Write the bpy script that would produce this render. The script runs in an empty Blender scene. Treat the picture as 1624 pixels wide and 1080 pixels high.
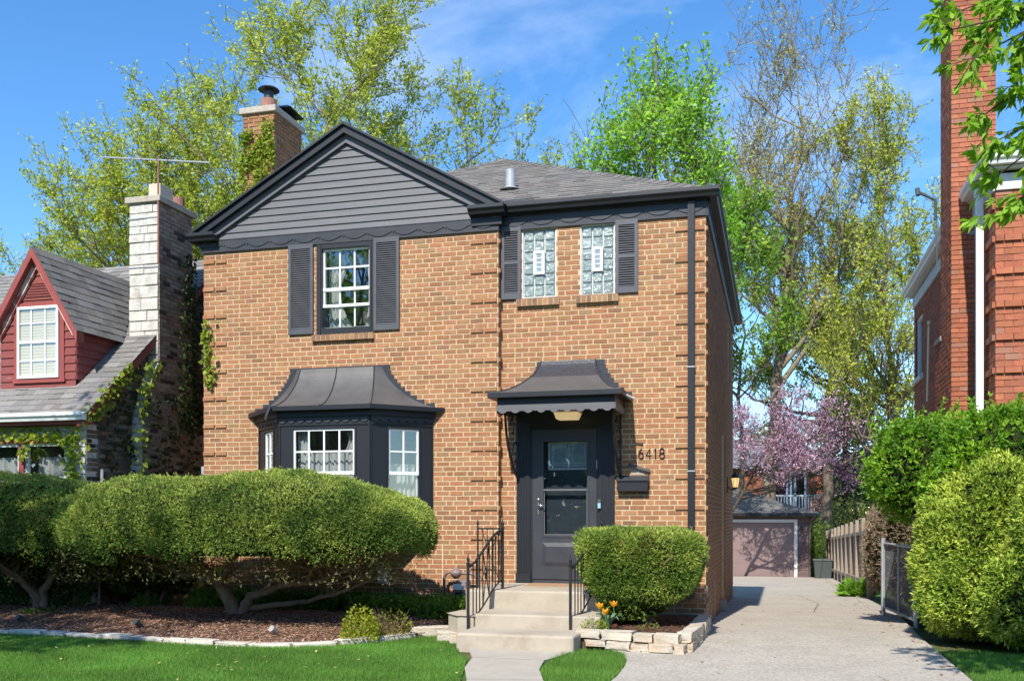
import bpy, math, random
import numpy as np
from mathutils import Vector, Matrix, noise as mnoise
R = math.radians
scene = bpy.context.scene
C = scene.collection

# ------------------------------------------------------------------ camera, sky, sun, exposure
CAM = (3.758, -13.176, 1.62)
YAW = math.atan(416 / 1540.0)
cd = bpy.data.cameras.new('camera'); cam = bpy.data.objects.new('camera', cd); C.objects.link(cam)
cam.location = CAM; cam.rotation_euler = (R(90), 0, YAW)
cd.sensor_fit = 'HORIZONTAL'; cd.sensor_width = 36.0; cd.lens = 36.0 * 1540 / 1624
cd.shift_x = 0.0; cd.shift_y = (816 - 540) / 1624.0
cd.clip_start = 0.1; cd.clip_end = 2000
scene.camera = cam

SUN_EL, SUN_AZ = R(45.5), R(4.0)
sd = bpy.data.lights.new('sun', 'SUN'); sd.energy = 4.0; sd.angle = R(0.55); sd.color = (1.0, 0.94, 0.84)
sun = bpy.data.objects.new('sun', sd); C.objects.link(sun)
ldir = Vector((math.sin(SUN_AZ) * math.cos(SUN_EL), math.cos(SUN_AZ) * math.cos(SUN_EL), -math.sin(SUN_EL)))
sun.rotation_euler = ldir.to_track_quat('-Z', 'Y').to_euler()
sun.location = (0, -20, 25)

w = bpy.data.worlds.new('World'); scene.world = w; w.use_nodes = True
nt = w.node_tree; nt.nodes.clear()
wo = nt.nodes.new('ShaderNodeOutputWorld'); bg = nt.nodes.new('ShaderNodeBackground')
sky = nt.nodes.new('ShaderNodeTexSky'); sky.sky_type = 'NISHITA'; sky.sun_disc = False
sky.sun_elevation = SUN_EL; sky.sun_rotation = R(180) + SUN_AZ
sky.air_density = 1.0; sky.dust_density = 0.1; sky.ozone_density = 4.5; sky.altitude = 150
CLX = 3.1
# thin high cirrus mixed into the sky
tc = nt.nodes.new('ShaderNodeTexCoord'); mp = nt.nodes.new('ShaderNodeMapping')
mp.inputs['Location'].default_value = (CLX, 0.0, 0.0); mp.inputs['Rotation'].default_value = (0.3, 0.5, 0.9); mp.inputs['Scale'].default_value = (1.0, 5.0, 2.2)
nz = nt.nodes.new('ShaderNodeTexNoise'); nz.inputs['Scale'].default_value = 1.5; nz.inputs['Detail'].default_value = 9
nz.inputs['Roughness'].default_value = 0.62; nz.inputs['Distortion'].default_value = 0.4
rp = nt.nodes.new('ShaderNodeValToRGB'); rp.color_ramp.elements[0].position = 0.50; rp.color_ramp.elements[1].position = 0.82
rp.color_ramp.elements[0].color = (0, 0, 0, 1); rp.color_ramp.elements[1].color = (.36, .36, .36, 1)
mx = nt.nodes.new('ShaderNodeMixRGB'); mx.inputs[2].default_value = (8.0, 8.4, 9.0, 1)
nt.links.new(tc.outputs['Generated'], mp.inputs[0]); nt.links.new(mp.outputs[0], nz.inputs[0])
nt.links.new(nz.outputs[0], rp.inputs[0]); nt.links.new(rp.outputs[0], mx.inputs[0])
hs = nt.nodes.new('ShaderNodeHueSaturation'); hs.inputs['Saturation'].default_value = 1.20; hs.inputs['Value'].default_value = 0.95
nt.links.new(sky.outputs[0], hs.inputs['Color']); nt.links.new(hs.outputs[0], mx.inputs[1])
nt.links.new(mx.outputs[0], bg.inputs[0])
bg.inputs[1].default_value = 0.15; nt.links.new(bg.outputs[0], wo.inputs[0])
scene.view_settings.view_transform = 'Standard'; scene.view_settings.look = 'None'
scene.view_settings.gamma = 1; scene.view_settings.exposure = 0.80
scene.render.engine = 'CYCLES'
scene.cycles.max_bounces = 8; scene.cycles.transparent_max_bounces = 16
scene.cycles.use_denoising = True

# ------------------------------------------------------------------ materials
MATS = {}
def mat(name, col, rough=0.7, var=0.12, nscale=6.0, bump=0.0, bscale=60.0, metallic=0.0, spec=0.5, vcol=False,
        transl=0.0, stretch=None, emit=None, emit_s=0.0, col2=None, dirt=None):
    """procedural Principled material: colour (or per-face colour attribute) times noise, bump, optional second tone patches"""
    m = bpy.data.materials.new(name); m.use_nodes = True
    t = m.node_tree; b = t.nodes['Principled BSDF']; out = t.nodes['Material Output']
    tc = t.nodes.new('ShaderNodeTexCoord'); src = tc.outputs['Object']
    if stretch:
        mpn = t.nodes.new('ShaderNodeMapping'); mpn.inputs['Scale'].default_value = stretch
        t.links.new(src, mpn.inputs[0]); src = mpn.outputs[0]
    n = t.nodes.new('ShaderNodeTexNoise'); n.inputs['Scale'].default_value = nscale; n.inputs['Detail'].default_value = 6
    n.inputs['Roughness'].default_value = 0.6
    t.links.new(src, n.inputs['Vector'])
    mr = t.nodes.new('ShaderNodeMapRange'); mr.inputs['From Min'].default_value = .25; mr.inputs['From Max'].default_value = .75
    mr.inputs['To Min'].default_value = 1 - var; mr.inputs['To Max'].default_value = 1 + var
    t.links.new(n.outputs[0], mr.inputs['Value'])
    mul = t.nodes.new('ShaderNodeVectorMath'); mul.operation = 'SCALE'
    t.links.new(mr.outputs[0], mul.inputs['Scale'])
    if vcol:
        a = t.nodes.new('ShaderNodeAttribute'); a.attribute_name = 'Col'; base = a.outputs['Color']
    else:
        rgb = t.nodes.new('ShaderNodeRGB'); rgb.outputs[0].default_value = (*col, 1); base = rgb.outputs[0]
    if col2:
        n2 = t.nodes.new('ShaderNodeTexNoise'); n2.inputs['Scale'].default_value = col2[1]; n2.inputs['Detail'].default_value = 8
        n2.inputs['Roughness'].default_value = 0.65
        t.links.new(src, n2.inputs['Vector'])
        r2 = t.nodes.new('ShaderNodeMapRange'); r2.inputs['From Min'].default_value = col2[2]; r2.inputs['From Max'].default_value = col2[3]
        t.links.new(n2.outputs[0], r2.inputs['Value'])
        mm = t.nodes.new('ShaderNodeMixRGB'); t.links.new(r2.outputs[0], mm.inputs[0])
        t.links.new(base, mm.inputs[1]); mm.inputs[2].default_value = (*col2[0], 1); base = mm.outputs[0]
    t.links.new(base, mul.inputs[0]); t.links.new(mul.outputs[0], b.inputs['Base Color'])
    b.inputs['Roughness'].default_value = rough; b.inputs['Metallic'].default_value = metallic
    b.inputs['Specular IOR Level'].default_value = spec
    if bump:
        nb = t.nodes.new('ShaderNodeTexNoise'); nb.inputs['Scale'].default_value = bscale; nb.inputs['Detail'].default_value = 5
        t.links.new(src, nb.inputs['Vector'])
        bp = t.nodes.new('ShaderNodeBump'); bp.inputs['Strength'].default_value = bump; bp.inputs['Distance'].default_value = .01
        t.links.new(nb.outputs[0], bp.inputs['Height']); t.links.new(bp.outputs[0], b.inputs['Normal'])
    if emit:
        b.inputs['Emission Color'].default_value = (*emit, 1); b.inputs['Emission Strength'].default_value = emit_s
    if transl:
        tr = t.nodes.new('ShaderNodeBsdfTranslucent'); ms = t.nodes.new('ShaderNodeMixShader'); ms.inputs[0].default_value = transl
        hsv = t.nodes.new('ShaderNodeHueSaturation'); hsv.inputs['Saturation'].default_value = 1.1; hsv.inputs['Value'].default_value = 1.15
        t.links.new(mul.outputs[0], hsv.inputs['Color']); t.links.new(hsv.outputs[0], tr.inputs[0])
        t.links.new(b.outputs[0], ms.inputs[1]); t.links.new(tr.outputs[0], ms.inputs[2]); t.links.new(ms.outputs[0], out.inputs[0])
    MATS[name] = m
    return m
def glass_mat(name, fac=0.35, tint=(.85, .9, .92), rough=0.01, bump=0.02, bs=3.0):
    m = bpy.data.materials.new(name); m.use_nodes = True; t = m.node_tree; t.nodes.clear()
    out = t.nodes.new('ShaderNodeOutputMaterial'); g = t.nodes.new('ShaderNodeBsdfGlossy'); g.inputs['Roughness'].default_value = rough
    g.inputs['Color'].default_value = (.9, .94, .97, 1)
    tr = t.nodes.new('ShaderNodeBsdfTransparent'); tr.inputs[0].default_value = (*tint, 1)
    mxs = t.nodes.new('ShaderNodeMixShader'); lw = t.nodes.new('ShaderNodeLayerWeight'); lw.inputs[0].default_value = .3
    mr = t.nodes.new('ShaderNodeMapRange'); mr.inputs['To Min'].default_value = fac; mr.inputs['To Max'].default_value = .9
    pwn = t.nodes.new('ShaderNodeMath'); pwn.operation = 'POWER'; pwn.inputs[1].default_value = 4; lw.inputs[0].default_value = .5
    t.links.new(lw.outputs['Facing'], pwn.inputs[0]); t.links.new(pwn.outputs[0], mr.inputs['Value']); t.links.new(mr.outputs[0], mxs.inputs[0])
    n = t.nodes.new('ShaderNodeTexNoise'); n.inputs['Scale'].default_value = bs; bp = t.nodes.new('ShaderNodeBump'); bp.inputs['Strength'].default_value = bump
    tcn = t.nodes.new('ShaderNodeTexCoord'); t.links.new(tcn.outputs['Object'], n.inputs['Vector'])
    t.links.new(n.outputs[0], bp.inputs['Height']); t.links.new(bp.outputs[0], g.inputs['Normal'])
    t.links.new(tr.outputs[0], mxs.inputs[1]); t.links.new(g.outputs[0], mxs.inputs[2]); t.links.new(mxs.outputs[0], out.inputs[0])
    return m

M_brick = mat('brick_faces', (.4, .2, .1), .85, .18, 14, .5, 90, vcol=True, spec=.25, col2=((.27, .135, .075), .8, .52, 1.15))
M_mortar = mat('mortar', (.58, .45, .28), .95, .12, 9, .6, 150, spec=.1)
M_mortar_pale = mat('mortar_pale', (.42, .35, .28), .95, .15, 9, .6, 150, spec=.1)
M_mortar_red = mat('mortar_red', (.33, .13, .08), .95, .15, 9, .4, 150, spec=.1)
M_mortar_grey = mat('mortar_grey', (.20, .18, .15), .95, .2, 9, .6, 150, spec=.1)
M_black = mat('black_paint', (.012, .0135, .018), .48, .12, 3, .12, 25, spec=.5)
M_siding = mat('charcoal_siding', (.115, .115, .124), .55, .12, 3, .2, 40, stretch=(.6, 1, 6), spec=.4, col2=((.155, .15, .148), 1.6, .5, .9))
M_trim = mat('charcoal_trim', (.036, .039, .047), .5, .14, 3, .15, 20, spec=.4, col2=((.062, .062, .066), 2.5, .5, .95))
M_shutter = mat('shutter_paint', (.080, .082, .092), .45, .14, 4, .1, 30, col2=((.10, .10, .105), 3, .5, .9))
M_copper = mat('weathered_canopy_metal', (.100, .095, .092), .5, .14, 5, .12, 12, metallic=.2, col2=((.07, .066, .064), 2.2, .5, .8))
M_tar = mat('tarred_metal', (.05, .052, .06), .38, .3, 25, .6, 60, metallic=.2, col2=((.30, .31, .34), 22, .66, .82))
M_flash = mat('flashing', (.04, .043, .05), .4, .2, 20, .3, 60, metallic=.2)
M_shingle = mat('shingles', (.15, .14, .13), .95, .18, 25, .7, 220, vcol=True, spec=.15)
M_white = mat('white_paint', (.78, .80, .80), .4, .04, 4)
M_greywhite = mat('aged_white_paint', (.62, .63, .62), .5, .1, 4)
M_alu = mat('aluminium', (.55, .57, .58), .35, .08, 6, metallic=.7)
M_galv = mat('galvanised_metal', (.38, .40, .42), .55, .18, 12, metallic=.2)
M_curtain = mat('sheer_curtain', (.72, .72, .70), .9, .06, 3, transl=.35)
M_blind = mat('blind', (.74, .60, .36), .8, .05, 3)
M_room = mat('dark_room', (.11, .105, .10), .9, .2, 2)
M_glass = glass_mat('window_glass', .12, tint=(.94, .96, .96))
M_glassdoor = glass_mat('door_glass', .06)
M_gblock = mat('glass_block', (.24, .29, .275), .08, .4, 30, 1.0, 38, spec=1.0, col2=((.62, .68, .67), 24, .54, .74))
M_lead = mat('leaded_glass', (.24, .29, .31), .12, .2, 30, .3, 60, spec=.9)
M_conc = mat('concrete', (.43, .375, .295), .9, .10, 5, .5, 120, col2=((.27, .22, .165), 2.6, .45, .82), spec=.2)
M_walk = mat('walk_concrete', (.40, .36, .30), .92, .12, 6, .5, 120, col2=((.30, .28, .24), 3, .5, .8), spec=.2)
M_drive = mat('driveway_asphalt', (.338, .302, .252), .93, .12, 1.6, .9, 90, col2=((.495, .450, .385), 38, .44, .62), spec=.2)
M_soil = mat('soil', (.10, .065, .042), .95, .3, 8, .8, 60, spec=.1)
M_mulch = mat('mulch', (.20, .095, .062), .95, .25, 20, .6, 60, vcol=True, spec=.1)
M_lime = mat('limestone', (.50, .45, .37), .9, .28, 9, 1.0, 35, col2=((.36, .23, .12), 4.5, .50, .72), spec=.2)
M_edge = mat('edging_limestone', (.54, .50, .43), .9, .2, 9, .8, 40, spec=.2)
M_whitestone = mat('painted_stone', (.55, .53, .48), .85, .16, 9, 1.0, 30, col2=((.36, .31, .25), 6, .50, .78), spec=.2)
M_cap = mat('chimney_cap_stone', (.42, .37, .30), .9, .2, 10, .5, 60, col2=((.20, .18, .15), 8, .55, .8))
M_terra = mat('flue_tile', (.28, .13, .10), .75, .25, 12)
M_iron = mat('wrought_iron', (.016, .017, .020), .42, .2, 20, .2, 60)
M_pipe = mat('meter_paint', (.21, .155, .145), .6, .25, 15, .3, 60)
M_brass = mat('nickel', (.62, .60, .56), .25, .05, 5, metallic=.9)
M_lamp = mat('lamp_glass', (.75, .58, .34), .4, .05, 5, emit=(1.0, .72, .38), emit_s=.25)
M_lantern = mat('lantern_glass', (.9, .75, .45), .4, .05, 5, emit=(1.0, .66, .25), emit_s=.6)
M_redwood = mat('red_paint_wood', (.215, .048, .042), .75, .18, 6, .3, 40, stretch=(1, 1, 5), col2=((.36, .24, .20), 5, .62, .74))
M_redtrim = mat('red_trim', (.27, .058, .05), .7, .15, 5, .2, 40)
M_peel = mat('peeled_trim', (.36, .11, .09), .7, .15, 5, .2, 40, col2=((.70, .60, .52), 4, .46, .56))
M_fence = mat('cedar_fence', (.31, .25, .195), .9, .22, 3, .5, 60, stretch=(3, 3, .35), col2=((.17, .14, .11), 2.5, .5, .8), spec=.15)
M_garage = mat('garage_door_paint', (.225, .155, .145), .55, .06, 2)
M_garagewall = mat('garage_wall_paint', (.13, .085, .08), .7, .12, 4)
M_bark = mat('bark', (.17, .135, .10), .95, .3, 9, .9, 30, stretch=(1, 1, .25), spec=.1)
M_barkdark = mat('dark_bark', (.085, .065, .05), .95, .3, 9, .9, 30, stretch=(1, 1, .3), spec=.1)
M_yewbark = mat('yew_bark', (.235, .165, .115), .9, .3, 12, .9, 30, stretch=(1, 1, .3), spec=.1)
M_leaf = mat('leaves', (.1, .2, .03), .6, .12, 8, vcol=True, transl=.48, spec=.3)
M_needle = mat('needles', (.1, .2, .03), .65, .12, 8, vcol=True, transl=.18, spec=.25)
M_core = mat('shrub_gap_shade', (.020, .026, .010), 1.0, .4, 12, spec=0)  # near-black so the gaps between sprigs look shaded
M_grass = mat('grass_blades', (.06, .2, .02), .6, .18, 1.3, vcol=True, transl=.3, spec=.3)
M_turf = mat('turf', (.045, .115, .018), .95, .35, 5, .8, 80, spec=.1)
M_ground = mat('ground_soil_and_grass', (.07, .11, .03), .95, .35, 3, .8, 60, col2=((.12, .09, .05), 1.5, .5, .7), spec=.1)
M_petal = mat('tulip_petal', (.85, .42, .02), .5, .15, 30, transl=.3)
M_plastic = mat('dark_plastic', (.06, .07, .07), .5, .1, 8)
M_concrete_block = mat('grey_block', (.33, .32, .30), .9, .12, 8, .4, 80)
M_asphalt = mat('street_asphalt', (.06, .06, .06), .95, .2, 4, .5, 100)
M_beige = mat('beige_flue', (.60, .50, .38), .8, .1, 9)
M_label = mat('white_label', (.75, .8, .82), .4, .03, 5)
M_blue = mat('blue_keypad', (.25, .5, .6), .4, .03, 5)
M_bulb = glass_mat('bulb_glass', .5)

# ------------------------------------------------------------------ mesh builder
class FR:
    """local frame: u along the wall, d out of the wall, z up"""
    def __init__(s, o=(0, 0, 0), u=(1, 0, 0), n=(0, -1, 0), w=(0, 0, 1)):
        s.o, s.u, s.n, s.w = Vector(o), Vector(u).normalized(), Vector(n).normalized(), Vector(w).normalized()
    def __call__(s, u, d, z): return s.o + s.u * u + s.n * d + s.w * z
WORLD = FR(n=(0, 1, 0))
class MB:
    def __init__(s, fr=None):
        s.V = []; s.F = []; s.MI = []; s.K = []; s.fr = fr; s.m = 0; s.c = (1, 1, 1)
    def v(s, p):
        s.V.append(tuple(s.fr(*p)) if s.fr else tuple(p)); return len(s.V) - 1
    def f(s, *i):
        s.F.append(tuple(i)); s.MI.append(s.m); s.K.append(s.c)
    def poly(s, pts): s.f(*[s.v(p) for p in pts])
    def box(s, a0, a1, b0, b1, c0, c1):
        i = [s.v(p) for p in ((a0, b0, c0), (a1, b0, c0), (a1, b1, c0), (a0, b1, c0), (a0, b0, c1), (a1, b0, c1), (a1, b1, c1), (a0, b1, c1))]
        for q in ((0, 3, 2, 1), (4, 5, 6, 7), (0, 1, 5, 4), (1, 2, 6, 5), (2, 3, 7, 6), (3, 0, 4, 7)): s.f(*[i[k] for k in q])
    def hexa(s, P):
        i = [s.v(p) for p in P]
        for q in ((0, 3, 2, 1), (4, 5, 6, 7), (0, 1, 5, 4), (1, 2, 6, 5), (2, 3, 7, 6), (3, 0, 4, 7)): s.f(*[i[k] for k in q])
    def prism(s, pts, d0, d1, axis=1):
        """outline of (u,z) pushed from depth d0 to d1"""
        mk = (lambda p, d: (p[0], d, p[1])) if axis == 1 else ((lambda p, d: (p[0], p[1], d)) if axis == 2 else (lambda p, d: (d, p[0], p[1])))
        a = [s.v(mk(p, d0)) for p in pts]; b = [s.v(mk(p, d1)) for p in pts]; n = len(pts)
        s.f(*a); s.f(*b[::-1])
        for k in range(n): s.f(a[k], a[(k + 1) % n], b[(k + 1) % n], b[k])
    def tube(s, pts, rad, n=8, cap=True):
        pts = [Vector(p) for p in pts]; m = len(pts)
        if not hasattr(rad, '__len__'): rad = [rad] * m
        rings = []; up = Vector((0, 0, 1)); x = None
        for k in range(m):
            t = (pts[min(k + 1, m - 1)] - pts[max(k - 1, 0)])
            t = t.normalized() if t.length > 1e-9 else up
            if x is None: x = t.orthogonal().normalized()
            else:
                x = x - t * x.dot(t); x = x.normalized() if x.length > 1e-6 else t.orthogonal().normalized()
            y = t.cross(x)
            rings.append([s.v(pts[k] + (x * math.cos(2 * math.pi * j / n) + y * math.sin(2 * math.pi * j / n)) * rad[k]) for j in range(n)])
        for k in range(m - 1):
            for j in range(n): s.f(rings[k][j], rings[k][(j + 1) % n], rings[k + 1][(j + 1) % n], rings[k + 1][j])
        if cap: s.f(*rings[0][::-1]); s.f(*rings[-1])
    def lathe(s, prof, cx, cy, n=16):
        s.tube([(cx, cy, z) for r, z in prof], [r for r, z in prof], n)
    def stone(s, cx, cy, cz, lx, ly, lz, rot, rng, k=7, pw=.32):
        """rounded, slightly uneven block"""
        base = len(s.V); N = k; ids = {}
        ca, sa = math.cos(rot), math.sin(rot); ph = rng.random() * 50
        def g(i, j, l):
            q = (i, j, l)
            if q in ids: return ids[q]
            p = Vector((i, j, l)) * (2 / N) - Vector((1, 1, 1))
            d = p.normalized()
            e = Vector([math.copysign(abs(a) ** pw, a) for a in d]); mxv = max(abs(a) for a in e); e /= mxv
            e = e * .5 * (1 + .16 * mnoise.noise(d * 1.9 + Vector((ph, 0, 0))) + .06 * mnoise.noise(e * 6 + Vector((ph, 3, 0))))
            x, y, z = e.x * lx, e.y * ly, e.z * lz
            ids[q] = s.v((cx + x * ca - y * sa, cy + x * sa + y * ca, cz + z)); return ids[q]
        for a in range(N):
            for b in range(N):
                s.f(g(a, b, 0), g(a, b + 1, 0), g(a + 1, b + 1, 0), g(a + 1, b, 0))
                s.f(g(a, b, N), g(a + 1, b, N), g(a + 1, b + 1, N), g(a, b + 1, N))
                s.f(g(a, 0, b), g(a + 1, 0, b), g(a + 1, 0, b + 1), g(a, 0, b + 1))
                s.f(g(a, N, b), g(a, N, b + 1), g(a + 1, N, b + 1), g(a + 1, N, b))
                s.f(g(0, a, b), g(0, a, b + 1), g(0, a + 1, b + 1), g(0, a + 1, b))
                s.f(g(N, a, b), g(N, a + 1, b), g(N, a + 1, b + 1), g(N, a, b + 1))
    def build(s, name, mats, parent=None, smooth=False, bevel=0, origin=None):
        if not isinstance(mats, (list, tuple)): mats = [mats]
        me = bpy.data.meshes.new(name)
        off = Vector((0, 0, 0)); p = parent
        while p: off += p.location; p = p.parent
        if origin is not None and parent is None: off = Vector(origin)
        me.from_pydata([(a[0] - off.x, a[1] - off.y, a[2] - off.z) for a in s.V], [], s.F)
        for m in mats: me.materials.append(m)
        me.polygons.foreach_set('material_index', s.MI)
        if any(k != (1, 1, 1) for k in s.K):
            ca = me.color_attributes.new('Col', 'FLOAT_COLOR', 'CORNER')
            lt = np.zeros(len(me.polygons), int); me.polygons.foreach_get('loop_total', lt)
            cols = np.ones((len(s.K), 4), np.float32); cols[:, :3] = np.array(s.K, np.float32)
            ca.data.foreach_set('color', np.repeat(cols, lt, axis=0).ravel())
        if smooth: me.polygons.foreach_set('use_smooth', [True] * len(me.polygons))
        me.update()
        o = bpy.data.objects.new(name, me); C.objects.link(o)
        if parent: o.parent = parent
        elif origin is not None: o.location = off
        if bevel:
            b = o.modifiers.new('b', 'BEVEL'); b.width = bevel; b.segments = 2; b.limit_method = 'ANGLE'
        return o
def fast(name, V, F, cols, m, parent=None, origin=None):
    """numpy mesh: V Nx3, F MxK, cols Mx3"""
    V = np.asarray(V, np.float32).copy(); F = np.asarray(F, np.int32); k = F.shape[1]
    off = Vector((0, 0, 0)); p = parent
    while p: off += p.location; p = p.parent
    if origin is not None and parent is None: off = Vector(origin)
    V -= np.array(off, np.float32)
    me = bpy.data.meshes.new(name)
    me.vertices.add(len(V)); me.vertices.foreach_set('co', V.ravel())
    me.loops.add(F.size); me.loops.foreach_set('vertex_index', F.ravel())
    me.polygons.add(len(F)); me.polygons.foreach_set('loop_start', np.arange(0, F.size, k, dtype=np.int32))
    me.polygons.foreach_set('loop_total', np.full(len(F), k, np.int32))
    me.materials.append(m); me.update(calc_edges=True)
    ca = me.color_attributes.new('Col', 'FLOAT_COLOR', 'CORNER')
    c4 = np.ones((len(F), 4), np.float32); c4[:, :3] = cols
    ca.data.foreach_set('color', np.repeat(c4, k, axis=0).ravel())
    o = bpy.data.objects.new(name, me); C.objects.link(o)
    if parent: o.parent = parent
    elif origin is not None: o.location = off
    return o
def tag(o, label=None, cat=None, group=None, kind=None):
    if label: o['label'] = label
    if cat: o['category'] = cat
    if group: o['group'] = group
    if kind: o['kind'] = kind
    return o
def thing(name, label, cat, loc, group=None):
    o = bpy.data.objects.new(name, None); C.objects.link(o); o.location = loc; o.empty_display_size = .2
    return tag(o, label, cat, group)

# ------------------------------------------------------------------ ground heights
def g(x, y):
    return .09 if y < 0 else .09 - .034 * min(y, 32)

# ------------------------------------------------------------------ brick walls built brick by brick
def vary(c, rng, a=.12):
    k = 1 + rng.uniform(-a, a); return tuple(max(0, x * k * (1 + rng.uniform(-.04, .04))) for x in c)
PAL_TAN = [(.342, .164, .080)] * 6 + [(.308, .146, .073)] * 4 + [(.362, .184, .092)] * 3 + [(.250, .128, .073)] + [(.312, .174, .092)] * 2 + [(.350, .154, .080)] * 2
PAL_RED = [(.375, .128, .070)] * 5 + [(.41, .145, .078)] * 3 + [(.335, .118, .070)] * 2 + [(.33, .16, .11)]
PAL_CLINK = [(.16, .12, .085)] * 4 + [(.22, .14, .10)] * 2 + [(.055, .05, .045)] * 2 + [(.20, .175, .13)] * 2
def bricks(mb, u0, u1, z0, z1, opens=(), H=.0698, W=.2045, J=.0160, zb=5.451, pal=PAL_TAN, quoins=(), seed=1, flem=True, prot=.022, bandn=6, depth=.0122):
    rng = random.Random(seed)
    k0 = math.floor((z0 - zb) / H); k1 = math.ceil((z1 - zb) / H)
    for k in range(k0, k1):
        a, b = zb + k * H + J * .5, zb + (k + 1) * H - J * .5
        a2, b2 = max(a, z0), min(b, z1)
        if b2 - a2 < .012: continue
        m = k % bandn
        u = u0 - (W * .5 if k % 2 else 0) - rng.uniform(0, .006)
        segs = []; idx = 0
        while u < u1:
            ln = W
            if flem and m == 1: ln = W if idx % 2 else W * .52
            segs.append((u, u + ln)); u += ln; idx += 1
        zm = .5 * (a + b)
        cuts = [(o[0], o[1]) for o in opens if o[2] < zm < o[3]]
        for (s0, s1) in segs:
            s0 += J * .5; s1 -= J * .5
            s0 = max(s0, u0); s1 = min(s1, u1)
            parts = [(s0, s1)]
            for (c0, c1) in cuts:
                nx = []
                for (p, q) in parts:
                    if q <= c0 or p >= c1: nx.append((p, q))
                    else:
                        if p < c0: nx.append((p, c0))
                        if q > c1: nx.append((c1, q))
                parts = nx
            for (p, q) in parts:
                if q - p < .02: continue
                mb.c = vary(rng.choice(pal), rng)
                d = rng.uniform(-.0015, .0015)
                if flem is not None and m == 0:
                    mid = .5 * (p + q)
                    if any(q0 - .01 <= mid <= q1 + .01 for q0, q1 in quoins): d += prot
                mb.box(p, q, -depth, d + .001, a2, b2)
    mb.c = (1, 1, 1)
def core(mb, u0, u1, z0, z1, opens=(), d0=-.25, d1=-.0035):
    us = sorted({u0, u1, *[min(max(o[i], u0), u1) for o in opens for i in (0, 1)]})
    zs = sorted({z0, z1, *[min(max(o[i], z0), z1) for o in opens for i in (2, 3)]})
    for a, b in zip(us, us[1:]):
        run = None
        for c, d in zip(zs, zs[1:]):
            cu, cz = .5 * (a + b), .5 * (c + d)
            if any(o[0] < cu < o[1] and o[2] < cz < o[3] for o in opens):
                if run: mb.box(a, b, d0, d1, *run); run = None
            else: run = (run[0], d) if run else (c, d)
        if run: mb.box(a, b, d0, d1, *run)

# ------------------------------------------------------------------ shingles and clapboards over a polygon in (u,v)
def span(poly, v):
    xs = []
    for (x0, y0), (x1, y1) in zip(poly, poly[1:] + poly[:1]):
        if (y0 <= v < y1) or (y1 <= v < y0): xs.append(x0 + (x1 - x0) * (v - y0) / (y1 - y0))
    xs.sort(); return xs
def shingles(mb, poly, exp=.142, base=(.180, .168, .155), seed=3, contrast=.20, tab=(.12, .34)):
    """frame of mb: u along eave, d = height off the slope, z = up the slope"""
    rng = random.Random(seed); vs = [p[1] for p in poly]; v = min(vs)
    while v < max(vs) - .01:
        vt = min(v + exp, max(vs) - .001)
        lo = span(poly, v + .003); hi = span(poly, vt - .003) or lo
        for i in range(0, len(lo) - 1, 2):
            a, b = lo[i], lo[i + 1]; ha, hb = (hi[i], hi[i + 1]) if len(hi) > i + 1 else (a, b)
            u = a - rng.uniform(0, .3)
            while u < b:
                wd = rng.uniform(*tab); p, q = max(u, a), min(u + wd, b); u += wd
                if q - p < .004: continue
                f0 = lambda x: min(max(x, ha), hb)
                k = 1 + rng.uniform(-contrast, contrast); t = rng.uniform(-.03, .03)
                mb.c = (base[0] * k * (1 + t), base[1] * k, base[2] * k * (1 - t))
                h = rng.choice((.010, .010, .016))
                P = [(p, 0, v), (q, 0, v), (f0(q), 0, vt), (f0(p), 0, vt), (p, h, v), (q, h, v), (f0(q), .0035, vt), (f0(p), .0035, vt)]
                mb.hexa(P)
        v += exp
    mb.c = (1, 1, 1)
def clap(mb, poly, exp, lip=.016, c=None, rngs=None):
    vs = [p[1] for p in poly]; v = min(vs)
    while v < max(vs) - .015:
        vt = min(v + exp, max(vs) - .004)
        lo = span(poly, v + .002); hi = span(poly, vt - .002) or lo
        for i in range(0, len(lo) - 1, 2):
            a, b = lo[i], lo[i + 1]; ha, hb = (hi[i], hi[i + 1]) if len(hi) > i + 1 else (a, b)
            if b - a < .02: continue
            mb.hexa([(a, lip, v), (b, lip, v), (b, 0, v), (a, 0, v), (ha, .003, vt), (hb, .003, vt), (hb, 0, vt), (ha, 0, vt)])
        v += exp

# ------------------------------------------------------------------ windows
def sash(mb, u0, u1, z0, z1, d, t=.03, th=.03):
    mb.box(u0, u0 + t, d - th, d, z0, z1); mb.box(u1 - t, u1, d - th, d, z0, z1)
    mb.box(u0 + t, u1 - t, d - th, d, z0, z0 + t); mb.box(u0 + t, u1 - t, d - th, d, z1 - t, z1)
def curtain_mesh(fr, u0, u1, z0, z1, d, waves=9, amp=.02, seed=0, taper=0):
    rng = random.Random(seed); mb = MB(fr); n = waves * 6; rows = 6; grid = []
    ph = [rng.uniform(0, 6) for _ in range(3)]
    for r in range(rows + 1):
        z = z0 + (z1 - z0) * r / rows; row = []
        for k in range(n + 1):
            t = k / n; u = u0 + (u1 - u0) * t
            if taper: u = u0 + (u1 - u0) * t * (1 - taper * math.sin(math.pi * (1 - r / rows)) )
            dd = amp * (math.sin(t * waves * 6.283 + ph[0]) + .5 * math.sin(t * waves * 9.1 + ph[1]))
            row.append(mb.v((u, d + dd, z)))
        grid.append(row)
    for r in range(rows):
        for k in range(n): mb.f(grid[r][k], grid[r][k + 1], grid[r + 1][k + 1], grid[r + 1][k])
    return mb
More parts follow.
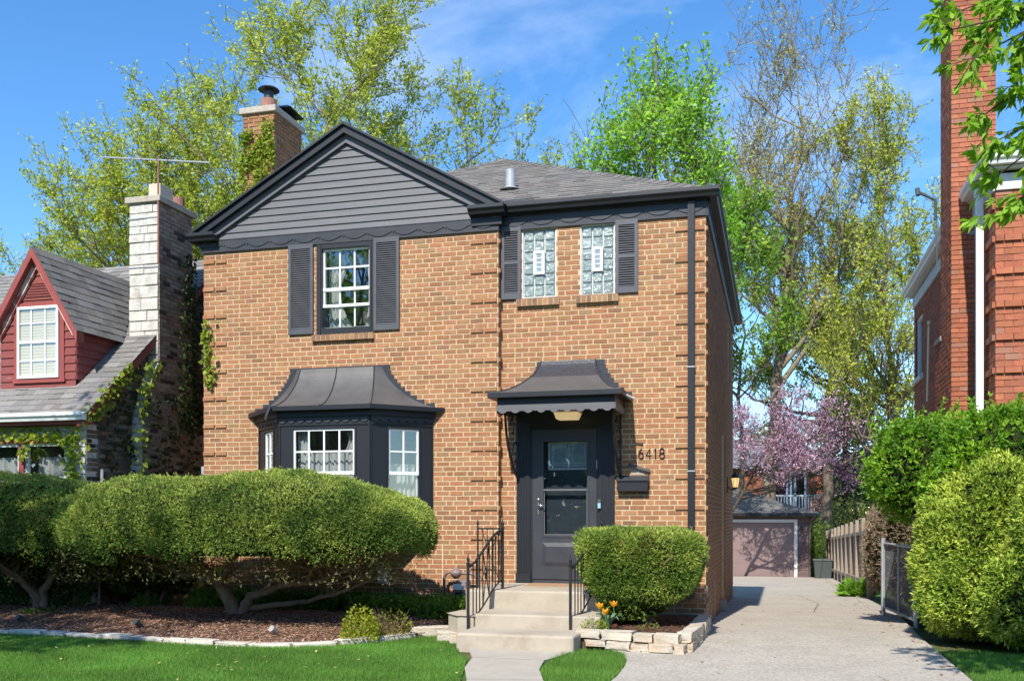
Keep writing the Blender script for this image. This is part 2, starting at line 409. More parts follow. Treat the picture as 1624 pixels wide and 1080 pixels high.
def recess(fr, u0, u1, z0, z1, d0, d1):
    mb = MB(fr)   # an open box behind the glass
    P = lambda u, d, z: (u, d, z)
    mb.poly([P(u0, d0, z0), P(u1, d0, z0), P(u1, d0, z1), P(u0, d0, z1)])
    mb.poly([P(u0, d0, z0), P(u0, d1, z0), P(u0, d1, z1), P(u0, d0, z1)])
    mb.poly([P(u1, d0, z0), P(u1, d1, z0), P(u1, d1, z1), P(u1, d0, z1)])
    mb.poly([P(u0, d0, z0), P(u1, d0, z0), P(u1, d1, z0), P(u0, d1, z0)])
    mb.poly([P(u0, d0, z1), P(u1, d0, z1), P(u1, d1, z1), P(u0, d1, z1)])
    return mb
def shutter(house, fr, u0, u1, z0, z1, mid=False, seed=0, warped=False):
    mb = MB(fr); s = .045; rng = random.Random(seed); D = .035
    mb.box(u0, u0 + s, 0.002, D, z0, z1); mb.box(u1 - s, u1, 0.002, D, z0, z1)
    zz = [z0, z1]
    mb.box(u0 + s, u1 - s, .002, D - .002, z0, z0 + .085); mb.box(u0 + s, u1 - s, .002, D - .002, z1 - .07, z1)
    rng0 = [(z0 + .085, z1 - .07)]
    if mid:
        zm = z0 + (z1 - z0) * .50; mb.box(u0 + s, u1 - s, .002, D - .002, zm - .02, zm + .02)
        rng0 = [(z0 + .085, zm - .02), (zm + .02, z1 - .07)]
    mb.box(u0 + s, u1 - s, .002, .006, z0 + .085, z1 - .07)
    for (a, b) in rng0:
        n = int((b - a) / .031)
        for k in range(n):
            z = a + (b - a) * (k + .1) / n; w1 = rng.uniform(-.006, .006) if warped and b > (z0 + z1) / 2 else 0; w2 = -w1 * rng.random()
            mb.hexa([(u0 + s, .026, z + w1), (u1 - s, .026, z + w2), (u1 - s, .031, z + .004 + w2), (u0 + s, .031, z + .004 + w1),
                     (u0 + s, .008, z + .022 + w1), (u1 - s, .008, z + .022 + w2), (u1 - s, .013, z + .027 + w2), (u0 + s, .013, z + .027 + w1)])
    return mb.build('shutter', M_shutter, house)
def brick_sill(house, fr, u0, u1, z0, z1, seed):
    rng = random.Random(seed); mb = MB(fr); mb.m = 1; mb.box(u0, u1, -.012, .045, z0, z1 - .004); mb.m = 0
    n = max(3, round((u1 - u0) / .074)); wd = (u1 - u0) / n
    for k in range(n):
        mb.c = vary(rng.choice([(.30, .165, .09), (.22, .13, .08), (.36, .22, .12), (.26, .15, .09)]), rng)
        a, b = u0 + k * wd + .006, u0 + (k + 1) * wd - .006
        mb.hexa([(a, -.01, z0 - .002), (b, -.01, z0 - .002), (b, .054, z0 - .004), (a, .054, z0 - .004), (a, -.01, z1 + .02), (b, -.01, z1 + .02), (b, .054, z1), (a, .054, z1)])
    mb.c = (1, 1, 1)
    return mb.build('window_sill', [M_brick, M_mortar], house)

# ================================================================== THE BRICK HOUSE
house = thing('brick_house', 'two-storey tan brick house with charcoal gable, black trim and numerals 6418 beside its dark door', 'house', (-.92, 0, .09))
FL = FR((0, 0, 0)); FM = FR((0, .13, 0)); FS = FR((2.87, 0, 0), (0, 1, 0), (1, 0, 0)); FW = FR((-4.712, 0, 0), (0, 1, 0), (-1, 0, 0))
BACK = 8.95
UW = (-2.80, -1.89, 4.28, 5.62)         # upper window
GB1 = (.31, .805, 4.675, 5.655); GB2 = (1.146, 1.633, 4.665, 5.65)
DOOR = (.40, 1.42, .60, 2.90)
BAYO = (-3.60, -1.14, 1.45, 3.0)
bw = MB(FL)
opL = [UW, BAYO]; opM = [GB1, GB2, DOOR]
bricks(bw, -4.712, 0, .47, 5.64, opL, quoins=[(-4.712, -4.30), (-.41, 0)], seed=1)
bw.fr = FM; bricks(bw, .002, 2.87, .29, 5.66, opM, quoins=[(2.45, 2.87)], seed=2)
bw.fr = FR((0, 0, 0), (0, 1, 0), (1, 0, 0)); bricks(bw, .014, .117, .47, 5.64, seed=3, flem=False, quoins=[(0, .2)])
bw.fr = FS
SB = [(6.45, 7.25, 4.25, 5.45)]
bricks(bw, .144, BACK, -.2, 5.66, SB, quoins=[(.1, .56)], seed=4)
bw.fr = FW; bricks(bw, .013, BACK, -.2, 5.64, seed=5, quoins=[(.0, .42)])
rng = random.Random(8); z = 4.26
while z < 5.62:
    bw.c = vary((.20, .11, .07), rng); bw.box(6.34, 6.45, .003, .03, z, z + .055); bw.box(7.25, 7.36, .003, .03, z, z + .055); z += .14
bw.c = (1, 1, 1)
bw.m = 1
bw.fr = FL; core(bw, -4.7085, -.0035, .44, 5.80, opL)
bw.fr = FM; core(bw, -.0034, 2.8665, .27, 5.80, opM, d0=-.23)
bw.fr = FS; core(bw, .362, BACK, -.4, 5.80, SB, d0=-.26)
bw.fr = FR((-4.7085, 0, 0), (0, 1, 0), (-1, 0, 0)); core(bw, .251, BACK, -.4, 5.78, d0=-.25, d1=0)
bw.fr = FR((0, BACK, 0), (1, 0, 0), (0, 1, 0)); core(bw, -4.70, 2.857, -.4, 5.79, d0=0, d1=.2)
bw.build('brick_wall', [M_brick, M_mortar], house)
# foundation
fd = MB(); fd.box(-4.70, -.02, -.018, .2, -.1, .468); fd.box(0, 2.855, .115, .36, -.1, .289)
fd.build('foundation', M_conc, house)
# side window with soldier edge, side lantern post strip
sw = MB(FS); sw.box(6.45, 7.25, -.10, -.06, 4.25, 5.45); wv = sw.build('window', M_room, house)
s2 = MB(FS); sash(s2, 6.47, 7.23, 4.27, 5.43, -.04, .05); s2.box(6.47, 7.23, -.06, -.035, 4.83, 4.88); s2.build('sash', M_white, wv)
# corner stones low on the side wall, and a slim projecting pier with the side entry
pier = MB(FS)
bricks(pier, 4.05, 4.35, -.1, 3.0, seed=9, flem=False); pier.c = (1, 1, 1)
pier.fr = FR((2.93, 0, 0), (0, 1, 0), (1, 0, 0)); bricks(pier, 4.05, 4.35, -.1, 3.0, seed=9, flem=False)
pier.m = 1; pier.box(4.05, 4.35, -.06, -.0125, -.1, 3.0)
pier.build('side_pier', [M_brick, M_mortar], house)
for q in ((.20, .36, .002, .012, .1, .66), (1.9, 2.02, .002, .012, .0, .62), (3.72, 4.0, .0, .09, -.1, .16)): sb = MB(FS); sb.box(*q); sb.build('stone_patch', M_concrete_block, house)

# --- main roof (hip) and gable roof
ex0, ex1, ey0, ey1, ez = -4.92, 2.95, .045, 9.2, 5.965
rx = (ex0 + ex1) / 2; half = (ex1 - ex0) / 2; pitch = math.atan2(8.05 - ez, 3.75)
yA = ey0 + 3.75; yB = ey1 - 3.75; rz = 8.05
def slope(o, u, up):   # frame on a roof slope
    o, u, up = Vector(o), Vector(u).normalized(), Vector(up).normalized(); n = u.cross(up)
    if n.z < 0: n = -n
    return FR(o, u, n, up)
rf = MB()
A, B, Cc, D = (ex0, ey0, ez), (ex1, ey0, ez), (ex1, ey1, ez), (ex0, ey1, ez); P1, P2 = (rx, yA, rz), (rx, yB, rz)
rf.m = 1
rf.poly([A, B, P1]); rf.poly([B, Cc, P2, P1]); rf.poly([Cc, D, P2]); rf.poly([D, A, P1, P2]); rf.poly([A, B, Cc, D])
rf.m = 0
L = math.hypot(3.75, rz - ez)
rf.fr = slope(A, (1, 0, 0), (0, 3.75, rz - ez)); shingles(rf, [(0, -.02), (ex1 - ex0, -.02), (half, L)], seed=11)
L2 = math.hypot(half, rz - ez)
rf.fr = slope(B, (0, 1, 0), (-half, 0, rz - ez)); shingles(rf, [(0, -.02), (ey1 - ey0, -.02), (yB - ey0, L2), (yA - ey0, L2)], seed=12)
rf.fr = slope(D, (0, -1, 0), (half, 0, rz - ez)); shingles(rf, [(0, -.02), (ey1 - ey0, -.02), (ey1 - yA, L2), (ey1 - yB, L2)], seed=13)
# hip caps
rf.fr = None
def ridgecap(mb, a, b, n, seed, wd=.13, base=(.17, .157, .145)):
    a, b = Vector(a), Vector(b); d = (b - a) / n; t = d.normalized(); side = t.cross(Vector((0, 0, 1))).normalized(); up = side.cross(t); rg = random.Random(seed)
    for k in range(n):
        p = a + d * k; q = a + d * (k + 1) ; kk = 1 + rg.uniform(-.2, .2); mb.c = tuple(x * kk for x in base)
        P = [p - side * wd - up * .035, p + up * .030, p + side * wd - up * .035, q + side * wd - up * .045, q + up * .018, q - side * wd - up * .045]
        i = [mb.v(x) for x in P]; mb.f(i[0], i[1], i[4], i[5]); mb.f(i[1], i[2], i[3], i[4]); mb.f(i[0], i[2], i[1])
    mb.c = (1, 1, 1)
ridgecap(rf, B, P1, 34, 1); ridgecap(rf, A, P1, 34, 2); ridgecap(rf, P1, P2, 10, 3); ridgecap(rf, Cc, P2, 30, 4)
# gable roof slopes
gx, gz, gs = -2.315, 7.325, .562; gy0, gy1 = -.13, 2.7
eL, eR = -4.865, .12
for sx, e in ((-1, eL), (1, eR)):
    hw = abs(e - gx); ez2 = gz - gs * hw; Lg = math.hypot(hw, gs * hw)
    if sx < 0: rf.fr = slope((e, gy1, ez2), (0, -1, 0), (hw, 0, gs * hw))
    else: rf.fr = slope((e, gy0, ez2), (0, 1, 0), (-hw, 0, gs * hw))
    rf.m = 1; rf.poly([(0, -.0, 0), (gy1 - gy0, -.0, 0), (gy1 - gy0, 0, Lg), (0, 0, Lg)]); rf.m = 0
    shingles(rf, [(0, -.02), (gy1 - gy0, -.02), (gy1 - gy0, Lg), (0, Lg)], seed=15 + sx)
rf.build('roof', [M_shingle, M_black], house)
vp = MB(); VX, VY, VZ = -.15, 1.2, 6.61; vp.tube([(VX, VY, VZ - .1), (VX, VY, VZ + .29)], .075, 16); vp.tube([(VX, VY, VZ - .02), (VX, VY, VZ + .02)], [.17, .10], 16)
vp.build('vent_pipe', M_galv, house, smooth=False)
# --- gable siding, rake boards
gs_ = MB(FL)
zg0 = 5.80; hw = (gz - .20 - zg0) / gs
gs_.prism([(gx - hw, zg0), (gx + hw, zg0), (gx, gz - .20)], -.02, .004)
clap(gs_, [(gx - hw + .0, zg0), (gx + hw, zg0), (gx, gz - .2)], .1075, lip=.021)
gs_.build('gable_siding', M_siding, house)
def rake(mb, t0, t1, d0, d1, xl=eL, xr=eR):
    """board band between perpendicular offsets below the roof line"""
    for sx, e in ((-1, xl), (1, xr)):
        f = lambda x, t: (x, gz - gs * abs(x - gx) - t)
        mb.prism([f(gx, t0), f(e, t0), f(e, t1), f(gx, t1)] if sx < 0 else [f(gx, t0), f(gx, t1), f(e, t1), f(e, t0)], d0, d1)
rb = MB(FL); rake(rb, .012, .125, -.1, .125); rake(rb, -.022, .012, -.1, .165); rb.build('rake_fascia', M_black, house)
rb = MB(FL); rake(rb, .125, .245, .0, .05, -4.70, -.02); rake(rb, .235, .25, .0, .062, -4.70, -.02); rb.build('rake_board', M_siding, house)
# --- frieze boards with scalloped apron
def scallop_pts(u0, u1, zt, zb, per, amp, dbl=True):
    pts = [(u0, zt)]; n = max(1, round((u1 - u0) / per)); per = (u1 - u0) / n; low = []
    for k in range(n):
        a = u0 + k * per
        for j in range(8):
            t = j / 8; low.append((a + per * (.09 + .82 * t), zb + amp - amp * math.sin(math.pi * min(1, t * 8 / 7)) ** .8))
        low.append((a + per * .955, zb + amp * 1.55)) if dbl else None
        low.append((a + per, zb + amp * .75))
        low.append((a + per * 1.045, zb + amp * 1.55)) if dbl and k < n - 1 else None
    return [(u0, zt), *low, (u1, zt)]
def scallop(mb, u0, u1, zt, zb, per, amp, d0, d1, dbl=True):
    P = scallop_pts(u0, u1, zt, zb, per, amp, dbl)
    low = P[1:-1]
    low = [(u0, low[0][1])] + low + [(u1, low[-1][1])]
    for a, b in zip(low, low[1:]):
        if b[0] - a[0] < 1e-5: continue
        mb.hexa([(a[0], d0, a[1]), (b[0], d0, b[1]), (b[0], d1, b[1]), (a[0], d1, a[1]), (a[0], d0, zt), (b[0], d0, zt), (b[0], d1, zt), (a[0], d1, zt)])
fz = MB(FL)
fz.box(-4.735, .012, .0, .030, 5.625, 5.80); fz.box(-4.75, .016, .0, .036, 5.80, 5.812)
scallop(fz, -4.74, .014, 5.79, 5.665, .40, .040, .0302, .040)
fz.fr = FR((0.012, 0, 0), (0, 1, 0), (1, 0, 0)); fz.box(0, .12, 0, .004, 5.625, 5.80)
fz.fr = FM; fz.box(.018, 2.885, .0, .030, 5.645, 5.892); fz.box(.018, 2.885, .030, .048, 5.84, 5.892); scallop(fz, .02, 2.885, 5.83, 5.690, .40, .042, .0302, .040)
fz.fr = FS; fz.box(.10, 9.0, .0, .03, 5.64, 5.892); fz.box(.14, 9.0, .03, .05, 5.80, 5.893)
fz.build('frieze_board', M_trim, house)
# soffits
for q in ((.1, 2.94, .05, .13, 5.894, 5.93), (2.87, 2.94, .13, 9.18, 5.896, 5.932), (-4.90, -4.71, .0, 9.18, 5.85, 5.90)):
    so = MB(); so.box(*q); so.build('soffit', M_copper, house)
# gutters: K profile
KP = [(0, 0), (.075, 0), (.088, .035), (.112, .06), (.120, .072), (.120, .118), (.108, .118), (.108, .08), (.01, .08), (.0, .118)]
def gutter(mb, fr, u0, u1, z, d=0):
    old = mb.fr; mb.fr = fr; n = len(KP)
    a = [mb.v((u0, d + p[0], z + p[1])) for p in KP]; b = [mb.v((u1, d + p[0], z + p[1])) for p in KP]
    for k in range(n): mb.f(a[k], a[(k + 1) % n], b[(k + 1) % n], b[k])
    mb.f(*a[::-1]); mb.f(*b); mb.fr = old
gt = MB(); gutter(gt, FR((0, .048, 0)), .135, 3.06, 5.862); gt.build('gutter', M_black, house)
gt = MB(); gutter(gt, FR((2.94, 0, 0), (0, 1, 0), (1, 0, 0)), .05, 9.2, 5.861); gt.build('gutter', M_black, house)
gt = MB(); gutter(gt, FL, -.40, .125, 5.835, .08); gt.fr = FL; gt.box(-.40, .125, .0, .08, 5.818, 5.93); gt.box(-.38, .06, .0, .055, 5.70, 5.818); gt.build('cornice_return', M_black, house)
gt = MB(); gutter(gt, FL, -4.88, -4.43, 5.78, .08); gt.fr = FL; gt.box(-4.87, -4.43, .0, .08, 5.778, 5.885); gt.box(-4.76, -4.45, .0, .055, 5.70, 5.778); gt.build('cornice_return', M_black, house)
# little valley saddle behind the return
vs_ = MB(); vs_.prism([(.05, 5.97), (.52, 5.97), (.49, 6.07), (.13, 6.055)], .05, .09); vs_.prism([(.05, 5.96), (.10, 5.96), (.10, 6.06), (.05, 6.03)], .05, .4); vs_.build('valley_flashing', M_flash, house)
# downspout
ds = MB(FM); ds.box(2.632, 2.722, .012, .085, .74, 5.83)
for k in range(3): ds.box(2.648 + k * .024, 2.658 + k * .024, .085, .089, .8, 5.80)
dso = ds.build('downspout', M_black, house, bevel=.006)
for z_ in (2.2, 3.6): d2 = MB(FM); d2.box(2.624, 2.73, .0, .091, z_, z_ + .015); d2.build('strap', M_galv, dso)
d3 = MB(FM); d3.hexa([(2.62, .01, .62), (2.735, .01, .62), (2.735, .22, .50), (2.62, .22, .50), (2.62, .01, .78), (2.735, .01, .78), (2.735, .24, .60), (2.62, .24, .60)]); d3.build('outlet', M_copper, dso)

# --- upper window
def win_unit(name, fr, u0, u1, z0, z1): pass
uw = MB(FL); c0, c1 = UW[0], UW[1]
for (a, b, c, d) in ((-2.80, -2.715, 4.28, 5.625), (-1.955, -1.89, 4.28, 5.625)):
    uw.box(a, b, -.10, .022, c, d)
uw.box(-2.715, -1.955, -.10, .022, 5.555, 5.625); uw.box(-2.715, -1.955, -.10, .028, 4.28, 4.375)
uw.box(-2.75, -2.73, .022, .034, 4.30, 5.60); uw.box(-1.94, -1.92, .022, .034, 4.30, 5.60)
W1 = uw.build('window', M_black, house)
ws = MB(FL); a, b = -2.715, -1.955
ws.box(a, a + .028, -.07, -.03, 4.70, 5.555); ws.box(b - .028, b, -.07, -.03, 4.70, 5.555); ws.box(a, b, -.071, -.028, 5.525, 5.5551)
ws.box(a, b, -.075, -.02, 4.93, 4.975); ws.box(a, b, -.072, -.018, 4.69, 4.73)
ws.box(a, b, -.105, -.076, 4.375, 4.40)
for k in (1, 2):
    x = a + .028 + (b - a - .056) * k / 3
    ws.box(x - .012, x + .012, -.0575, -.044, 4.975, 5.525); ws.box(x - .011, x + .011, -.0575, -.05, 4.40, 4.69); ws.box(x - .011, x + .011, -.0575, -.05, 4.73, 4.93)
ws.box(a + .028, b - .028, -.057, -.043, 5.262, 5.286)
ws.build('sash', M_white, W1)
pn = MB(FL); pn.box(a + .001, b - .001, -.062, -.058, 4.38, 5.54); pn.build('pane', M_glass, W1)
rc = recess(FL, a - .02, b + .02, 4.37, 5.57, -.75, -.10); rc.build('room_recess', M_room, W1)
cm = curtain_mesh(FL, -2.72, -2.30, 4.38, 5.50, -.24, 5, .018, 1, .55); cm.build('curtain', M_curtain, W1, smooth=True)
cm = curtain_mesh(FL, -1.94, -2.16, 4.38, 5.50, -.24, 4, .018, 2, .4); cm.build('curtain', M_curtain, W1, smooth=True)
cm = curtain_mesh(FL, -2.70, -1.96, 5.30, 5.52, -.22, 9, .015, 3); cm.build('valance', M_curtain, W1, smooth=True)
brick_sill(house, FL, -2.875, -1.885, 4.19, 4.275, 1)
shutter(house, FL, -3.258, -2.855, 4.305, 5.645, seed=1); shutter(house, FL, -1.885, -1.487, 4.305, 5.65, seed=2)
shutter(house, FM, -.005 + .02, .30, 4.67, 5.70, mid=True, seed=3); shutter(house, FM, 1.645, 1.955, 4.665, 5.67, mid=True, seed=4, warped=True)
# --- glass block windows
def gblock(o, seed):
    u0, u1, z0, z1 = o; rng = random.Random(seed)
    fr = MB(FM); fr.box(u0, u1, -.10, -.045, z0, z1); sash(fr, u0, u1, z0, z1, -.012, .018, .05)
    W = fr.build('glass_block_window', M_greywhite, house)
    n, m = 3, 6; U0, U1, Z0, Z1 = u0 + .02, u1 - .02, z0 + .02, z1 - .02; cw, chh = (U1 - U0) / n, (Z1 - Z0) / m
    gb = MB(FM)
    for i in range(n):
        for j in range(m):
            if i == 1 and j in (2, 3): continue
            a, b, c, d = U0 + i * cw + .005, U0 + (i + 1) * cw - .005, Z0 + j * chh + .005, Z0 + (j + 1) * chh - .005
            e = .014; P = [(a, -.045, c), (b, -.045, c), (b, -.045, d), (a, -.045, d)]; Q = [(a + e, -.022, c + e), (b - e, -.022, c + e), (b - e, -.022, d - e), (a + e, -.022, d - e)]
            i0 = [gb.v(p) for p in P]; 
            N = 5; gr = [[gb.v((a + e + (b - a - 2 * e) * x / N, -.022 + rng.uniform(-.004, .004), c + e + (d - c - 2 * e) * y / N)) for x in range(N + 1)] for y in range(N + 1)]
            for y in range(N):
                for x in range(N): gb.f(gr[y][x], gr[y][x + 1], gr[y + 1][x + 1], gr[y + 1][x])
            for x in range(N):
                pa, pb = (a + (b - a) * x / N), (a + (b - a) * (x + 1) / N)
                gb.f(gb.v((pa, -.045, c)), gb.v((pb, -.045, c)), gr[0][x + 1], gr[0][x]); gb.f(gb.v((pb, -.045, d)), gb.v((pa, -.045, d)), gr[N][x], gr[N][x + 1])
                pa, pb = (c + (d - c) * x / N), (c + (d - c) * (x + 1) / N)
                gb.f(gb.v((a, -.045, pb)), gb.v((a, -.045, pa)), gr[x][0], gr[x + 1][0]); gb.f(gb.v((b, -.045, pa)), gb.v((b, -.045, pb)), gr[x + 1][N], gr[x][N])
    gb.build('glass_blocks', M_gblock, W)
    a, b, c, d = U0 + cw - .004, U0 + 2 * cw + .004, Z0 + 2 * chh - .006, Z0 + 4 * chh + .012
    vt = MB(FM); sash(vt, a, b, c, d, .006, .036, .03); vt.box(a + .036, b - .036, -.012, -.006, c + .036, d - .036)
    for k in range(1, 4): z = c + .036 + (d - c - .072) * k / 4; vt.box(a + .036, b - .036, -.006, .0, z - .006, z + .006)
    vt.build('vent', M_white, W)
    pl = MB(FM); 
    for k in range(4): z = c + .036 + (d - c - .072) * k / 4; pl.box(a + .042, b - .042, -.0058, -.0045, z + .008, z + (d - c - .072) / 4 - .008)
    pl.build('vent_glass', M_lead, W)
gblock(GB1, 1); gblock(GB2, 2)
brick_sill(house, FM, .238, .85, 4.56, 4.66, 3); brick_sill(house, FM, 1.093, 1.685, 4.56, 4.655, 4)

# --- front door and surround
dr = MB(FM)
for (a, b) in ((.245, .44), (1.425, 1.632)):
    dr.box(a, b, .0, .055, .60, 2.86); dr.box(a - .01, b + .01, .0, .075, .60, .80); dr.box(a - .006, b + .006, .0, .068, 2.80, 2.90)
    n = 7; wd = (b - a - .03) / n
    for k in range(n): dr.box(a + .015 + k * wd, a + .015 + (k + 1) * wd - .009, .055, .064, .81, 2.79)
dr.box(.245, 1.632, .0, .06, 2.86, 3.10); dr.box(.44, 1.425, .0, .030, 2.82, 2.86); dr.box(.44, 1.425, -.12, .02, .60, .655)
dr.box(.44, .475, -.12, .035, .655, 2.82); dr.box(1.39, 1.425, -.12, .035, .655, 2.82)
dr.build('door_surround', M_black, house)
sdoor = MB(FM); gl = (.635, 1.254, 1.337, 2.645)
sdoor.box(.478, gl[0], -.005, .045, .72, 2.815); sdoor.box(gl[1], 1.387, -.005, .045, .72, 2.815)
sdoor.box(gl[0], gl[1], -.005, .045, gl[3], 2.815); sdoor.box(gl[0], gl[1], -.005, .045, .72, gl[2])
sdoor.box(.478, 1.387, -.005, .03, .657, .72)
for (t, d) in ((.0, .052),):   # raised moulding round the glass
    a, b, c, e = gl[0] - .035, gl[1] + .035, gl[2] - .035, gl[3] + .035
    sdoor.box(a, gl[0], .045, d, c, e); sdoor.box(gl[1], b, .045, d, c, e); sdoor.box(gl[0], gl[1], .045, d, c, gl[2]); sdoor.box(gl[0], gl[1], .045, d, gl[3], e)
# raised bottom panel with bevelled rim
a, b, c, e = .62, 1.27, .90, 1.23; i = .055
o4 = [(a, .0455, c), (b, .0455, c), (b, .0455, e), (a, .0455, e)]; i4 = [(a + i, .020, c + i), (b - i, .020, c + i), (b - i, .020, e - i), (a + i, .020, e - i)]
i5 = [(x, .062, z) for x, _, z in [(a + i, 0, c + i), (b - i, 0, c + i), (b - i, 0, e - i), (a + i, 0, e - i)]]
O = [sdoor.v(p) for p in o4]; I = [sdoor.v(p) for p in i5]
for k in range(4): sdoor.f(O[k], O[(k + 1) % 4], I[(k + 1) % 4], I[k])
sdoor.f(*I)
SD = sdoor.build('storm_door', M_trim, house)
mb = MB(FM); mb.box(gl[0], gl[1], .015, .05, 1.955, 1.98); sash(mb, gl[0], gl[1], gl[2], 1.97, .03, .012, .02); mb.build('glass_rail', M_siding, SD)
mb = MB(FM); mb.box(gl[0], gl[1], .018, .022, gl[2], gl[3]); mb.build('pane', M_glassdoor, SD)
mb = MB(FM); mb.box(.55, .575, .045, .056, 1.62, 1.85); mb.build('lock_plate', M_brass, SD, bevel=.004)
mb = MB(); P0 = FM(.563, .05, 1.745); mb.tube([P0, FM(.563, .095, 1.745)], .014, 10); mb.tube([FM(.555, .095, 1.745), FM(.60, .10, 1.75), FM(.655, .10, 1.742)], [.012, .011, .009], 10); mb.build('handle', M_brass, SD, smooth=True); mb = MB(); mb.tube([FM(.563, .05, 1.83), FM(.563, .075, 1.83)], .018, 12); mb.build('lock_cylinder', M_brass, SD, smooth=True)
for z_ in (1.3, 2.25): mb = MB(FM); mb.box(1.385, 1.397, .03, .055, z_, z_ + .12); mb.build('hinge', M_galv, SD)
idr = MB(FM); idr.box(.475, 1.39, -.12, -.07, .655, 2.82)
for (a, b, c, e) in ((.66, .92, 1.0, 2.15), (.97, 1.24, 1.0, 2.15)): sash(idr, a, b, c, e, -.062, .018, .01)
ID = idr.build('inner_door', M_trim, house)
lp = (.70, 1.245, 2.27, 2.62)
mb = MB(FM); mb.box(lp[0], lp[1], -.069, -.060, lp[2], lp[3]); mb.build('leaded_light', M_lead, ID)
mb = MB(FM); sash(mb, lp[0] - .02, lp[1] + .02, lp[2] - .02, lp[3] + .02, -.054, .022, .012)
for x in (.05, .48, .95): pass
u_ = lambda t: lp[0] + (lp[1] - lp[0]) * t
v_ = lambda t: lp[2] + (lp[3] - lp[2]) * t
for (a, b, c, e) in ((.06, .075, .08, .95), (.10, .115, .08, .95), (.9, .915, .08, .95), (.94, .955, .08, .95), (.42, .435, .25, .95), (.60, .615, .25, .95), (.47, .56, .58, .62), (.42, .6, .50, .53), (.42, .6, .75, .77), (.06, .95, .20, .225), (.06, .95, .12, .14), (.42, .6, .3, .325), (.5, .515, .1, .95)):
    mb.box(u_(a), u_(b), -.060, -.056, v_(c), v_(e))
mb.build('lead_came', M_greywhite, ID)
mb = MB(FM); mb.box(1.405, 1.455, .064, .088, 1.70, 1.83); DB = mb.build('doorbell_keypad', M_plastic, house, bevel=.004)
mb = MB(FM); mb.box(1.410, 1.450, .088, .092, 1.71, 1.78); mb.build('keypad_face', M_blue, DB)

# --- bell canopy over the door
cxm = .98
def bell(t): return (1 - t) ** 2.0
def canopy_ring(t):   # t 0 top .. 1 eave -> half width, protrusion, z
    s_ = t ** 1.0
    hwid = .385 + (.875 - .385) * (1 - math.sqrt(max(0, 1 - s_))) * 1.0 if False else .385 + (.885 - .385) * s_ ** 1.6
    pro = .025 + (.93 - .025) * s_ ** 1.25
    return hwid, pro, 3.235 + .535 * (1 - s_) ** 1.45
cp = MB(FM); N = 14; rings = []
for k in range(N + 1):
    h, p, z = canopy_ring(k / N); rings.append([cp.v((cxm - h, .0, z)), cp.v((cxm - h, p, z)), cp.v((cxm + h, p, z)), cp.v((cxm + h, 0, z))])
for k in range(N):
    cp.m = 1 if k < 5 else 0
    a, b = rings[k], rings[k + 1]
    for j in range(3): cp.f(a[j], a[j + 1], b[j + 1], b[j])
cp.f(*rings[0])
CP = cp.build('entry_canopy', [M_copper, M_tar], house)
for sx in (-1, 1):
    pts = []; sm = MB()
    for k in range(N + 1):
        h, p, z = canopy_ring(k / N); pts.append(FM(cxm + sx * h, p, z + .004))
    sm.tube(pts, .010, 6)
    sm.build('roof_seam', M_flash, CP)
for sx in (-1, 1):   # stepped flashing up the brick on both sides
    fl = MB(FM)
    for k in range(8):
        z = 3.24 + k * .0655
        # canopy half width at this height
        tt = 0
        for q in range(101):
            if canopy_ring(q / 100)[2] <= z + .03: tt = q / 100; break
        h = canopy_ring(tt)[0] if z < 3.74 else .385
        o_ = .06 + (.06 if sx > 0 else 0); a, b = cxm + sx * (h - .12), cxm + sx * (h + o_)
        if a > b: a, b = b, a
        fl.prism([(a, z), (b, z), (b, z + .0698), (a, z + .0698)] if k % 1 == 0 else [], .001, .016 + .001 * (k % 2))
    fl.build('step_flashing', M_flash, CP)
cf = MB(FM); hh = .90
cf.box(cxm - hh, cxm + hh, .02, .955, 3.165, 3.242); cf.build('canopy_gutter', M_black, CP, bevel=.006)
cf = MB(FM); hf = .79; cf.box(cxm - hf, cxm + hf, .80, .86, 3.03, 3.165)
cf.box(cxm - hf, cxm - hf + .05, .0, .80, 3.03, 3.165); cf.box(cxm + hf - .05, cxm + hf, .0, .80, 3.03, 3.165); cf.box(cxm - hf + .05, cxm + hf - .05, .0, .80, 3.10, 3.12)
cf.build('canopy_fascia', M_black, CP)
cf = MB(FM); scallop(cf, cxm - hf, cxm + hf, 3.075, 2.965, .178, .032, .8602, .872, dbl=False)
cf.fr = FR(FM(cxm + hf, 0, 0), (0, 1, 0), (1, 0, 0)); scallop(cf, -.86, -.0, 3.075, 2.965, .178, .032, .0002, .012, dbl=False)
cf.fr = FR(FM(cxm - hf, 0, 0), (0, 1, 0), (-1, 0, 0)); scallop(cf, -.86, -.0, 3.075, 2.965, .178, .032, .0002, .012, dbl=False)
cf.build('canopy_valance', M_siding, CP)
for sx in (-1, 1):   # curved iron brackets
    bk = MB(); x = cxm + sx * .735
    pts = [FM(x, .03 + .62 * math.sin(a) ** 1.6, 2.16 + .86 * (1 - math.cos(a)) ) for a in [R(q) for q in range(0, 91, 9)]]
    for p, q in zip(pts, pts[1:]): 
        pass
    bk.tube(pts, [.020] * len(pts), 4); bk.tube([FM(x, .02, 2.14), FM(x, .02, 3.0)], .016, 4)
    pts2 = [FM(x, .10 + .14 * math.cos(R(q)), 2.50 + .14 * math.sin(R(q))) for q in range(0, 320, 20)]; bk.tube(pts2, .012, 4)
    pts3 = [FM(x, .30 + .10 * math.cos(R(q)), 2.84 + .10 * math.sin(R(q))) for q in range(0, 320, 20)]; bk.tube(pts3, .012, 4)
    bk.build('bracket', M_iron, CP)
pl = MB(FM); u0, u1 = .90, 1.235
pl.hexa([(u0 + .03, .36, 2.90), (u1 - .03, .36, 2.90), (u1 - .03, .58, 2.90), (u0 + .03, .58, 2.90), (u0, .33, 2.99), (u1, .33, 2.99), (u1, .61, 2.99), (u0, .61, 2.99)])
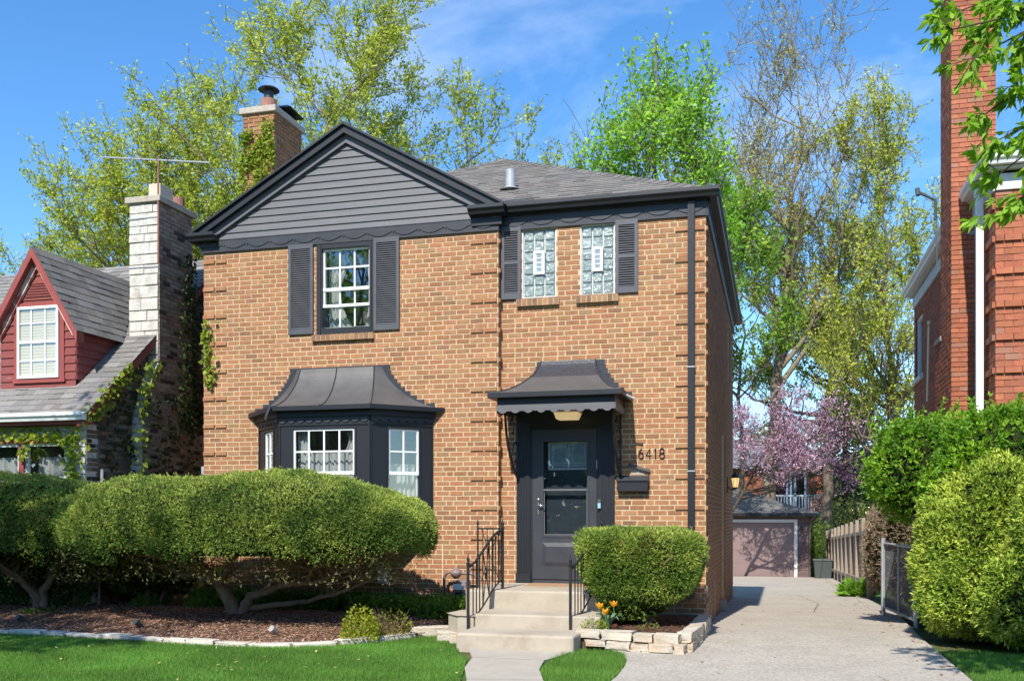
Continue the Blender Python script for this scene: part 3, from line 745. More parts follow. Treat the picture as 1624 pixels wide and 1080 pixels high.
PL = pl.build('porch_light', M_lamp, CP, bevel=.012)
pb = MB(FM); pb.box(u0 - .01, u1 + .01, .32, .62, 2.991, 3.10); pb.build('light_base', M_beige, CP)
rd = MB(); rd.tube([FM(cxm + .885, .60, 3.20), FM(cxm + 1.0, .56, 3.145)], .016, 8); rd.tube([FM(cxm + .99, .56, 3.149), FM(cxm + 1.0, .56, 3.145)], .019, 8); rd.build('drain_spout', M_galv, CP)

# --- bay window
bayP = [(-3.76, 0), (-3.07, -.65), (-1.67, -.65), (-.98, 0)]
bay = MB()
def facet(i):
    a, b = Vector((*bayP[i], 0)), Vector((*bayP[i + 1], 0)); u = (b - a); L = u.length; u.normalize(); n = Vector((u.y, -u.x, 0))
    return FR(a, u, n), L
F0, L0 = facet(0); F1, L1 = facet(1); F2, L2b = facet(2)
zb0, zb1 = 1.30, 3.06
wins = {0: (.27, .72, 1.45, 2.86), 1: (.195, 1.195, 1.45, 2.86), 2: (.24, .76, 1.45, 2.86)}
for i, (f, L) in enumerate(((F0, L0), (F1, L1), (F2, L2b))):
    bay.fr = f; core(bay, 0.0, L, zb0, zb1, [wins[i]], d0=-.06, d1=0)
    bay.box(.0, L, 0, .014, 2.88, 3.0)
    bay.box(.0, .02, .0, .014, zb0, 2.88); bay.box(L - .02, L, .0, .014, zb0, 2.88)
bay.fr = None; bay.poly([(x, y, zb0 + .002) for x, y in bayP]); bay.poly([(x, y, zb1 - .002) for x, y in bayP])
BAY = bay.build('bay_window', M_black, house)
sc = MB()
for f, L in ((F0, L0), (F1, L1), (F2, L2b)):
    sc.fr = f; scallop(sc, .0, L, 2.995, 2.915, .145, .028, .0142, .026, dbl=True)
sc.build('scalloped_trim', M_trim, BAY)
for i, (f, L) in enumerate(((F0, L0), (F1, L1), (F2, L2b))):
    a, b, c, d = wins[i]
    wc = MB(f)
    for q in ((a, a + .03, c, d), (b - .03, b, c, d)): wc.box(q[0], q[1], -.05, .012, q[2], q[3])
    wc.box(a + .03, b - .03, -.05, .012, d - .03, d); wc.box(a + .03, b - .03, -.05, .02, c, c + .03)
    WW = wc.build('bay_casement', M_black, BAY)
    a += .03; b -= .03; c += .03; d -= .03; zm = 2.20
    s3 = MB(f); sash(s3, a, b, zm, d, -.005, .027, .03); sash(s3, a, b, c, zm - .0, -.036, .025, .02); s3.box(a, b, -.034, .0, zm - .018, zm + .03)
    n = {0: 2, 1: 4, 2: 2}[i]
    for k in range(1, n): x = a + (b - a) * k / n; s3.box(x - .012, x + .012, -.0185, -.006, zm + .03, d - .027)
    s3.box(a + .027, b - .027, -.0180, -.0065, 2.50, 2.522)
    s3.build('sash', M_white, WW)
    p_ = MB(f); p_.box(a, b, -.022, -.019, c, d); p_.build('pane', M_glass, WW)
    if i == 1:
        cm = curtain_mesh(f, a - .02, b + .02, 1.5, 2.50, -.16, 11, .016, 5); cm.build('cafe_curtain', M_curtain, WW, smooth=True)
        cm = curtain_mesh(f, a - .02, a + .22, 2.5, d + .02, -.15, 3, .014, 6, .3); cm.build('curtain', M_curtain, WW, smooth=True)
        cm = curtain_mesh(f, b + .02, b - .22, 2.5, d + .02, -.15, 3, .014, 7, .3); cm.build('curtain', M_curtain, WW, smooth=True)
    elif i == 2:
        cm = curtain_mesh(f, a + .08, b - .02, 1.5, 2.34, -.14, 5, .016, 8); cm.build('cafe_curtain', M_curtain, WW, smooth=True)
    else:
        bl = MB(f)
        for k in range(26): z = c + (d - c) * k / 26; bl.hexa([(a, -.08, z), (b, -.08, z), (b, -.05, z + .004), (a, -.05, z + .004), (a, -.09, z + .034), (b, -.09, z + .034), (b, -.06, z + .038), (a, -.06, z + .038)])
        bl.build('blind', M_curtain, WW)
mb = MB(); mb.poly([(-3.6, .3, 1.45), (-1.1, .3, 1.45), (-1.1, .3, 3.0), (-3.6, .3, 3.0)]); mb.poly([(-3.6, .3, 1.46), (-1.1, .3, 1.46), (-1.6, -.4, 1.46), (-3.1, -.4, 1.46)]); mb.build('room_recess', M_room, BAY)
# bay roof: bell-shaped, panels with seams
top = [(-3.15, -.0), (-3.03, -.09), (-1.85, -.09), (-1.73, -.0)]; bot = [(-3.93, -.0), (-3.135, -.80), (-1.605, -.80), (-.81, -.0)]
def bay_ring(t):
    s_ = t ** 1.35; z = 3.145 + .625 * (1 - t) ** 1.6
    return [(a[0] + (b[0] - a[0]) * s_, a[1] + (b[1] - a[1]) * s_, z) for a, b in zip(top, bot)]
br = MB(); N = 16; rg = [[br.v(p) for p in bay_ring(k / N)] for k in range(N + 1)]
for k in range(N):
    for j in range(3): br.f(rg[k][j], rg[k][j + 1], rg[k + 1][j + 1], rg[k + 1][j])
br.f(*rg[0])
BR = br.build('bay_roof', M_copper, BAY)
def seam(fr_):
    pts = []; sm = MB()
    for k in range(N + 1):
        r = bay_ring(k / N); j = int(fr_); t = fr_ - j; j = min(j, 3); j2 = min(j + 1, 3)
        p = Vector(r[j]).lerp(Vector(r[j2]), t); pts.append(p + Vector((0, -.003, .004)))
    sm.tube(pts, .009, 6); sm.build('roof_seam', M_flash, BR)
for q in (1.0, 1.5, 2.0): seam(q)
ev = MB(); r0 = bay_ring(1)
def bandring(mb, z0, z1, off, th):
    P = []
    for (x, y) in bot:
        P.append((x, y))
    c = Vector((-2.37, 0))
    def o(k): p = [(-3.93 - off * 1.4, 0), (-3.135 - off * .4, -.80 - off), (-1.605 + off * .4, -.80 - off), (-.81 + off * 1.4, 0)]; return p[k]
    a = [mb.v((*o(k), z0)) for k in range(4)]; b = [mb.v((*o(k), z1)) for k in range(4)]
    for k in range(3): mb.f(a[k], a[k + 1], b[k + 1], b[k])
    mb.f(*a[::-1]); mb.f(*b)
bandring(ev, 3.085, 3.147, .012, 0); ev.build('bay_gutter', M_black, BAY)
ev = MB(); 
for f, L in ((F0, L0), (F1, L1), (F2, L2b)):
    ev.fr = f; ev.box(-.02, L + .02, .0, .05, 3.0, 3.085)
ev.build('bay_frieze', M_black, BAY)
mb = MB(); mb.tube([(-3.12, -.83, 3.13), (-3.15, -.86, 3.02), (-3.16, -.87, 2.96)], .028, 8); mb.build('drain_spout', M_iron, BAY)
fl = MB(FL)
for sx in (-1, 1):
    for k in range(10):
        z = 3.155 + k * .062; tt = min([q / 100 for q in range(101)], key=lambda q: abs(bay_ring(q)[0][2] - (z + .03)))
        e = bay_ring(tt)[0 if sx < 0 else 3][0]; a, b = e - sx * .05, e + sx * (.075)
        if a > b: a, b = b, a
        fl.box(a, b, .001, .016 + .001 * (k % 2), z, z + .0625)
fl.box(-3.24, -1.64, .001, .019, 3.762, 3.80)
fl.build('step_flashing', M_flash, BAY)

# --- mailbox, numbers, lantern, vent on the wall
mb = MB(FM); mb.box(1.677, 2.10, .0, .10, 1.935, 2.10); mb.prism([(0, 0), (0, 0)], 0, 0) if False else None
MX = mb.build('mailbox', M_black, house, bevel=.008)
mb = MB(FM); mb.hexa([(1.667, .0, 2.095), (2.11, .0, 2.095), (2.11, .115, 2.075), (1.667, .115, 2.075), (1.667, .0, 2.155), (2.11, .0, 2.155), (2.11, .118, 2.10), (1.667, .118, 2.10)]); mb.build('lid', M_trim, MX, bevel=.004)
mb = MB(FM); mb.hexa([(1.83, .002, 2.30), (2.12, .002, 2.215), (2.12, .05, 2.20), (1.83, .05, 2.285), (1.83, .002, 2.322), (2.12, .002, 2.237), (2.12, .05, 2.222), (1.83, .05, 2.307)]); mb.build('slanted_drip_cap', M_copper, house)
mb = MB(FM); mb.box(1.86, 2.05, -.001, .0035, 2.165, 2.27); mb.build('patched_brick', M_mortar_pale, house)
def digit(segs, u0, z0, wd, ht):
    mb = MB()
    for pts in segs:
        mb.tube([FM(u0 + p[0] * wd, .012, z0 + p[1] * ht) for p in pts], .0085, 6)
    return mb
def circ(cx, cy, rx_, ry_, a0=0, a1=360): return [(cx + rx_ * math.cos(R(a)), cy + ry_ * math.sin(R(a))) for a in range(a0, a1 + 1, 20)]
D6 = [circ(.5, .32, .42, .30), [(.10, .38), (.18, .65), (.38, .88), (.62, 1.0)]]
D4 = [[(.72, 0), (.72, 1.0), (.08, .36), (1.0, .36)]]
D1 = [[(.5, 0), (.5, 1.0), (.3, .85)]]
D8 = [circ(.5, .27, .42, .27), circ(.5, .76, .34, .24)]
for D, u0 in ((D6, 1.958), (D4, 2.058), (D1, 2.155), (D8, 2.243)):
    digit(D, u0, 2.385, .078, .135).build('house_number', M_iron, house)
ln = MB(FS); ln.box(6.10, 6.16, 0, .02, 2.05, 2.35); LN = ln.build('wall_lantern', M_iron, house)
mb = MB(); c0 = (3.03, 6.13); mb.tube([(2.88, 6.13, 2.16), (2.97, 6.13, 2.10), (3.03, 6.13, 2.12)], .012, 6); mb.lathe([(.02, 2.12), (.07, 2.14), (.07, 2.15)], *c0, 8); mb.lathe([(.095, 2.33), (.10, 2.34), (.05, 2.40), (.015, 2.43), (.012, 2.46)], *c0, 8)
for k in range(6): a = k * math.pi / 3; mb.tube([(c0[0] + .05 * math.cos(a), c0[1] + .05 * math.sin(a), 2.14), (c0[0] + .085 * math.cos(a), c0[1] + .085 * math.sin(a), 2.34)], .005, 4)
mb.build('lantern_frame', M_iron, LN)
mb = MB(); mb.lathe([(.045, 2.145), (.075, 2.33)], *c0, 8); mb.build('lantern_glass', M_lantern, LN)
mb = MB(FL); mb.box(-1.82, -1.68, .0, .05, .62, .80); mb.build('wall_vent', M_greywhite, house, bevel=.01)
# --- chimney of the house
ch = MB(FR((0, 1.85, 0))); bricks(ch, -5.13, -4.53, 5.4, 8.52, seed=21, flem=False, quoins=())
ch.fr = FR((-4.53, 0, 0), (0, 1, 0), (1, 0, 0)); bricks(ch, 1.862, 2.85, 5.4, 8.52, seed=22, flem=False)
ch.fr = FR((-5.13, 0, 0), (0, 1, 0), (-1, 0, 0)); bricks(ch, 1.862, 2.85, 0, 8.52, seed=23, flem=False)
ch.fr = None; ch.m = 1; ch.box(-5.118, -4.542, 1.8625, 2.85, -.1, 8.53)
CH = ch.build('chimney', [M_brick, M_mortar], house)
mb = MB(); mb.box(-5.18, -4.48, 1.80, 2.91, 8.53, 8.64); mb.build('chimney_cap', M_cap, CH, bevel=.015)
mb = MB(); mb.lathe([(.14, 8.66), (.15, 8.69), (.135, 8.88)], -4.80, 2.15, 16); mb.build('flue', M_terra, CH, smooth=False)
mb = MB(); mb.lathe([(.085, 8.88), (.085, 9.03)], -4.80, 2.15, 14); mb.lathe([(.19, 9.05), (.16, 9.08), (.0, 9.12)], -4.80, 2.15, 14)
for k in range(4): mb.tube([(-4.80 + .08 * math.cos(k * 1.57), 2.15 + .08 * math.sin(k * 1.57), 9.0), (-4.80 + .18 * math.cos(k * 1.57), 2.15 + .18 * math.sin(k * 1.57), 9.06)], .006, 4)
mb.build('flue_cap', M_flash, CH)
mb = MB(); mb.box(-4.98, -4.62, 2.45, 2.80, 8.70, 8.78); mb.hexa([(-5.06, 2.38, 8.84), (-4.50, 2.38, 8.84), (-4.50, 2.9, 8.80), (-5.06, 2.9, 8.80), (-4.98, 2.45, 8.90), (-4.6, 2.45, 8.90), (-4.6, 2.85, 8.86), (-4.98, 2.85, 8.86)])
for x in (-4.95, -4.62):
    for y in (2.47, 2.78): mb.tube([(x, y, 8.66), (x, y, 8.85)], .008, 4)
mb.build('flue_hood', M_iron, CH)

# ================================================================== FRONT STEPS
st = thing('front_steps', 'beige concrete stoop with three steps leading up to the dark front door', 'steps', (.9, -1.3, .09))
def slab(mb, x0, x1, y0, y1, z0, z1, nose=.0):
    mb.box(x0, x1, y0, y1, z0, z1)
mb = MB(); slab(mb, -.07, 1.80, -1.30, .11, .0, .66); mb.build('landing', M_conc, st, bevel=.022)
mb = MB(); mb.box(-.05, 1.78, -1.285, -1.2, .40, .50); mb.box(.27, 1.80, -2.0, -1.285, .0, .43); mb.build('step', M_conc, st, bevel=.02)
mb = MB(); mb.box(.25, 1.62, -2.65, -1.99, -.0, .275); mb.build('step', M_conc, st, bevel=.025)
mb = MB(); mb.prism([(-.10, -1.30), (.262, -1.31), (.262, -2.0), (.05, -1.98), (-.16, -1.72)], .0, .40, axis=2); mb.build('side_plinth', M_conc, st, bevel=.02)

mt = MB(); mt.box(.50, 1.38, -.50, -.02, .661, .672); tag(mt.build('doormat', mat('mat_fibre', (.36, .22, .12), .95, .2, 40, .6, 200), None, origin=(.94, -.2, .661)), 'thin tan doormat lying at the foot of the dark front door', 'doormat')
# railings
def railing(name, label, x0, x1, ylow, yup, zlow, zup, flare):
    t = thing(name, label, 'railing', (x1, yup, zup), 'wrought iron handrails beside the front steps')
    Pl, Pu = Vector((x0, ylow, zlow)), Vector((x1, yup, zup)); h = .80
    def post(p, hh):
        m_ = MB(); m_.tube([p, p + Vector((0, 0, hh))], .021, 4); z = p.z + hh
        m_.lathe([(.026, z - .02), (.026, z), (.012, z + .01), (.022, z + .04), (.020, z + .055), (.008, z + .075), (.004, z + .11)], p.x, p.y, 8); return m_
    post(Pl, h).build('post', M_iron, t); post(Pu, h + .0).build('post', M_iron, t)
    tr = MB(); br_ = MB(); n = 22; top_, bot_ = [], []
    for k in range(n + 1):
        s_ = k / n; e = s_ * s_ * (3 - 2 * s_)
        p = Pl.lerp(Pu, s_); zz = Pl.z + (Pu.z - Pl.z) * e
        dip = -.0
        top_.append(Vector((p.x, p.y, zz + h - .05 + .03 * math.sin(s_ * math.pi)))); bot_.append(Vector((p.x, p.y, zz + .12 - .03 * math.sin(s_ * math.pi))))
    m_ = MB(); m_.tube(top_, .017, 6); m_.build('handrail', M_iron, t); m_ = MB(); m_.tube(bot_, .010, 4); m_.build('bottom_rail', M_iron, t)
    for k in (3, 5, 7, 9, 13, 15, 17, 19): b_ = MB(); b_.tube([bot_[k], top_[k]], .0088, 4); b_.build('baluster', M_iron, t)
    sc_ = MB(); mid = (bot_[11] + top_[11]) / 2
    for sgn in (-1, 1):
        a, b = bot_[9 if sgn < 0 else 13], top_[13 if sgn < 0 else 9]; sc_.tube([a, a.lerp(mid, .6) + Vector((.0, 0, .0)), mid, b.lerp(mid, .6), b], .0075, 4)
    d_ = (Pu - Pl).normalized()
    sc_.tube([mid + d_ * (.035 * math.cos(R(a))) + Vector((0, 0, .05 * math.sin(R(a)))) for a in range(0, 361, 30)], .008, 4)
    sc_.build('scroll', M_iron, t)
    return t
RL = railing('handrail', 'black wrought iron handrail left of the front steps, nearest the gas meter', .20, .36, -2.03, -1.06, .24, .66, 0)
RR = railing('handrail', 'black wrought iron handrail right of the front steps, half hidden by the boxy yew', 1.455, 1.66, -2.03, -1.06, .24, .66, 0)
# upper short return panel of left rail
tm = MB(); xs0, xs1 = .01, .36; zz = .66; yy = -1.02
tm.tube([(xs0, yy, zz), (xs0, yy, zz + .80)], .014, 4); tm.lathe([(.02, zz + .80), (.01, zz + .82), (.018, zz + .85), (.004, zz + .9)], xs0, yy, 8)
tm.tube([(xs0, yy, zz + .78), (xs1, yy, zz + .78)], .013, 4); tm.tube([(xs0, yy, zz + .10), (xs1, yy, zz + .10)], .009, 4)
tm.build('end_post', M_iron, RL)
for x in (.08, .14, .22, .29): b_ = MB(); b_.tube([(x, yy, zz + .1), (x, yy, zz + .78)], .0065, 4); b_.build('baluster', M_iron, RL)
b_ = MB(); b_.tube([(.06, yy, zz + .78), (.18, yy, zz + .42), (.30, yy, zz + .78)], .006, 4); b_.tube([(.06, yy, zz + .1), (.18, yy, zz + .42), (.30, yy, zz + .1)], .006, 4); b_.build('scroll', M_iron, RL)

# ================================================================== GROUND, DRIVEWAY, WALK, LAWN, BEDS
gr = MB()
xs = [-400, -150, -60, -30, -16, -8, 0, 8, 16, 30, 60, 150, 400]; ys = [-150, -60, -30, -15, -8, -4, -1, 0, 4, 8, 16, 24, 32, 45, 80, 160, 400]
idg = [[gr.v((x, y, g(x, y) - .03)) for x in xs] for y in ys]
for j in range(len(ys) - 1):
    for i in range(len(xs) - 1): gr.f(idg[j][i], idg[j][i + 1], idg[j + 1][i + 1], idg[j + 1][i])
tag(gr.build('ground', M_ground), kind='structure')
dv = MB(); left = lambda y: (1.95 + .0 * y) if y < -4.6 else (2.33 if y < -3.2 else (2.45 if y < -2.4 else 2.89))
rows = [-12, -8, -5.2, -4.6, -4.0, -3.4, -3.0, -2.7, -2.45, -2.25, 0, 4, 9.0, 10, 16, 22, 25.9]; L_ = []
LX = {-12: 2.3, -8: 2.3, -5.2: 2.3, -4.6: 2.3, -4.0: 2.32, -3.4: 2.30, -3.0: 2.26, -2.7: 2.18, -2.45: 2.1, -2.25: 2.0, 0: 2.6, 4: 2.6, 9.0: 2.6, 10: .2, 16: -1.2, 22: -1.2, 25.9: -1.2}
RX = {-12: 5.5, -8: 5.5}
for y in rows:
    z = g(0, y) + .004; xr = 5.52 if y < 3 else (5.75 if y < 22 else 5.9); L_.append((dv.v((LX[y], y, z)), dv.v((xr, y, z))))
for a, b in zip(L_, L_[1:]): dv.f(a[0], a[1], b[1], b[0])
tag(dv.build('driveway', M_drive), kind='structure')
rng = random.Random(77)
def crack(pts, wd):
    mb = MB(); P = [Vector((*p, 0)) for p in pts]; q = []
    for a, b in zip(P, P[1:]):
        n = max(2, int((b - a).length / .12))
        for k in range(n): q.append(a.lerp(b, k / n) + Vector((rng.gauss(0, .012), rng.gauss(0, .018), 0)))
    q.append(P[-1]); row = []
    for k, p in enumerate(q):
        w_ = wd * rng.uniform(.4, 1.3); z = max(g(0, p.y), g(0, p.y)) + .009; d = (q[min(k + 1, len(q) - 1)] - q[max(k - 1, 0)]).normalized(); s_ = Vector((-d.y, d.x, 0)) * w_
        row.append((mb.v((p.x - s_.x, p.y - s_.y, z)), mb.v((p.x + s_.x, p.y + s_.y, z))))
    for a, b in zip(row, row[1:]): mb.f(a[0], a[1], b[1], b[0])
    return tag(mb.build('driveway_crack', M_soil), kind='structure')
for pts, wd in (([(2.6, 4.0), (5.6, 4.1)], .008), ([(2.4, -2.35), (3.4, -2.2), (4.1, -2.35)], .002), ([(4.9, -4.6), (4.7, -3.4)], .002), ([(2.6, 10.5), (5.8, 10.4)], .010), ([(4.4, 4.1), (4.6, 7.0), (4.3, 10.4)], .006), ([(1.5, 17), (5.8, 17.1)], .012)): crack(pts, wd)
nr = np.random.default_rng(14); n = 420; y = nr.uniform(-4.5, 24, n); e_ = nr.uniform(0, 1, n) < .75; x = np.where(e_, 5.5 - np.abs(nr.normal(0, .16, n)) + .02 * np.maximum(y, 0) * .3, nr.uniform(2.9, 5.4, n)); z = np.array([g(0, b) for b in y]) + .012; LX_L, LY_L, LZ_L = x, y, z
# walk slabs of different shape
wk = thing('front_walk', 'cracked pale concrete walk slabs leading from the lawn to the front steps', 'walk', (1.1, -3.4, .09)); wk['kind'] = 'structure'
for q in ([(.42, -2.66), (1.58, -2.66), (1.50, -3.12), (1.44, -3.33), (.66, -3.30), (.52, -2.95)], [(.67, -3.325), (1.44, -3.355), (1.52, -3.9), (1.70, -4.5), (1.02, -4.62), (.80, -4.0)], [(1.03, -4.645), (1.71, -4.525), (2.0, -5.6), (1.4, -5.9)], [(1.41, -5.93), (2.01, -5.63), (2.3, -7.5), (1.8, -7.8)]):
    mb = MB(); mb.prism(q, .02, .108, axis=2); mb.build('walk_slab', M_walk, wk, bevel=.008)
# mulch bed: mound
rng = random.Random(5)
edge = [(-9.5, -2.45), (-8, -2.62), (-6.9, -2.72), (-5.9, -2.74), (-5.1, -2.74), (-4.0, -2.84), (-3.2, -2.95), (-2.7, -3.0), (-1.9, -3.0), (-1.3, -2.70), (-.9, -2.25), (-.62, -1.75), (-.30, -1.45)]
def edge_y(x):
    for (x0, y0), (x1, y1) in zip(edge, edge[1:]):
        if x0 <= x <= x1: return y0 + (y1 - y0) * (x - x0) / (x1 - x0)
    return edge[0][1] if x < edge[0][0] else edge[-1][1]
def bed_z(x, y):
    e = edge_y(x); t = min(1, max(0, (y - e) / 1.6)); return .105 + .16 * t ** .8 + .025 * mnoise.noise(Vector((x * 1.3, y * 1.3, 0)))
md = MB(); NX, NY = 120, 24; ids = []
for i in range(NX + 1):
    x = -9.5 + (9.5 - .30) * i / NX; e = edge_y(x); ytop = -.01 if x > -4.71 else 0.6
    ids.append([md.v((x, e + (ytop - e) * j / NY, bed_z(x, e + (ytop - e) * j / NY) - (.05 if j == 0 else 0))) for j in range(NY + 1)])
for i in range(NX):
    for j in range(NY): md.f(ids[i][j], ids[i + 1][j], ids[i + 1][j + 1], ids[i][j + 1])
tag(md.build('planting_bed', M_soil, smooth=True), kind='structure')
# mulch chips: thousands of shreds on the mound
nr = np.random.default_rng(4); n = 52000
x = nr.uniform(-9.4, -.45, n); y = np.array([edge_y(a) for a in x]); y = y + .02 + nr.uniform(0, 1, n) ** 1.2 * 2.5 - (nr.uniform(0, 1, n) < .012) * .16
keep = (y < -.05) | (x < -4.75); x, y = x[keep], y[keep]; n = len(x)
z = np.array([bed_z(a, b) for a, b in zip(x, y)]) + nr.uniform(.0, .022, n)
def shreds(x, y, z, ln, wd, cols, tilt=.35, seed=1):
    nr = np.random.default_rng(seed); n = len(x); a = nr.uniform(0, 2 * np.pi, n); t = nr.uniform(-tilt, tilt, n)
    d = np.stack([np.cos(a) * np.cos(t), np.sin(a) * np.cos(t), np.sin(t)], 1); s_ = np.stack([-np.sin(a), np.cos(a), nr.uniform(-.5, .5, n)], 1)
    c = np.stack([x, y, z], 1); ln = nr.uniform(*ln, n)[:, None] * .5; wd = nr.uniform(*wd, n)[:, None] * .5
    V = np.stack([c - d * ln, c + s_ * wd, c + d * ln, c - s_ * wd], 1).reshape(-1, 3); F = np.arange(4 * n).reshape(-1, 4)
    return V, F
pal = 1.3 * np.array([(.36, .19, .13), (.28, .14, .095), (.40, .24, .17), (.19, .10, .07), (.44, .31, .23)])
V, F = shreds(x, y, z, (.02, .06), (.005, .012), None, seed=2)
tag(fast('mulch', V, F, pal[nr.integers(0, 5, n)] * nr.uniform(.75, 1.25, (n, 1)), M_mulch), 'reddish brown shredded bark mulch spread under the clipped yews', 'mulch', kind='stuff')
nr2 = np.random.default_rng(15); LIT = (nr2.uniform(0, 1, 420) > -1)
V, F = shreds(LX_L, LY_L, LZ_L, (.02, .07), (.012, .035), None, tilt=.25, seed=9)
tag(fast('leaf_litter', V, F, np.array([.30, .18, .10]) * nr2.uniform(.4, 1.4, (len(LX_L), 1)), M_mulch), 'scattered dry leaf bits along the edges of the driveway', 'leaf litter', kind='stuff')
# edging stones
es = []; xk = -7.7
ei = 0
proto = None
while xk < -.62:
    ln_ = rng.uniform(.32, .55); x0, x1 = xk, min(xk + ln_, -.6); y0, y1 = edge_y(x0), edge_y(x1); cx_, cy_ = (x0 + x1) / 2, (y0 + y1) / 2 - .01
    L = math.hypot(x1 - x0, y1 - y0) - .03; m_ = MB(); m_.stone(cx_, cy_ + rng.uniform(-.015, .015), .075 + rng.uniform(-.01, .012), L, rng.uniform(.12, .16), .12, math.atan2(y1 - y0, x1 - x0), rng, pw=.22)
    es.append(m_.build('edging_stone', M_edge, smooth=True, origin=(cx_, cy_, .09))); xk += ln_
for o in es: tag(o, 'flat pale limestone edging stone in the curved row between lawn and mulch', 'edging stone', 'limestone edging along the mulch bed')
# grass blades
def in_poly(px, py, poly):
    c = np.zeros(len(px), bool); q = poly
    for (x0, y0), (x1, y1) in zip(q, q[1:] + q[:1]):
        cond = ((y0 > py) != (y1 > py)) & (px < (x1 - x0) * (py - y0) / (y1 - y0 + 1e-12) + x0); c ^= cond
    return c
lawnL = [(-11, -2.5)] + [(a, b - .05) for a, b in edge] + [(-.15, -1.6), (.0, -2.2), (.22, -2.45), (.36, -2.9), (.60, -3.33), (.95, -4.62), (1.35, -5.9), (1.6, -6.6), (-11, -6.6)]
lawnR = [(1.52, -2.66), (1.66, -2.42), (2.02, -2.38), (2.18, -2.6), (2.27, -3.1), (2.30, -3.8), (2.29, -4.8), (2.28, -6.6), (2.05, -6.6), (2.0, -5.6), (1.72, -4.5), (1.54, -3.9), (1.47, -3.3)]
lawnN = [(5.56, -1.45), (5.75, -1.2), (6.6, -1.5), (9, -1.8), (9, -6.6), (5.53, -6.6)]
def grass(name, polys, dens, label, seed=7, hmax=.055):
    nr = np.random.default_rng(seed); VV = []; XX = []
    for poly in polys:
        a = np.array(poly); x0, y0 = a.min(0); x1, y1 = a.max(0); n = int((x1 - x0) * (y1 - y0) * dens)
        x = nr.uniform(x0, x1, n); y = nr.uniform(y0, y1, n); k = in_poly(x, y, poly)
        # only as far as the photograph could see, sparser outside
        k &= (nr.uniform(0, 1, n) < np.where((x < -7.2) | (y < -5.9), .15, 1.0)); XX.append(np.stack([x[k], y[k]], 1))
    P = np.concatenate(XX); n = len(P); h = nr.uniform(.028, hmax, n); a = nr.uniform(0, 2 * np.pi, n); lean = nr.uniform(.0, .55, n) * h
    la = nr.uniform(0, 2 * np.pi, n); wd = nr.uniform(.0020, .0042, n)
    z0 = np.full(n, .068)
    b = np.stack([P[:, 0], P[:, 1], z0], 1); s_ = np.stack([np.cos(a) * wd, np.sin(a) * wd, 0 * a], 1)
    tip = b + np.stack([np.cos(la) * lean, np.sin(la) * lean, h], 1)
    V = np.stack([b - s_, b + s_, tip], 1).reshape(-1, 3); F = np.arange(3 * n).reshape(-1, 3)
    t = nr.uniform(0, 1, (n, 1)); patch = np.array([mnoise.noise(Vector((q[0] * .9, q[1] * 1.6, 3))) for q in P])[:, None] * .35
    col = (np.array([.070, .180, .026]) * (1 - t) + np.array([.175, .35, .055]) * t) * (1 + 1.3 * patch)
    dry = nr.uniform(0, 1, (n, 1)) < .02; col = np.where(dry, np.array([.35, .33, .12]), col)
    return tag(fast(name, V, F, col, M_grass), label, 'grass', kind='stuff')
for nm, poly in (('lawn_turf', lawnL), ('lawn_turf', lawnR), ('lawn_turf', lawnN)):
    mb = MB(); mb.poly([(a, b, .074) for a, b in poly]); tag(mb.build('lawn', M_turf), kind='structure')
grass('grass', [lawnL], 10500, 'fresh green mown grass spreading left of the front walk', 7)
grass('grass', [lawnR], 10500, 'small tongue of green grass between the front walk and the driveway', 8, .075)
grass('grass', [lawnN], 5500, 'patch of green grass in the bottom right corner beyond the driveway', 9)
nr = np.random.default_rng(16); n = 90; x = nr.uniform(-7, 1.2, n); y = nr.uniform(-5.6, -2.9, n); k_ = in_poly(x, y, lawnL); V, F = shreds(x[k_], y[k_], np.full(k_.sum(), .118), (.015, .05), (.01, .03), None, tilt=.6, seed=17)
tag(fast('leaf_litter', V, F, np.array([.42, .33, .15]) * nr.uniform(.5, 1.4, (int(k_.sum()), 1)), M_mulch), 'few dry leaf scraps lying on the green lawn', 'leaf litter', kind='stuff')
# street behind the photographer
rd = MB(); rd.box(-200, 200, -27, -19, -.02, .045); tag(rd.build('street', M_asphalt), kind='structure')

# ================================================================== LEAF TOOLS
def unit(v): return v / (np.linalg.norm(v, axis=1, keepdims=True) + 1e-9)
def cards(P, D, ln, wd, nr, spread=.6, quads=1):
    """rhombic leaves at P pointing roughly along D"""
    n = len(P); d = unit(D + nr.normal(0, spread, (n, 3))); r = unit(nr.normal(0, 1, (n, 3))); s_ = unit(np.cross(d, r))
    ln = nr.uniform(ln[0], ln[1], n)[:, None]; wd = nr.uniform(wd[0], wd[1], n)[:, None]
    nn = np.cross(d, s_) * ln * .12
    V = np.stack([P, P + d * ln * .5 + s_ * wd * .5 + nn, P + d * ln, P + d * ln * .5 - s_ * wd * .5 + nn], 1).reshape(-1, 3)
    return V, np.arange(4 * n).reshape(-1, 4)
def lumps(V, f, amp, seed=0):
    return np.array([mnoise.noise(Vector((float(p[0]) * f + seed, float(p[1]) * f, float(p[2]) * f))) for p in V]) * amp
def sprig_cloud(P, N, nr, up=.35, ln=(.03, .06), wd=(.010, .018), per=3, spread=.5):
    P2 = np.repeat(P, per, 0); D = np.repeat(N, per, 0) + np.array([0, 0, up])
    return cards(P2, D, ln, wd, nr, spread)
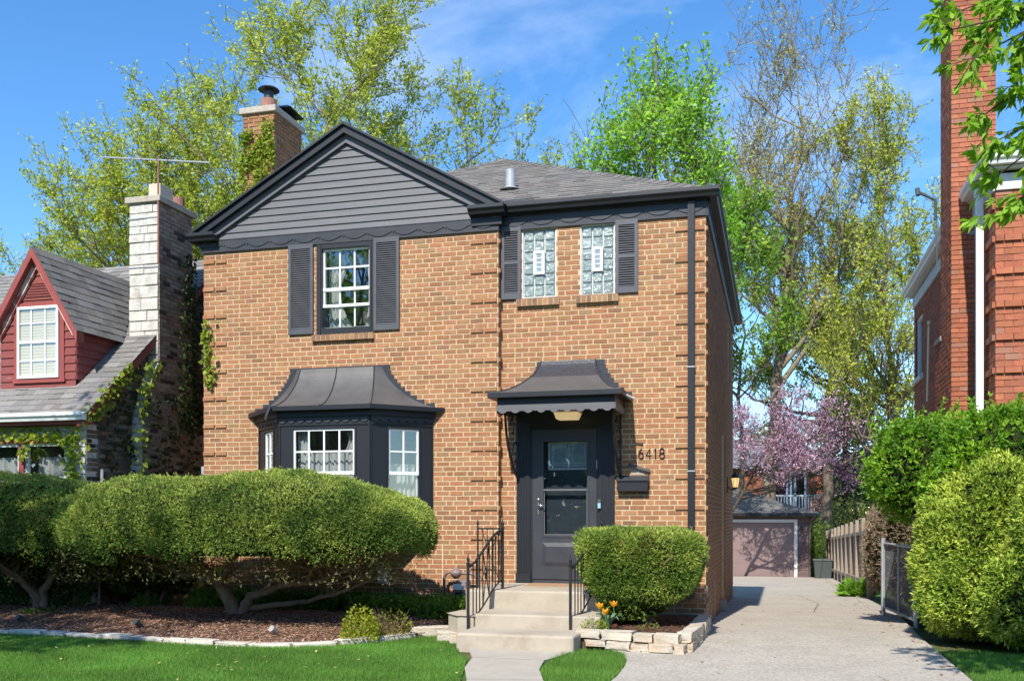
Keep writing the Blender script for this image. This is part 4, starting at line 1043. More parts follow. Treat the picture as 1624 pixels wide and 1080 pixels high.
def blob(center, rad, n, nr, p=2.4, seed=0, flat=0.0, zmin=None, lump=.10, lf=1.6, fine=.03):
    """points and normals on a lumpy superellipsoid"""
    r = np.array(rad); d = unit(nr.normal(0, 1, (n, 3))) * r
    s_ = (np.sum(np.abs(d / r) ** p, 1)) ** (-1 / p); X = d * s_[:, None]
    N = unit(np.sign(X) * np.abs(X / r) ** (p - 1) / r)
    L = lumps(X, lf, lump, seed) + lumps(X, lf * 5, fine, seed + 9)
    X = X + N * L[:, None]
    k = np.ones(n, bool) if zmin is None else X[:, 2] > zmin
    return X[k] + np.array(center), N[k], L[k]
def blob_mesh(mb, center, rad, p=2.4, nu=28, nv=16, zmin=None, seed=0, lump=.1, lf=1.6):
    ids = []; r = rad
    for j in range(nv + 1):
        th = math.pi * j / nv; row = []
        for i in range(nu):
            ph = 2 * math.pi * i / nu; d = Vector((math.sin(th) * math.cos(ph), math.sin(th) * math.sin(ph), math.cos(th)))
            s_ = (sum(abs(d[k] / r[k]) ** p for k in range(3))) ** (-1 / p); q = d * s_
            q *= 1 + lump * mnoise.noise(Vector((q.x * lf + seed, q.y * lf, q.z * lf)))
            if zmin is not None: q.z = max(q.z, zmin)
            row.append(mb.v((q.x + center[0], q.y + center[1], q.z + center[2])))
        ids.append(row)
    for j in range(nv):
        for i in range(nu): mb.f(ids[j][i], ids[j + 1][i], ids[j + 1][(i + 1) % nu], ids[j][(i + 1) % nu])

# ================================================================== CLIPPED YEWS
def yew(name, label, center, rad, trunk, limbs, n, seed, p=2.6, zmin=-.45, thick=.09, cols=((.115, .20, .035), (.37, .45, .09)), ln=(.022, .045), hole=None, barep=None, core_s=.86, up=.45, extra=None, taper=0):
    nr = np.random.default_rng(seed); rng = random.Random(seed)
    t = thing(name, label, 'shrub', (trunk[0], trunk[1], trunk[2]))
    X, N, L = blob(center, rad, n, nr, p, seed, zmin=zmin - .06 if zmin else None, lump=.10, lf=.9, fine=.055)
    if extra:
        for (c2, r2, n2) in extra:
            X2, N2, L2_ = blob(c2, r2, n2, nr, p, seed + 3, zmin=None, lump=.1); X, N, L = np.concatenate([X, X2]), np.concatenate([N, N2]), np.concatenate([L, L2_])
    under = N[:, 2] < -.35
    keep = ~under | (nr.uniform(0, 1, len(X)) < .5)
    if zmin is not None: keep &= X[:, 2] > center[2] + zmin + .10 + lumps(X, 2.2, .22, seed + 5) + nr.normal(0, .03, len(X))
    X, N, L = X[keep], N[keep], L[keep]
    if hole is not None: k = ~hole(X, nr); X, N, L = X[k], N[k], L[k]
    X = X - N * (np.abs(nr.normal(0, thick * .5, len(X)))[:, None]) + N * (nr.uniform(0, 1, (len(X), 1)) < .03) * nr.uniform(.0, .06, (len(X), 1))
    if taper: X[:, 0] = center[0] + (X[:, 0] - center[0]) * (1 + taper * (X[:, 2] - center[2]) / rad[2])
    V, F = sprig_cloud(X, N, nr, up, ln, (.007, .013), 3, .6)
    tt = nr.uniform(0, 1, (len(X), 1)); clump = (lumps(X, 3.0, 1.0, seed + 2))[:, None]; fresh = np.clip(.38 + 1.25 * clump + .35 * N[:, 2:3] + .4 * (tt - .5), 0, 1)  # fresh growth by clump; upward normals add a painted lit top
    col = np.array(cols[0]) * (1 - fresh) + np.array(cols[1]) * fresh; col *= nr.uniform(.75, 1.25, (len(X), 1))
    brown = nr.uniform(0, 1, (len(X), 1)) < (.012 + .25 * np.clip(lumps(X, 2.1, 1.0, seed + 6)[:, None] - .42, 0, 1) * 3); col = np.where(brown, np.array([.30, .20, .08]), col)
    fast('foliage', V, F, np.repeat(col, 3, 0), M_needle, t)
    if zmin is not None:   # thin brownish inner shoots hanging under the clipped shell
        m_ = 5200; q = np.stack([center[0] + nr.uniform(-.86, .86, m_) * rad[0], center[1] + nr.uniform(-.8, .75, m_) * rad[1], center[2] + zmin + nr.uniform(-.22, .22, m_)], 1)
        q = q[lumps(q, 1.6, 1.0, seed + 7) > -.05]; V, F = sprig_cloud(q, nr.normal(0, 1, (len(q), 3)), nr, 0, (.03, .06), (.007, .013), 2, .8)
        fast('inner_shoots', V, F, np.repeat(np.array([.20, .19, .07]) * nr.uniform(.5, 1.6, (len(q), 1)), 2, 0), M_needle, t)
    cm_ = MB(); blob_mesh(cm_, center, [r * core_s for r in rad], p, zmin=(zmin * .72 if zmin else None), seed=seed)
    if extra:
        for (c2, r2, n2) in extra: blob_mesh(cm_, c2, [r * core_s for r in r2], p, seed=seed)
    cm_.build('dark_core', M_core, t)  # solid blob whose dark colour paints the shade behind the needles
    tk = MB()
    for pts, r0, r1 in limbs:
        pts = [Vector(q) for q in pts]; fin = []
        for a, b in zip(pts, pts[1:]):
            for k in range(4): s_ = k / 4; fin.append(a.lerp(b, s_) + Vector((rng.uniform(-1, 1), rng.uniform(-1, 1), rng.uniform(-1, 1))) * .018)
        fin.append(pts[-1]); m_ = len(fin); tk.tube(fin, [r0 + (r1 - r0) * (k / (m_ - 1)) ** .8 for k in range(m_)], 8)
        # small twigs leaving the limb
        for q in range(16):
            b0 = fin[rng.randrange(m_ // 2, m_)]; e = b0 + Vector((rng.uniform(-.4, .4), rng.uniform(-.35, .25), rng.uniform(.1, .45))); mid = b0.lerp(e, .5) + Vector((rng.uniform(-.05, .05), 0, rng.uniform(-.05, .02)))
            tk.tube([b0, mid, e], [.012, .008, .004], 4)
    tk.build('trunk', M_yewbark, t, smooth=True)
    return t
b0 = (-3.42, -1.25, .20)
limbs = [([(-3.42, -1.25, .05), (-3.44, -1.27, .35), (-3.58, -1.32, .62), (-3.72, -1.4, .85), (-4.2, -1.55, 1.0), (-4.9, -1.7, 1.15)], .12, .03),
         ([(-3.36, -1.22, .05), (-3.30, -1.25, .3), (-3.15, -1.3, .50), (-2.6, -1.45, .68), (-2.1, -1.5, .74), (-1.4, -1.6, .95)], .10, .022),
         ([(-3.68, -1.38, .75), (-4.2, -1.3, .80), (-4.7, -1.4, .95), (-5.0, -1.5, 1.05)], .055, .02),
         ([(-3.6, -1.35, .65), (-3.35, -1.5, .95), (-3.0, -1.8, 1.15)], .06, .02),
         ([(-3.25, -1.25, .34), (-2.5, -1.1, .42), (-1.8, -1.4, .58), (-1.1, -1.5, .85)], .05, .015),
         ([(-2.9, -1.38, .6), (-2.5, -1.6, .9), (-2.3, -1.8, 1.1)], .035, .012), ([(-2.2, -1.5, .74), (-2.0, -1.8, .9), (-1.5, -1.9, 1.1)], .03, .01),
         ([(-2.1, -1.5, .74), (-1.7, -1.3, .72), (-1.2, -1.4, .95), (-.9, -1.5, 1.1)], .028, .01), ([(-3.5, -1.3, .5), (-3.8, -1.0, .7), (-4.4, -1.0, 1.0)], .05, .02)]
yew('spreading_yew', 'wide mushroom-clipped yew with exposed twisting branches under the bay window', (-2.95, -1.86, 1.42), (2.62, 1.14, .70), b0, limbs, 95000, 31, p=2.5, zmin=-.42)
limbs = [([(-6.75, -1.15, .05), (-6.72, -1.15, .4), (-6.95, -1.2, .65), (-7.4, -1.4, .95)], .11, .03), ([(-6.7, -1.15, .1), (-6.60, -1.2, .5), (-6.35, -1.3, .8), (-6.0, -1.4, 1.1)], .09, .025),
         ([(-6.75, -1.15, .3), (-7.2, -1.0, .55), (-7.8, -1.1, .8), (-8.2, -1.1, 1.0)], .06, .02), ([(-6.65, -1.15, .3), (-6.75, -1.5, .7), (-6.8, -1.9, 1.0)], .06, .02)]
yew('spreading_yew', 'shaded round-clipped yew at the left edge, partly behind the wide yew', (-7.0, -1.35, 1.40), (2.25, 1.25, .78), (-6.72, -1.15, .2), limbs, 62000, 32, p=2.4, zmin=-.50)
limbs = [([(2.15, -1.1, .25), (2.1, -1.1, .5), (1.9, -1.15, .7)], .05, .02), ([(2.2, -1.1, .25), (2.35, -1.12, .5), (2.6, -1.2, .75)], .05, .02), ([(2.15, -1.1, .25), (2.2, -1.3, .55), (2.3, -1.5, .8)], .04, .02)]
yew('boxy_yew', 'flat-topped boxy yew in the stone planter right of the front steps', (2.19, -1.12, 1.02), (.735, .66, .45), (2.18, -1.1, .3), limbs, 34000, 33, p=4.2, taper=.13, zmin=None, cols=((.12, .21, .03), (.36, .44, .08)), ln=(.028, .056), up=.3, thick=.16, extra=[((2.1, -1.12, .70), (.52, .5, .34), 5000)])

# ================================================================== RIGHT-HAND SHRUBS
def shrub(name, label, blobs, n, seed, cols, ln, wd, per=3, p=2.2, up=.4, spread=.5, base=(0, 0, 0), thick=.12, stems=True, m=None, lump=.16, lf=1.8, fine=.06, core=.86, tips=0, cat='shrub', zmin=None):
    nr = np.random.default_rng(seed); rng = random.Random(seed); t = thing(name, label, cat, base)
    tot = sum(b[1][0] * b[1][2] for b in blobs); XS, NS = [], []
    for c_, r_ in blobs:
        X, N, L = blob(c_, r_, int(n * r_[0] * r_[2] / tot), nr, p, seed, lump=lump, lf=lf, fine=fine)
        inside = np.zeros(len(X), bool)
        for c2, r2 in blobs:
            if c2 is c_: continue
            inside |= (np.sum(np.abs((X - np.array(c2)) / (np.array(r2) * .93)) ** p, 1) < 1)
        XS.append(X[~inside]); NS.append(N[~inside])
    X, N = np.concatenate(XS), np.concatenate(NS); zz = base[2] + .05 if zmin is None else zmin
    k = X[:, 2] > zz; X, N = X[k], N[k]
    X = X - N * np.abs(nr.normal(0, thick * .6, len(X)))[:, None]
    if tips:   # spiky shoots leaving the top
        kt = nr.choice(len(X), tips); T = []; TN = []
        for q in kt:
            if N[q, 2] < .0: continue
            d = N[q] * .5 + np.array([rng.uniform(-.3, .3), rng.uniform(-.3, .3), 1.0]); d /= np.linalg.norm(d); Ls = rng.uniform(.08, .28)
            for s_ in np.linspace(0, 1, 9): T.append(X[q] + d * Ls * s_); TN.append(d * .5 + nr.normal(0, .5, 3))
        X = np.concatenate([X, np.array(T)]); N = np.concatenate([N, unit(np.array(TN))])
    V, F = sprig_cloud(X, N, nr, up, ln, wd, per, spread)
    cl = lumps(X, 3.2, 1.0, seed + 1)[:, None]; fr_ = np.clip(.45 + .9 * cl + .3 * nr.uniform(-1, 1, (len(X), 1)), 0, 1)
    col = (np.array(cols[0]) * (1 - fr_) + np.array(cols[1]) * fr_) * nr.uniform(.75, 1.25, (len(X), 1))
    fast('foliage', V, F, np.repeat(col, per, 0), m or M_needle, t)
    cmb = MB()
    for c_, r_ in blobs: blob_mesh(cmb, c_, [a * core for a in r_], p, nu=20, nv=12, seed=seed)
    cmb.build('dark_core', M_core, t)  # dark filler, shade between the leaves put into its colour
    if stems:
        s_ = MB()
        for q in range(9):
            c_, r_ = rng.choice(blobs); a = rng.uniform(0, 6.28); b = Vector(base) + Vector((rng.uniform(-.12, .12), rng.uniform(-.1, .1), -.03)); e = Vector((c_[0] + .6 * r_[0] * math.cos(a), c_[1] + .6 * r_[1] * math.sin(a), c_[2]))
            s_.tube([b, b.lerp(e, .5) + Vector((0, 0, .1)), e], [.03, .022, .01], 6)
        s_.build('stem', M_yewbark, t)
    return t
ARB = ((.22, .34, .04), (.56, .64, .10))
shrub('arborvitae', 'yellow-green feathery arborvitae beside the chain-link gate', [((6.20, -.35, 1.12), (.76, .80, 1.12)), ((6.35, -.45, 1.80), (.55, .55, .50)), ((6.10, -.60, .72), (.66, .65, .58))], 34000, 41, ARB, (.045, .085), (.012, .022), base=(6.35, -.3, .09), up=.35, spread=.7, thick=.16)
shrub('arborvitae', 'broad arborvitae with a deep shaded hollow at the right edge of the photo', [((7.15, -1.35, 1.25), (.95, .80, .98)), ((6.55, -1.45, .75), (.60, .55, .55)), ((8.1, -1.4, 1.2), (.9, .8, 1.0))], 42000, 42, ARB, (.045, .085), (.012, .022), base=(7.1, -1.3, .09), up=.35, spread=.7, thick=.16)
shrub('privet_hedge', 'tall bright green leafy hedge with upright shoots in front of the red brick house', [((5.72, .95, 2.22), (.72, .62, .74)), ((6.45, -.15, 1.95), (.85, .5, 1.02)), ((7.55, -.35, 1.9), (.9, .5, 1.06)), ((6.1, .7, 1.4), (.4, .5, 1.1))], 26000, 43, ((.12, .28, .03), (.34, .55, .06)), (.04, .075), (.024, .04), base=(6.2, .4, .09), m=M_leaf, up=.3, spread=.8, tips=520, thick=.2, cat='hedge')
# dry vine mass on the fence end
shrub('dry_vine', 'brown leafless vine tangle between the wooden fence and the chain-link gate', [((5.98, 6.0, 1.0), (.20, 1.9, .95)), ((5.95, 7.9, 1.0), (.22, 1.3, .9)), ((5.92, 9.0, .9), (.28, .8, .9))], 9000, 44, ((.16, .11, .07), (.38, .29, .19)), (.05, .12), (.008, .02), base=(6.0, 7.0, -.1), stems=False, cat='vine', thick=.2, spread=1.2)

# ================================================================== SMALL PLANTS
def clump(name, label, cat, pos, r, h, n, cols, ln, wd, seed, group=None, upright=.6, m=None, parent=None):
    nr = np.random.default_rng(seed); a = nr.uniform(0, 2 * np.pi, n); q = np.sqrt(nr.uniform(0, 1, n)) * r
    P = np.stack([pos[0] + q * np.cos(a), pos[1] + q * np.sin(a), pos[2] + nr.uniform(0, 1, n) * h * (1 - (q / r) ** 2 * .6)], 1)
    D = np.stack([np.cos(a), np.sin(a), np.full(n, upright)], 1); V, F = cards(P, D, ln, wd, nr, .5)
    t_ = nr.uniform(0, 1, (n, 1)); col = np.array(cols[0]) * (1 - t_) + np.array(cols[1]) * t_
    o = fast(name, V, F, col, m or M_leaf, parent, origin=None if parent else pos); return tag(o, label, cat, group)
GY = ((.20, .28, .03), (.50, .50, .06)); GD = ((.07, .17, .03), (.19, .34, .06)); GM = ((.07, .18, .03), (.20, .36, .05))
clump('spirea', 'small yellow-green spirea at the front edge of the mulch bed', 'shrub', (-1.05, -2.38, .12), .22, .42, 1000, GY, (.03, .055), (.018, .03), 51)
SP = thing('thin_shrub', 'thin brownish shrub with yellow-green tips behind the small spirea', 'shrub', (-.78, -2.0, .14))
clump('foliage', None, None, (-.78, -2.0, .14), .24, .34, 420, ((.16, .14, .04), (.40, .42, .06)), (.025, .045), (.014, .026), 52, parent=SP)
tw = MB(); rng = random.Random(3)
for q in range(26):
    a = rng.uniform(0, 6.28); e = Vector((-.80 + .24 * math.cos(a), -2.02 + .2 * math.sin(a), rng.uniform(.3, .5))); tw.tube([(-.80 + .05 * math.cos(a), -2.02, .12), e], [.004, .002], 3)
tw.build('twigs', M_yewbark, SP)
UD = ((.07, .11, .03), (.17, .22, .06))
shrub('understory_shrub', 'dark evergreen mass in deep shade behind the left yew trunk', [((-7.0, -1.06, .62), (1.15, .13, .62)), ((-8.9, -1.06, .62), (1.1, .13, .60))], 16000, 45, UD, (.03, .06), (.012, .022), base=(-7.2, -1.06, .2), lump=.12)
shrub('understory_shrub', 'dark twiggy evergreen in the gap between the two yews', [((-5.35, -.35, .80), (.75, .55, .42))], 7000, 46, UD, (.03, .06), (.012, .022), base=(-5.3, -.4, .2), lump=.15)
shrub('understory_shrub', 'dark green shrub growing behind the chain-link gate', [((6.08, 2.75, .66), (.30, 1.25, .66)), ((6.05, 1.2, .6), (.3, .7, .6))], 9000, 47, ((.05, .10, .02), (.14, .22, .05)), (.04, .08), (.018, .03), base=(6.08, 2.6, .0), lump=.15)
gcn = 0
nr = np.random.default_rng(60); n = 9000
x = nr.uniform(-4.6, -.22, n); y = -.10 - nr.uniform(0, 1, n) * (.50 + .35 * (x > -1.9)) ; z = .24 + nr.uniform(0, .24, n) + np.array([mnoise.noise(Vector((a * 2.5, b * 2, 0))) for a, b in zip(x, y)]) * .08
V, F = cards(np.stack([x, y, z], 1), np.tile([0, -.5, .7], (n, 1)), (.05, .09), (.03, .055), nr, .7)
t_ = nr.uniform(0, 1, (n, 1)); tag(fast('ground_cover', V, F, np.array(GD[0]) * (1 - t_) + np.array(GD[1]) * t_, M_leaf), 'dense dark green ground cover along the foot of the house', 'ground cover', kind='stuff')
for k, (px, py, r_, lab) in enumerate(((-8.1, -.6, .22, 'pale green leafy plant at the far left edge, behind the mulch'), (-7.45, -.5, .12, 'tiny light green plant just right of the far left leafy plant'), (-5.35, -.35, .26, 'light green leafy plant in the sun between the two yew trunks'), (-4.45, -.45, .20, 'bright young green plant at the left corner of the brick house'))):
    clump('leafy_plant', lab, 'plant', (px, py, .22), r_, .20, int(900 * r_ / .25), ((.16, .30, .05), (.36, .52, .12)), (.06, .12), (.03, .05), 61 + k, 'leafy plants behind the mulch')
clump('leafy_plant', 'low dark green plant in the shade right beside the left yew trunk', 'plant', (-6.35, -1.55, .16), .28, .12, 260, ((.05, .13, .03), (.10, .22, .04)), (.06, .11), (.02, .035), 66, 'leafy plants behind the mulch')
clump('leafy_plant', 'small bright sunlit leaf tuft against the brick under the wide yew', 'plant', (-4.30, -.30, .62), .14, .22, 160, ((.22, .42, .05), (.4, .6, .1)), (.05, .08), (.04, .06), 67, 'leafy plants behind the mulch')
clump('yellow_shrub', 'low yellow-green cushion plant in the planter beside the steps', 'plant', (1.72, -1.98, .27), .14, .17, 520, GY, (.02, .04), (.012, .022), 68)
clump('leafy_plant', 'bright green hosta growing by the driveway at the end of the wooden fence', 'plant', (5.62, 10.6, g(0, 10.6)), .34, .36, 420, ((.12, .28, .04), (.28, .46, .06)), (.14, .26), (.06, .10), 69)
clump('leafy_plant', 'thin reddish-green seedling in the dark soil of the stone planter', 'plant', (2.35, -1.95, .28), .12, .14, 70, ((.16, .16, .04), (.22, .28, .05)), (.03, .05), (.012, .02), 70)
# tulips
tl = thing('tulips', 'clump of yellow-orange tulips with three open flowers in the stone planter', 'flowers', (1.86, -1.85, .27))
rng = random.Random(6)
for (x, y, z) in ((1.765, -1.84, .535), (1.845, -1.90, .475), (1.915, -1.72, .55)):
    s_ = MB(); s_.tube([(1.87 + rng.uniform(-.03, .03), -1.84, .27), (x + .01, y, z - .12), (x, y, z - .03)], .004, 6); s_.build('stem', MATS['leaves'] if False else mat('tulip_green', (.10, .24, .07), .5), tl)
    fw = MB(); a0 = rng.uniform(0, 1)
    for k in range(6):
        a = a0 + k * math.pi / 3; ca, sa = math.cos(a), math.sin(a); r1, r2 = .028, .050 if k % 2 else .038
        c_ = lambda r, t, zz: (x + r * ca - t * sa, y + r * sa + t * ca, z + zz)
        I = [fw.v(c_(.004, 0, -.03)), fw.v(c_(r1, -.024, .0)), fw.v(c_(r1 + .006, 0, .0)), fw.v(c_(r1, .024, .0)), fw.v(c_(r2, -.014, .032)), fw.v(c_(r2 + .004, 0, .032)), fw.v(c_(r2, .014, .032)), fw.v(c_(r2 + .01, 0, .052))]
        for f in ((0, 1, 2), (0, 2, 3), (1, 4, 5, 2), (2, 5, 6, 3), (4, 7, 5), (5, 7, 6)): fw.f(*[I[q] for q in f])
    fw.build('flower', M_petal, tl, smooth=True)
for k in range(9):
    a = k * .75 + .3; lf_ = MB(); L = rng.uniform(.16, .26); d = Vector((math.cos(a), math.sin(a) * .7, 0)); sd_ = Vector((-math.sin(a), math.cos(a), 0)); b = Vector((1.87, -1.83, .27)); rows = []
    for q in range(6):
        t_ = q / 5; p = b + d * L * t_ * .9 + Vector((0, 0, .17 * math.sin(t_ * 2.3) * (L / .22))); wd = .026 * math.sin(math.pi * min(.98, .12 + t_ * .88)); rows.append((lf_.v(p - sd_ * wd + Vector((0, 0, .008))), lf_.v(p), lf_.v(p + sd_ * wd + Vector((0, 0, .008)))))
    for A_, B_ in zip(rows, rows[1:]): lf_.f(A_[0], A_[1], B_[1], B_[0]); lf_.f(A_[1], A_[2], B_[2], B_[1])
    lf_.build('leaf', mat('tulip_leaf', (.13, .23, .12), .5, transl=.2) if k == 0 else MATS['tulip_leaf'], tl, smooth=True)
# planter wall of rubble limestone
pw_ = thing('planter_wall', 'low dry-stacked limestone wall edging the planter at the house corner', 'planter', (2.2, -2.15, .09))
sm = MB(); rng = random.Random(12)
A0, A1 = Vector((1.56, -2.17, 0)), Vector((2.80, -2.36, 0)); B1 = Vector((2.88, -.25, 0)); d0 = (A1 - A0).normalized()
for row, (z, h) in enumerate(((.255, .105), (.155, .085), (.085, .075))):
    u = 0 if row < 2 else .45; Lw = (A1 - A0).length
    if row == 1: u = .12
    while u < Lw - .05:
        ln_ = rng.uniform(.17, .40) if row else rng.uniform(.2, .42); ln_ = min(ln_, Lw - u + .02); c_ = A0 + d0 * (u + ln_ / 2); sm.stone(c_.x, c_.y - .01 * row + rng.uniform(-.022, .022), z + rng.uniform(-.012, .012), ln_ - .018, .17 * rng.uniform(.85, 1.1), h * rng.uniform(.82, 1.05), math.atan2(d0.y, d0.x) + rng.uniform(-.05, .05), rng, pw=.28); u += ln_
    u = .10; Lw = (B1 - A1).length; d1 = (B1 - A1).normalized()
    while u < Lw - .05:
        ln_ = rng.uniform(.18, .42); ln_ = min(ln_, Lw - u + .02); c_ = A1 + d1 * (u + ln_ / 2); sm.stone(c_.x, c_.y, z - .005 + rng.uniform(-.008, .008), ln_ - .014, .16, h, math.atan2(d1.y, d1.x) + rng.uniform(-.08, .08), rng, pw=.3); u += ln_
sm.build('stonework', M_lime, pw_, smooth=True)
pf = MB(); pf.box(1.60, 2.80, -2.2, .10, .0, .27); tag(pf.build('planter_soil', M_soil), kind='structure')
nr = np.random.default_rng(5); n = 1500; V, F = shreds(nr.uniform(1.66, 2.75, n), nr.uniform(-2.15, -.2, n), np.full(n, .275) + nr.uniform(0, .015, n), (.02, .06), (.008, .02), None, seed=3)
tag(fast('mulch', V, F, np.array([.17, .07, .05]) * nr.uniform(.5, 1.5, (n, 1)), M_mulch), 'dark reddish mulch inside the stone planter', 'mulch', kind='stuff')
# pale rubble border right of mulch (low stones by the hosta) and rock at far left
for (x, y, l, wd, hh, lab) in ((-.35, -1.45, .75, .22, .16, 'long flat grey stone between ground cover and the steps'), (-.02, -1.85, .45, .25, .14, 'curved beige stone beside the lowest steps'), (-8.15, -1.35, .34, .26, .16, 'rounded pale rock in the mulch near the left edge')):
    m_ = MB(); m_.stone(x, y, .12, l, wd, hh, .35 if x > -1 else 0, random.Random(int(l * 100)), k=5); tag(m_.build('rock', M_lime, smooth=True, origin=(x, y, .09)), lab, 'stone')
# path lights
for (x, y, lab) in ((-2.10, -2.55, 'small grey garden spotlight in the sunny mulch right of centre'), (-4.15, -2.35, 'small dark garden spotlight in shade left of the trunk'), (-6.1, -2.2, 'small dark garden spotlight near the left yew')):
    t = thing('garden_spotlight', lab, 'garden light', (x, y, .14), 'garden spotlights in the mulch')
    m_ = MB(); m_.tube([(x, y, .10), (x, y, .20)], .007, 6); m_.build('stake', M_plastic, t)
    m_ = MB(); m_.tube([(x + .02, y + .05, .17), (x + .01, y, .21), (x - .01, y - .06, .25)], [.025, .033, .042], 10); m_.build('lamp_head', M_concrete_block if x > -3 else M_plastic, t)

# gas meter
gm = thing('gas_meter', 'brown painted gas meter with pipes against the brick left of the steps', 'gas meter', (-.55, -.15, .3))
m_ = MB(); m_.lathe([(.07, .50), (.105, .53), (.11, .64), (.10, .70), (.06, .72)], -.45, -.22, 14); m_.box(-.57, -.33, -.33, -.12, .44, .60); m_.build('meter_body', M_pipe, gm, bevel=.01)
m_ = MB(); m_.lathe([(.03, .72), (.055, .75), (.09, .79), (.09, .82), (.05, .85), (.03, .88)], -.56, -.2, 12); m_.build('regulator', M_pipe, gm, smooth=True)
m_ = MB(); m_.tube([(-.76, -.14, .2), (-.76, -.14, .74), (-.73, -.15, .79), (-.66, -.17, .81), (-.50, -.2, .80), (-.36, -.2, .80), (-.28, -.2, .78), (-.25, -.2, .72), (-.25, -.2, .3)], .022, 8); m_.tube([(-.70, -.16, .2), (-.70, -.16, .58), (-.66, -.17, .66), (-.55, -.2, .68)], .020, 8); m_.build('pipe', M_pipe, gm, smooth=True)
m_ = MB(); m_.box(-.56, -.42, -.352, -.345, .58, .66); m_.build('label_plate', M_label, gm)
m_ = MB(); m_.box(-.53, -.43, -.35, -.332, .46, .55); m_.build('index_window', M_iron, gm)
pp = MB(FL); pp.box(-.835, -.82, .0, .012, .30, 1.2); tag(pp.build('conduit', M_beige, house))

# ================================================================== RIGHT NEIGHBOUR
rn = thing('red_brick_house', 'red brick house with tall chimney and white gutters at the right edge', 'house', (8.2, 3.8, .05))
RX_, RY_, RB_ = 6.45, .23, 7.6
wl = MB(FR((0, RY_, 0))); PR = dict(H=.083, W=.205, J=.009, zb=5.47, pal=PAL_RED, bandn=5)
bricks(wl, RX_, 10.6, -.1, 5.90, [(7.4, 9.4, .9, 2.5), (7.6, 9.2, 3.6, 5.1)], quoins=[(6.4, 7.2)], seed=71, prot=.035, flem=False, **PR)
wl.fr = FR((RX_, 0, 0), (0, 1, 0), (-1, 0, 0)); bricks(wl, RY_ + .014, RB_, -.3, 5.90, [(6.45, 7.35, 4.25, 5.45)], quoins=[(0, .66)], seed=72, prot=.035, flem=False, **PR)
wl.m = 1; core(wl, RY_ + .0125, RB_, -.4, 5.9, [(6.45, 7.35, 4.25, 5.45)], d0=-.25); wl.fr = FR((0, RY_, 0)); core(wl, RX_ + .26, 10.6, -.4, 5.9, [(7.4, 9.4, .9, 2.5), (7.6, 9.2, 3.6, 5.1)])
wl.fr = FR((0, RB_, 0), (1, 0, 0), (0, 1, 0)); core(wl, RX_ + .013, 10.6, -.4, 5.9, d0=-.2, d1=0); wl.fr = FR((10.6, 0, 0), (0, 1, 0), (1, 0, 0)); core(wl, RY_, RB_ + .0, -.4, 5.9, d0=-.1, d1=.01)
wl.build('brick_wall', [M_brick, M_mortar_red], rn)
for (a, b, c, d) in ((7.4, 9.4, .9, 2.5), (7.6, 9.2, 3.6, 5.1)):
    m_ = MB(FR((0, RY_, 0))); sash(m_, a, b, c, d, -.05, .06, .05); m_.box(a + .06, b - .06, -.09, -.06, (c + d) / 2 - .03, (c + d) / 2 + .03); m_.box((a + b) / 2 - .03, (a + b) / 2 + .03, -.095, -.055, c + .06, d - .06); WN = m_.build('window', M_white, rn)
    m_ = MB(FR((0, RY_, 0))); m_.box(a + .06, b - .06, -.083, -.08, c + .06, d - .06); m_.build('pane', M_glass, WN); recess(FR((0, RY_, 0)), a, b, c, d, -.7, -.1).build('room_recess', M_room, WN)
fs = FR((RX_, 0, 0), (0, 1, 0), (-1, 0, 0)); m_ = MB(fs); sash(m_, 6.45, 7.35, 4.25, 5.45, -.03, .07, .05); m_.box(6.40, 7.40, -.02, .06, 4.17, 4.25); WN = m_.build('window', M_greywhite, rn); m_ = MB(fs); m_.box(6.5, 7.3, -.07, -.066, 4.3, 5.4); m_.build('pane', M_glass, WN); recess(fs, 6.45, 7.35, 4.25, 5.45, -.7, -.08).build('room_recess', M_room, WN)
rr = MB(); e0, e1, f0, f1, ze = 6.34, 10.9, .08, 7.75, 6.06; px = (e0 + e1) / 2; hh_ = 1.15
rr.m = 1; rr.poly([(e0, f0, ze), (e1, f0, ze), (px, f0 + 2.4, ze + hh_)]); rr.poly([(e0, f0, ze), (e0, f1, ze), (px, f1 - 2.4, ze + hh_), (px, f0 + 2.4, ze + hh_)]); rr.poly([(e1, f0, ze), (e1, f1, ze), (px, f1 - 2.4, ze + hh_), (px, f0 + 2.4, ze + hh_)]); rr.poly([(e0, f1, ze), (e1, f1, ze), (px, f1 - 2.4, ze + hh_)])
rr.m = 0; rr.fr = slope((e0, f1, ze), (0, -1, 0), (px - e0, 0, hh_)); Lr = math.hypot(px - e0, hh_); shingles(rr, [(0, 0), (f1 - f0, 0), (f1 - f0 - 2.4, Lr), (2.4, Lr)], seed=73)
rr.fr = slope((e0, f0, ze), (1, 0, 0), (0, 2.4, hh_)); shingles(rr, [(0, 0), (e1 - e0, 0), (px - e0, math.hypot(2.4, hh_))], seed=74); rr.build('roof', [M_shingle, M_black], rn)
m_ = MB(); m_.box(6.36, 10.9, .10, RY_, 5.94, 5.97); m_.box(6.36, RX_, RY_, 7.73, 5.941, 5.971); m_.build('soffit', M_greywhite, rn)
m_ = MB(); m_.box(6.44, 10.6, RY_ - .03, RY_, 5.70, 5.90); m_.box(RX_ - .03, RX_, RY_, RB_, 5.70, 5.899); m_.build('frieze_board', M_greywhite, rn)
m_ = MB(); gutter(m_, FR((0, .10, 0)), 6.24, 10.9, 5.975); m_.build('gutter', M_white, rn); m_ = MB(); gutter(m_, FR((6.36, 0, 0), (0, 1, 0), (-1, 0, 0)), .10, 7.75, 5.974); m_.build('gutter', M_white, rn)
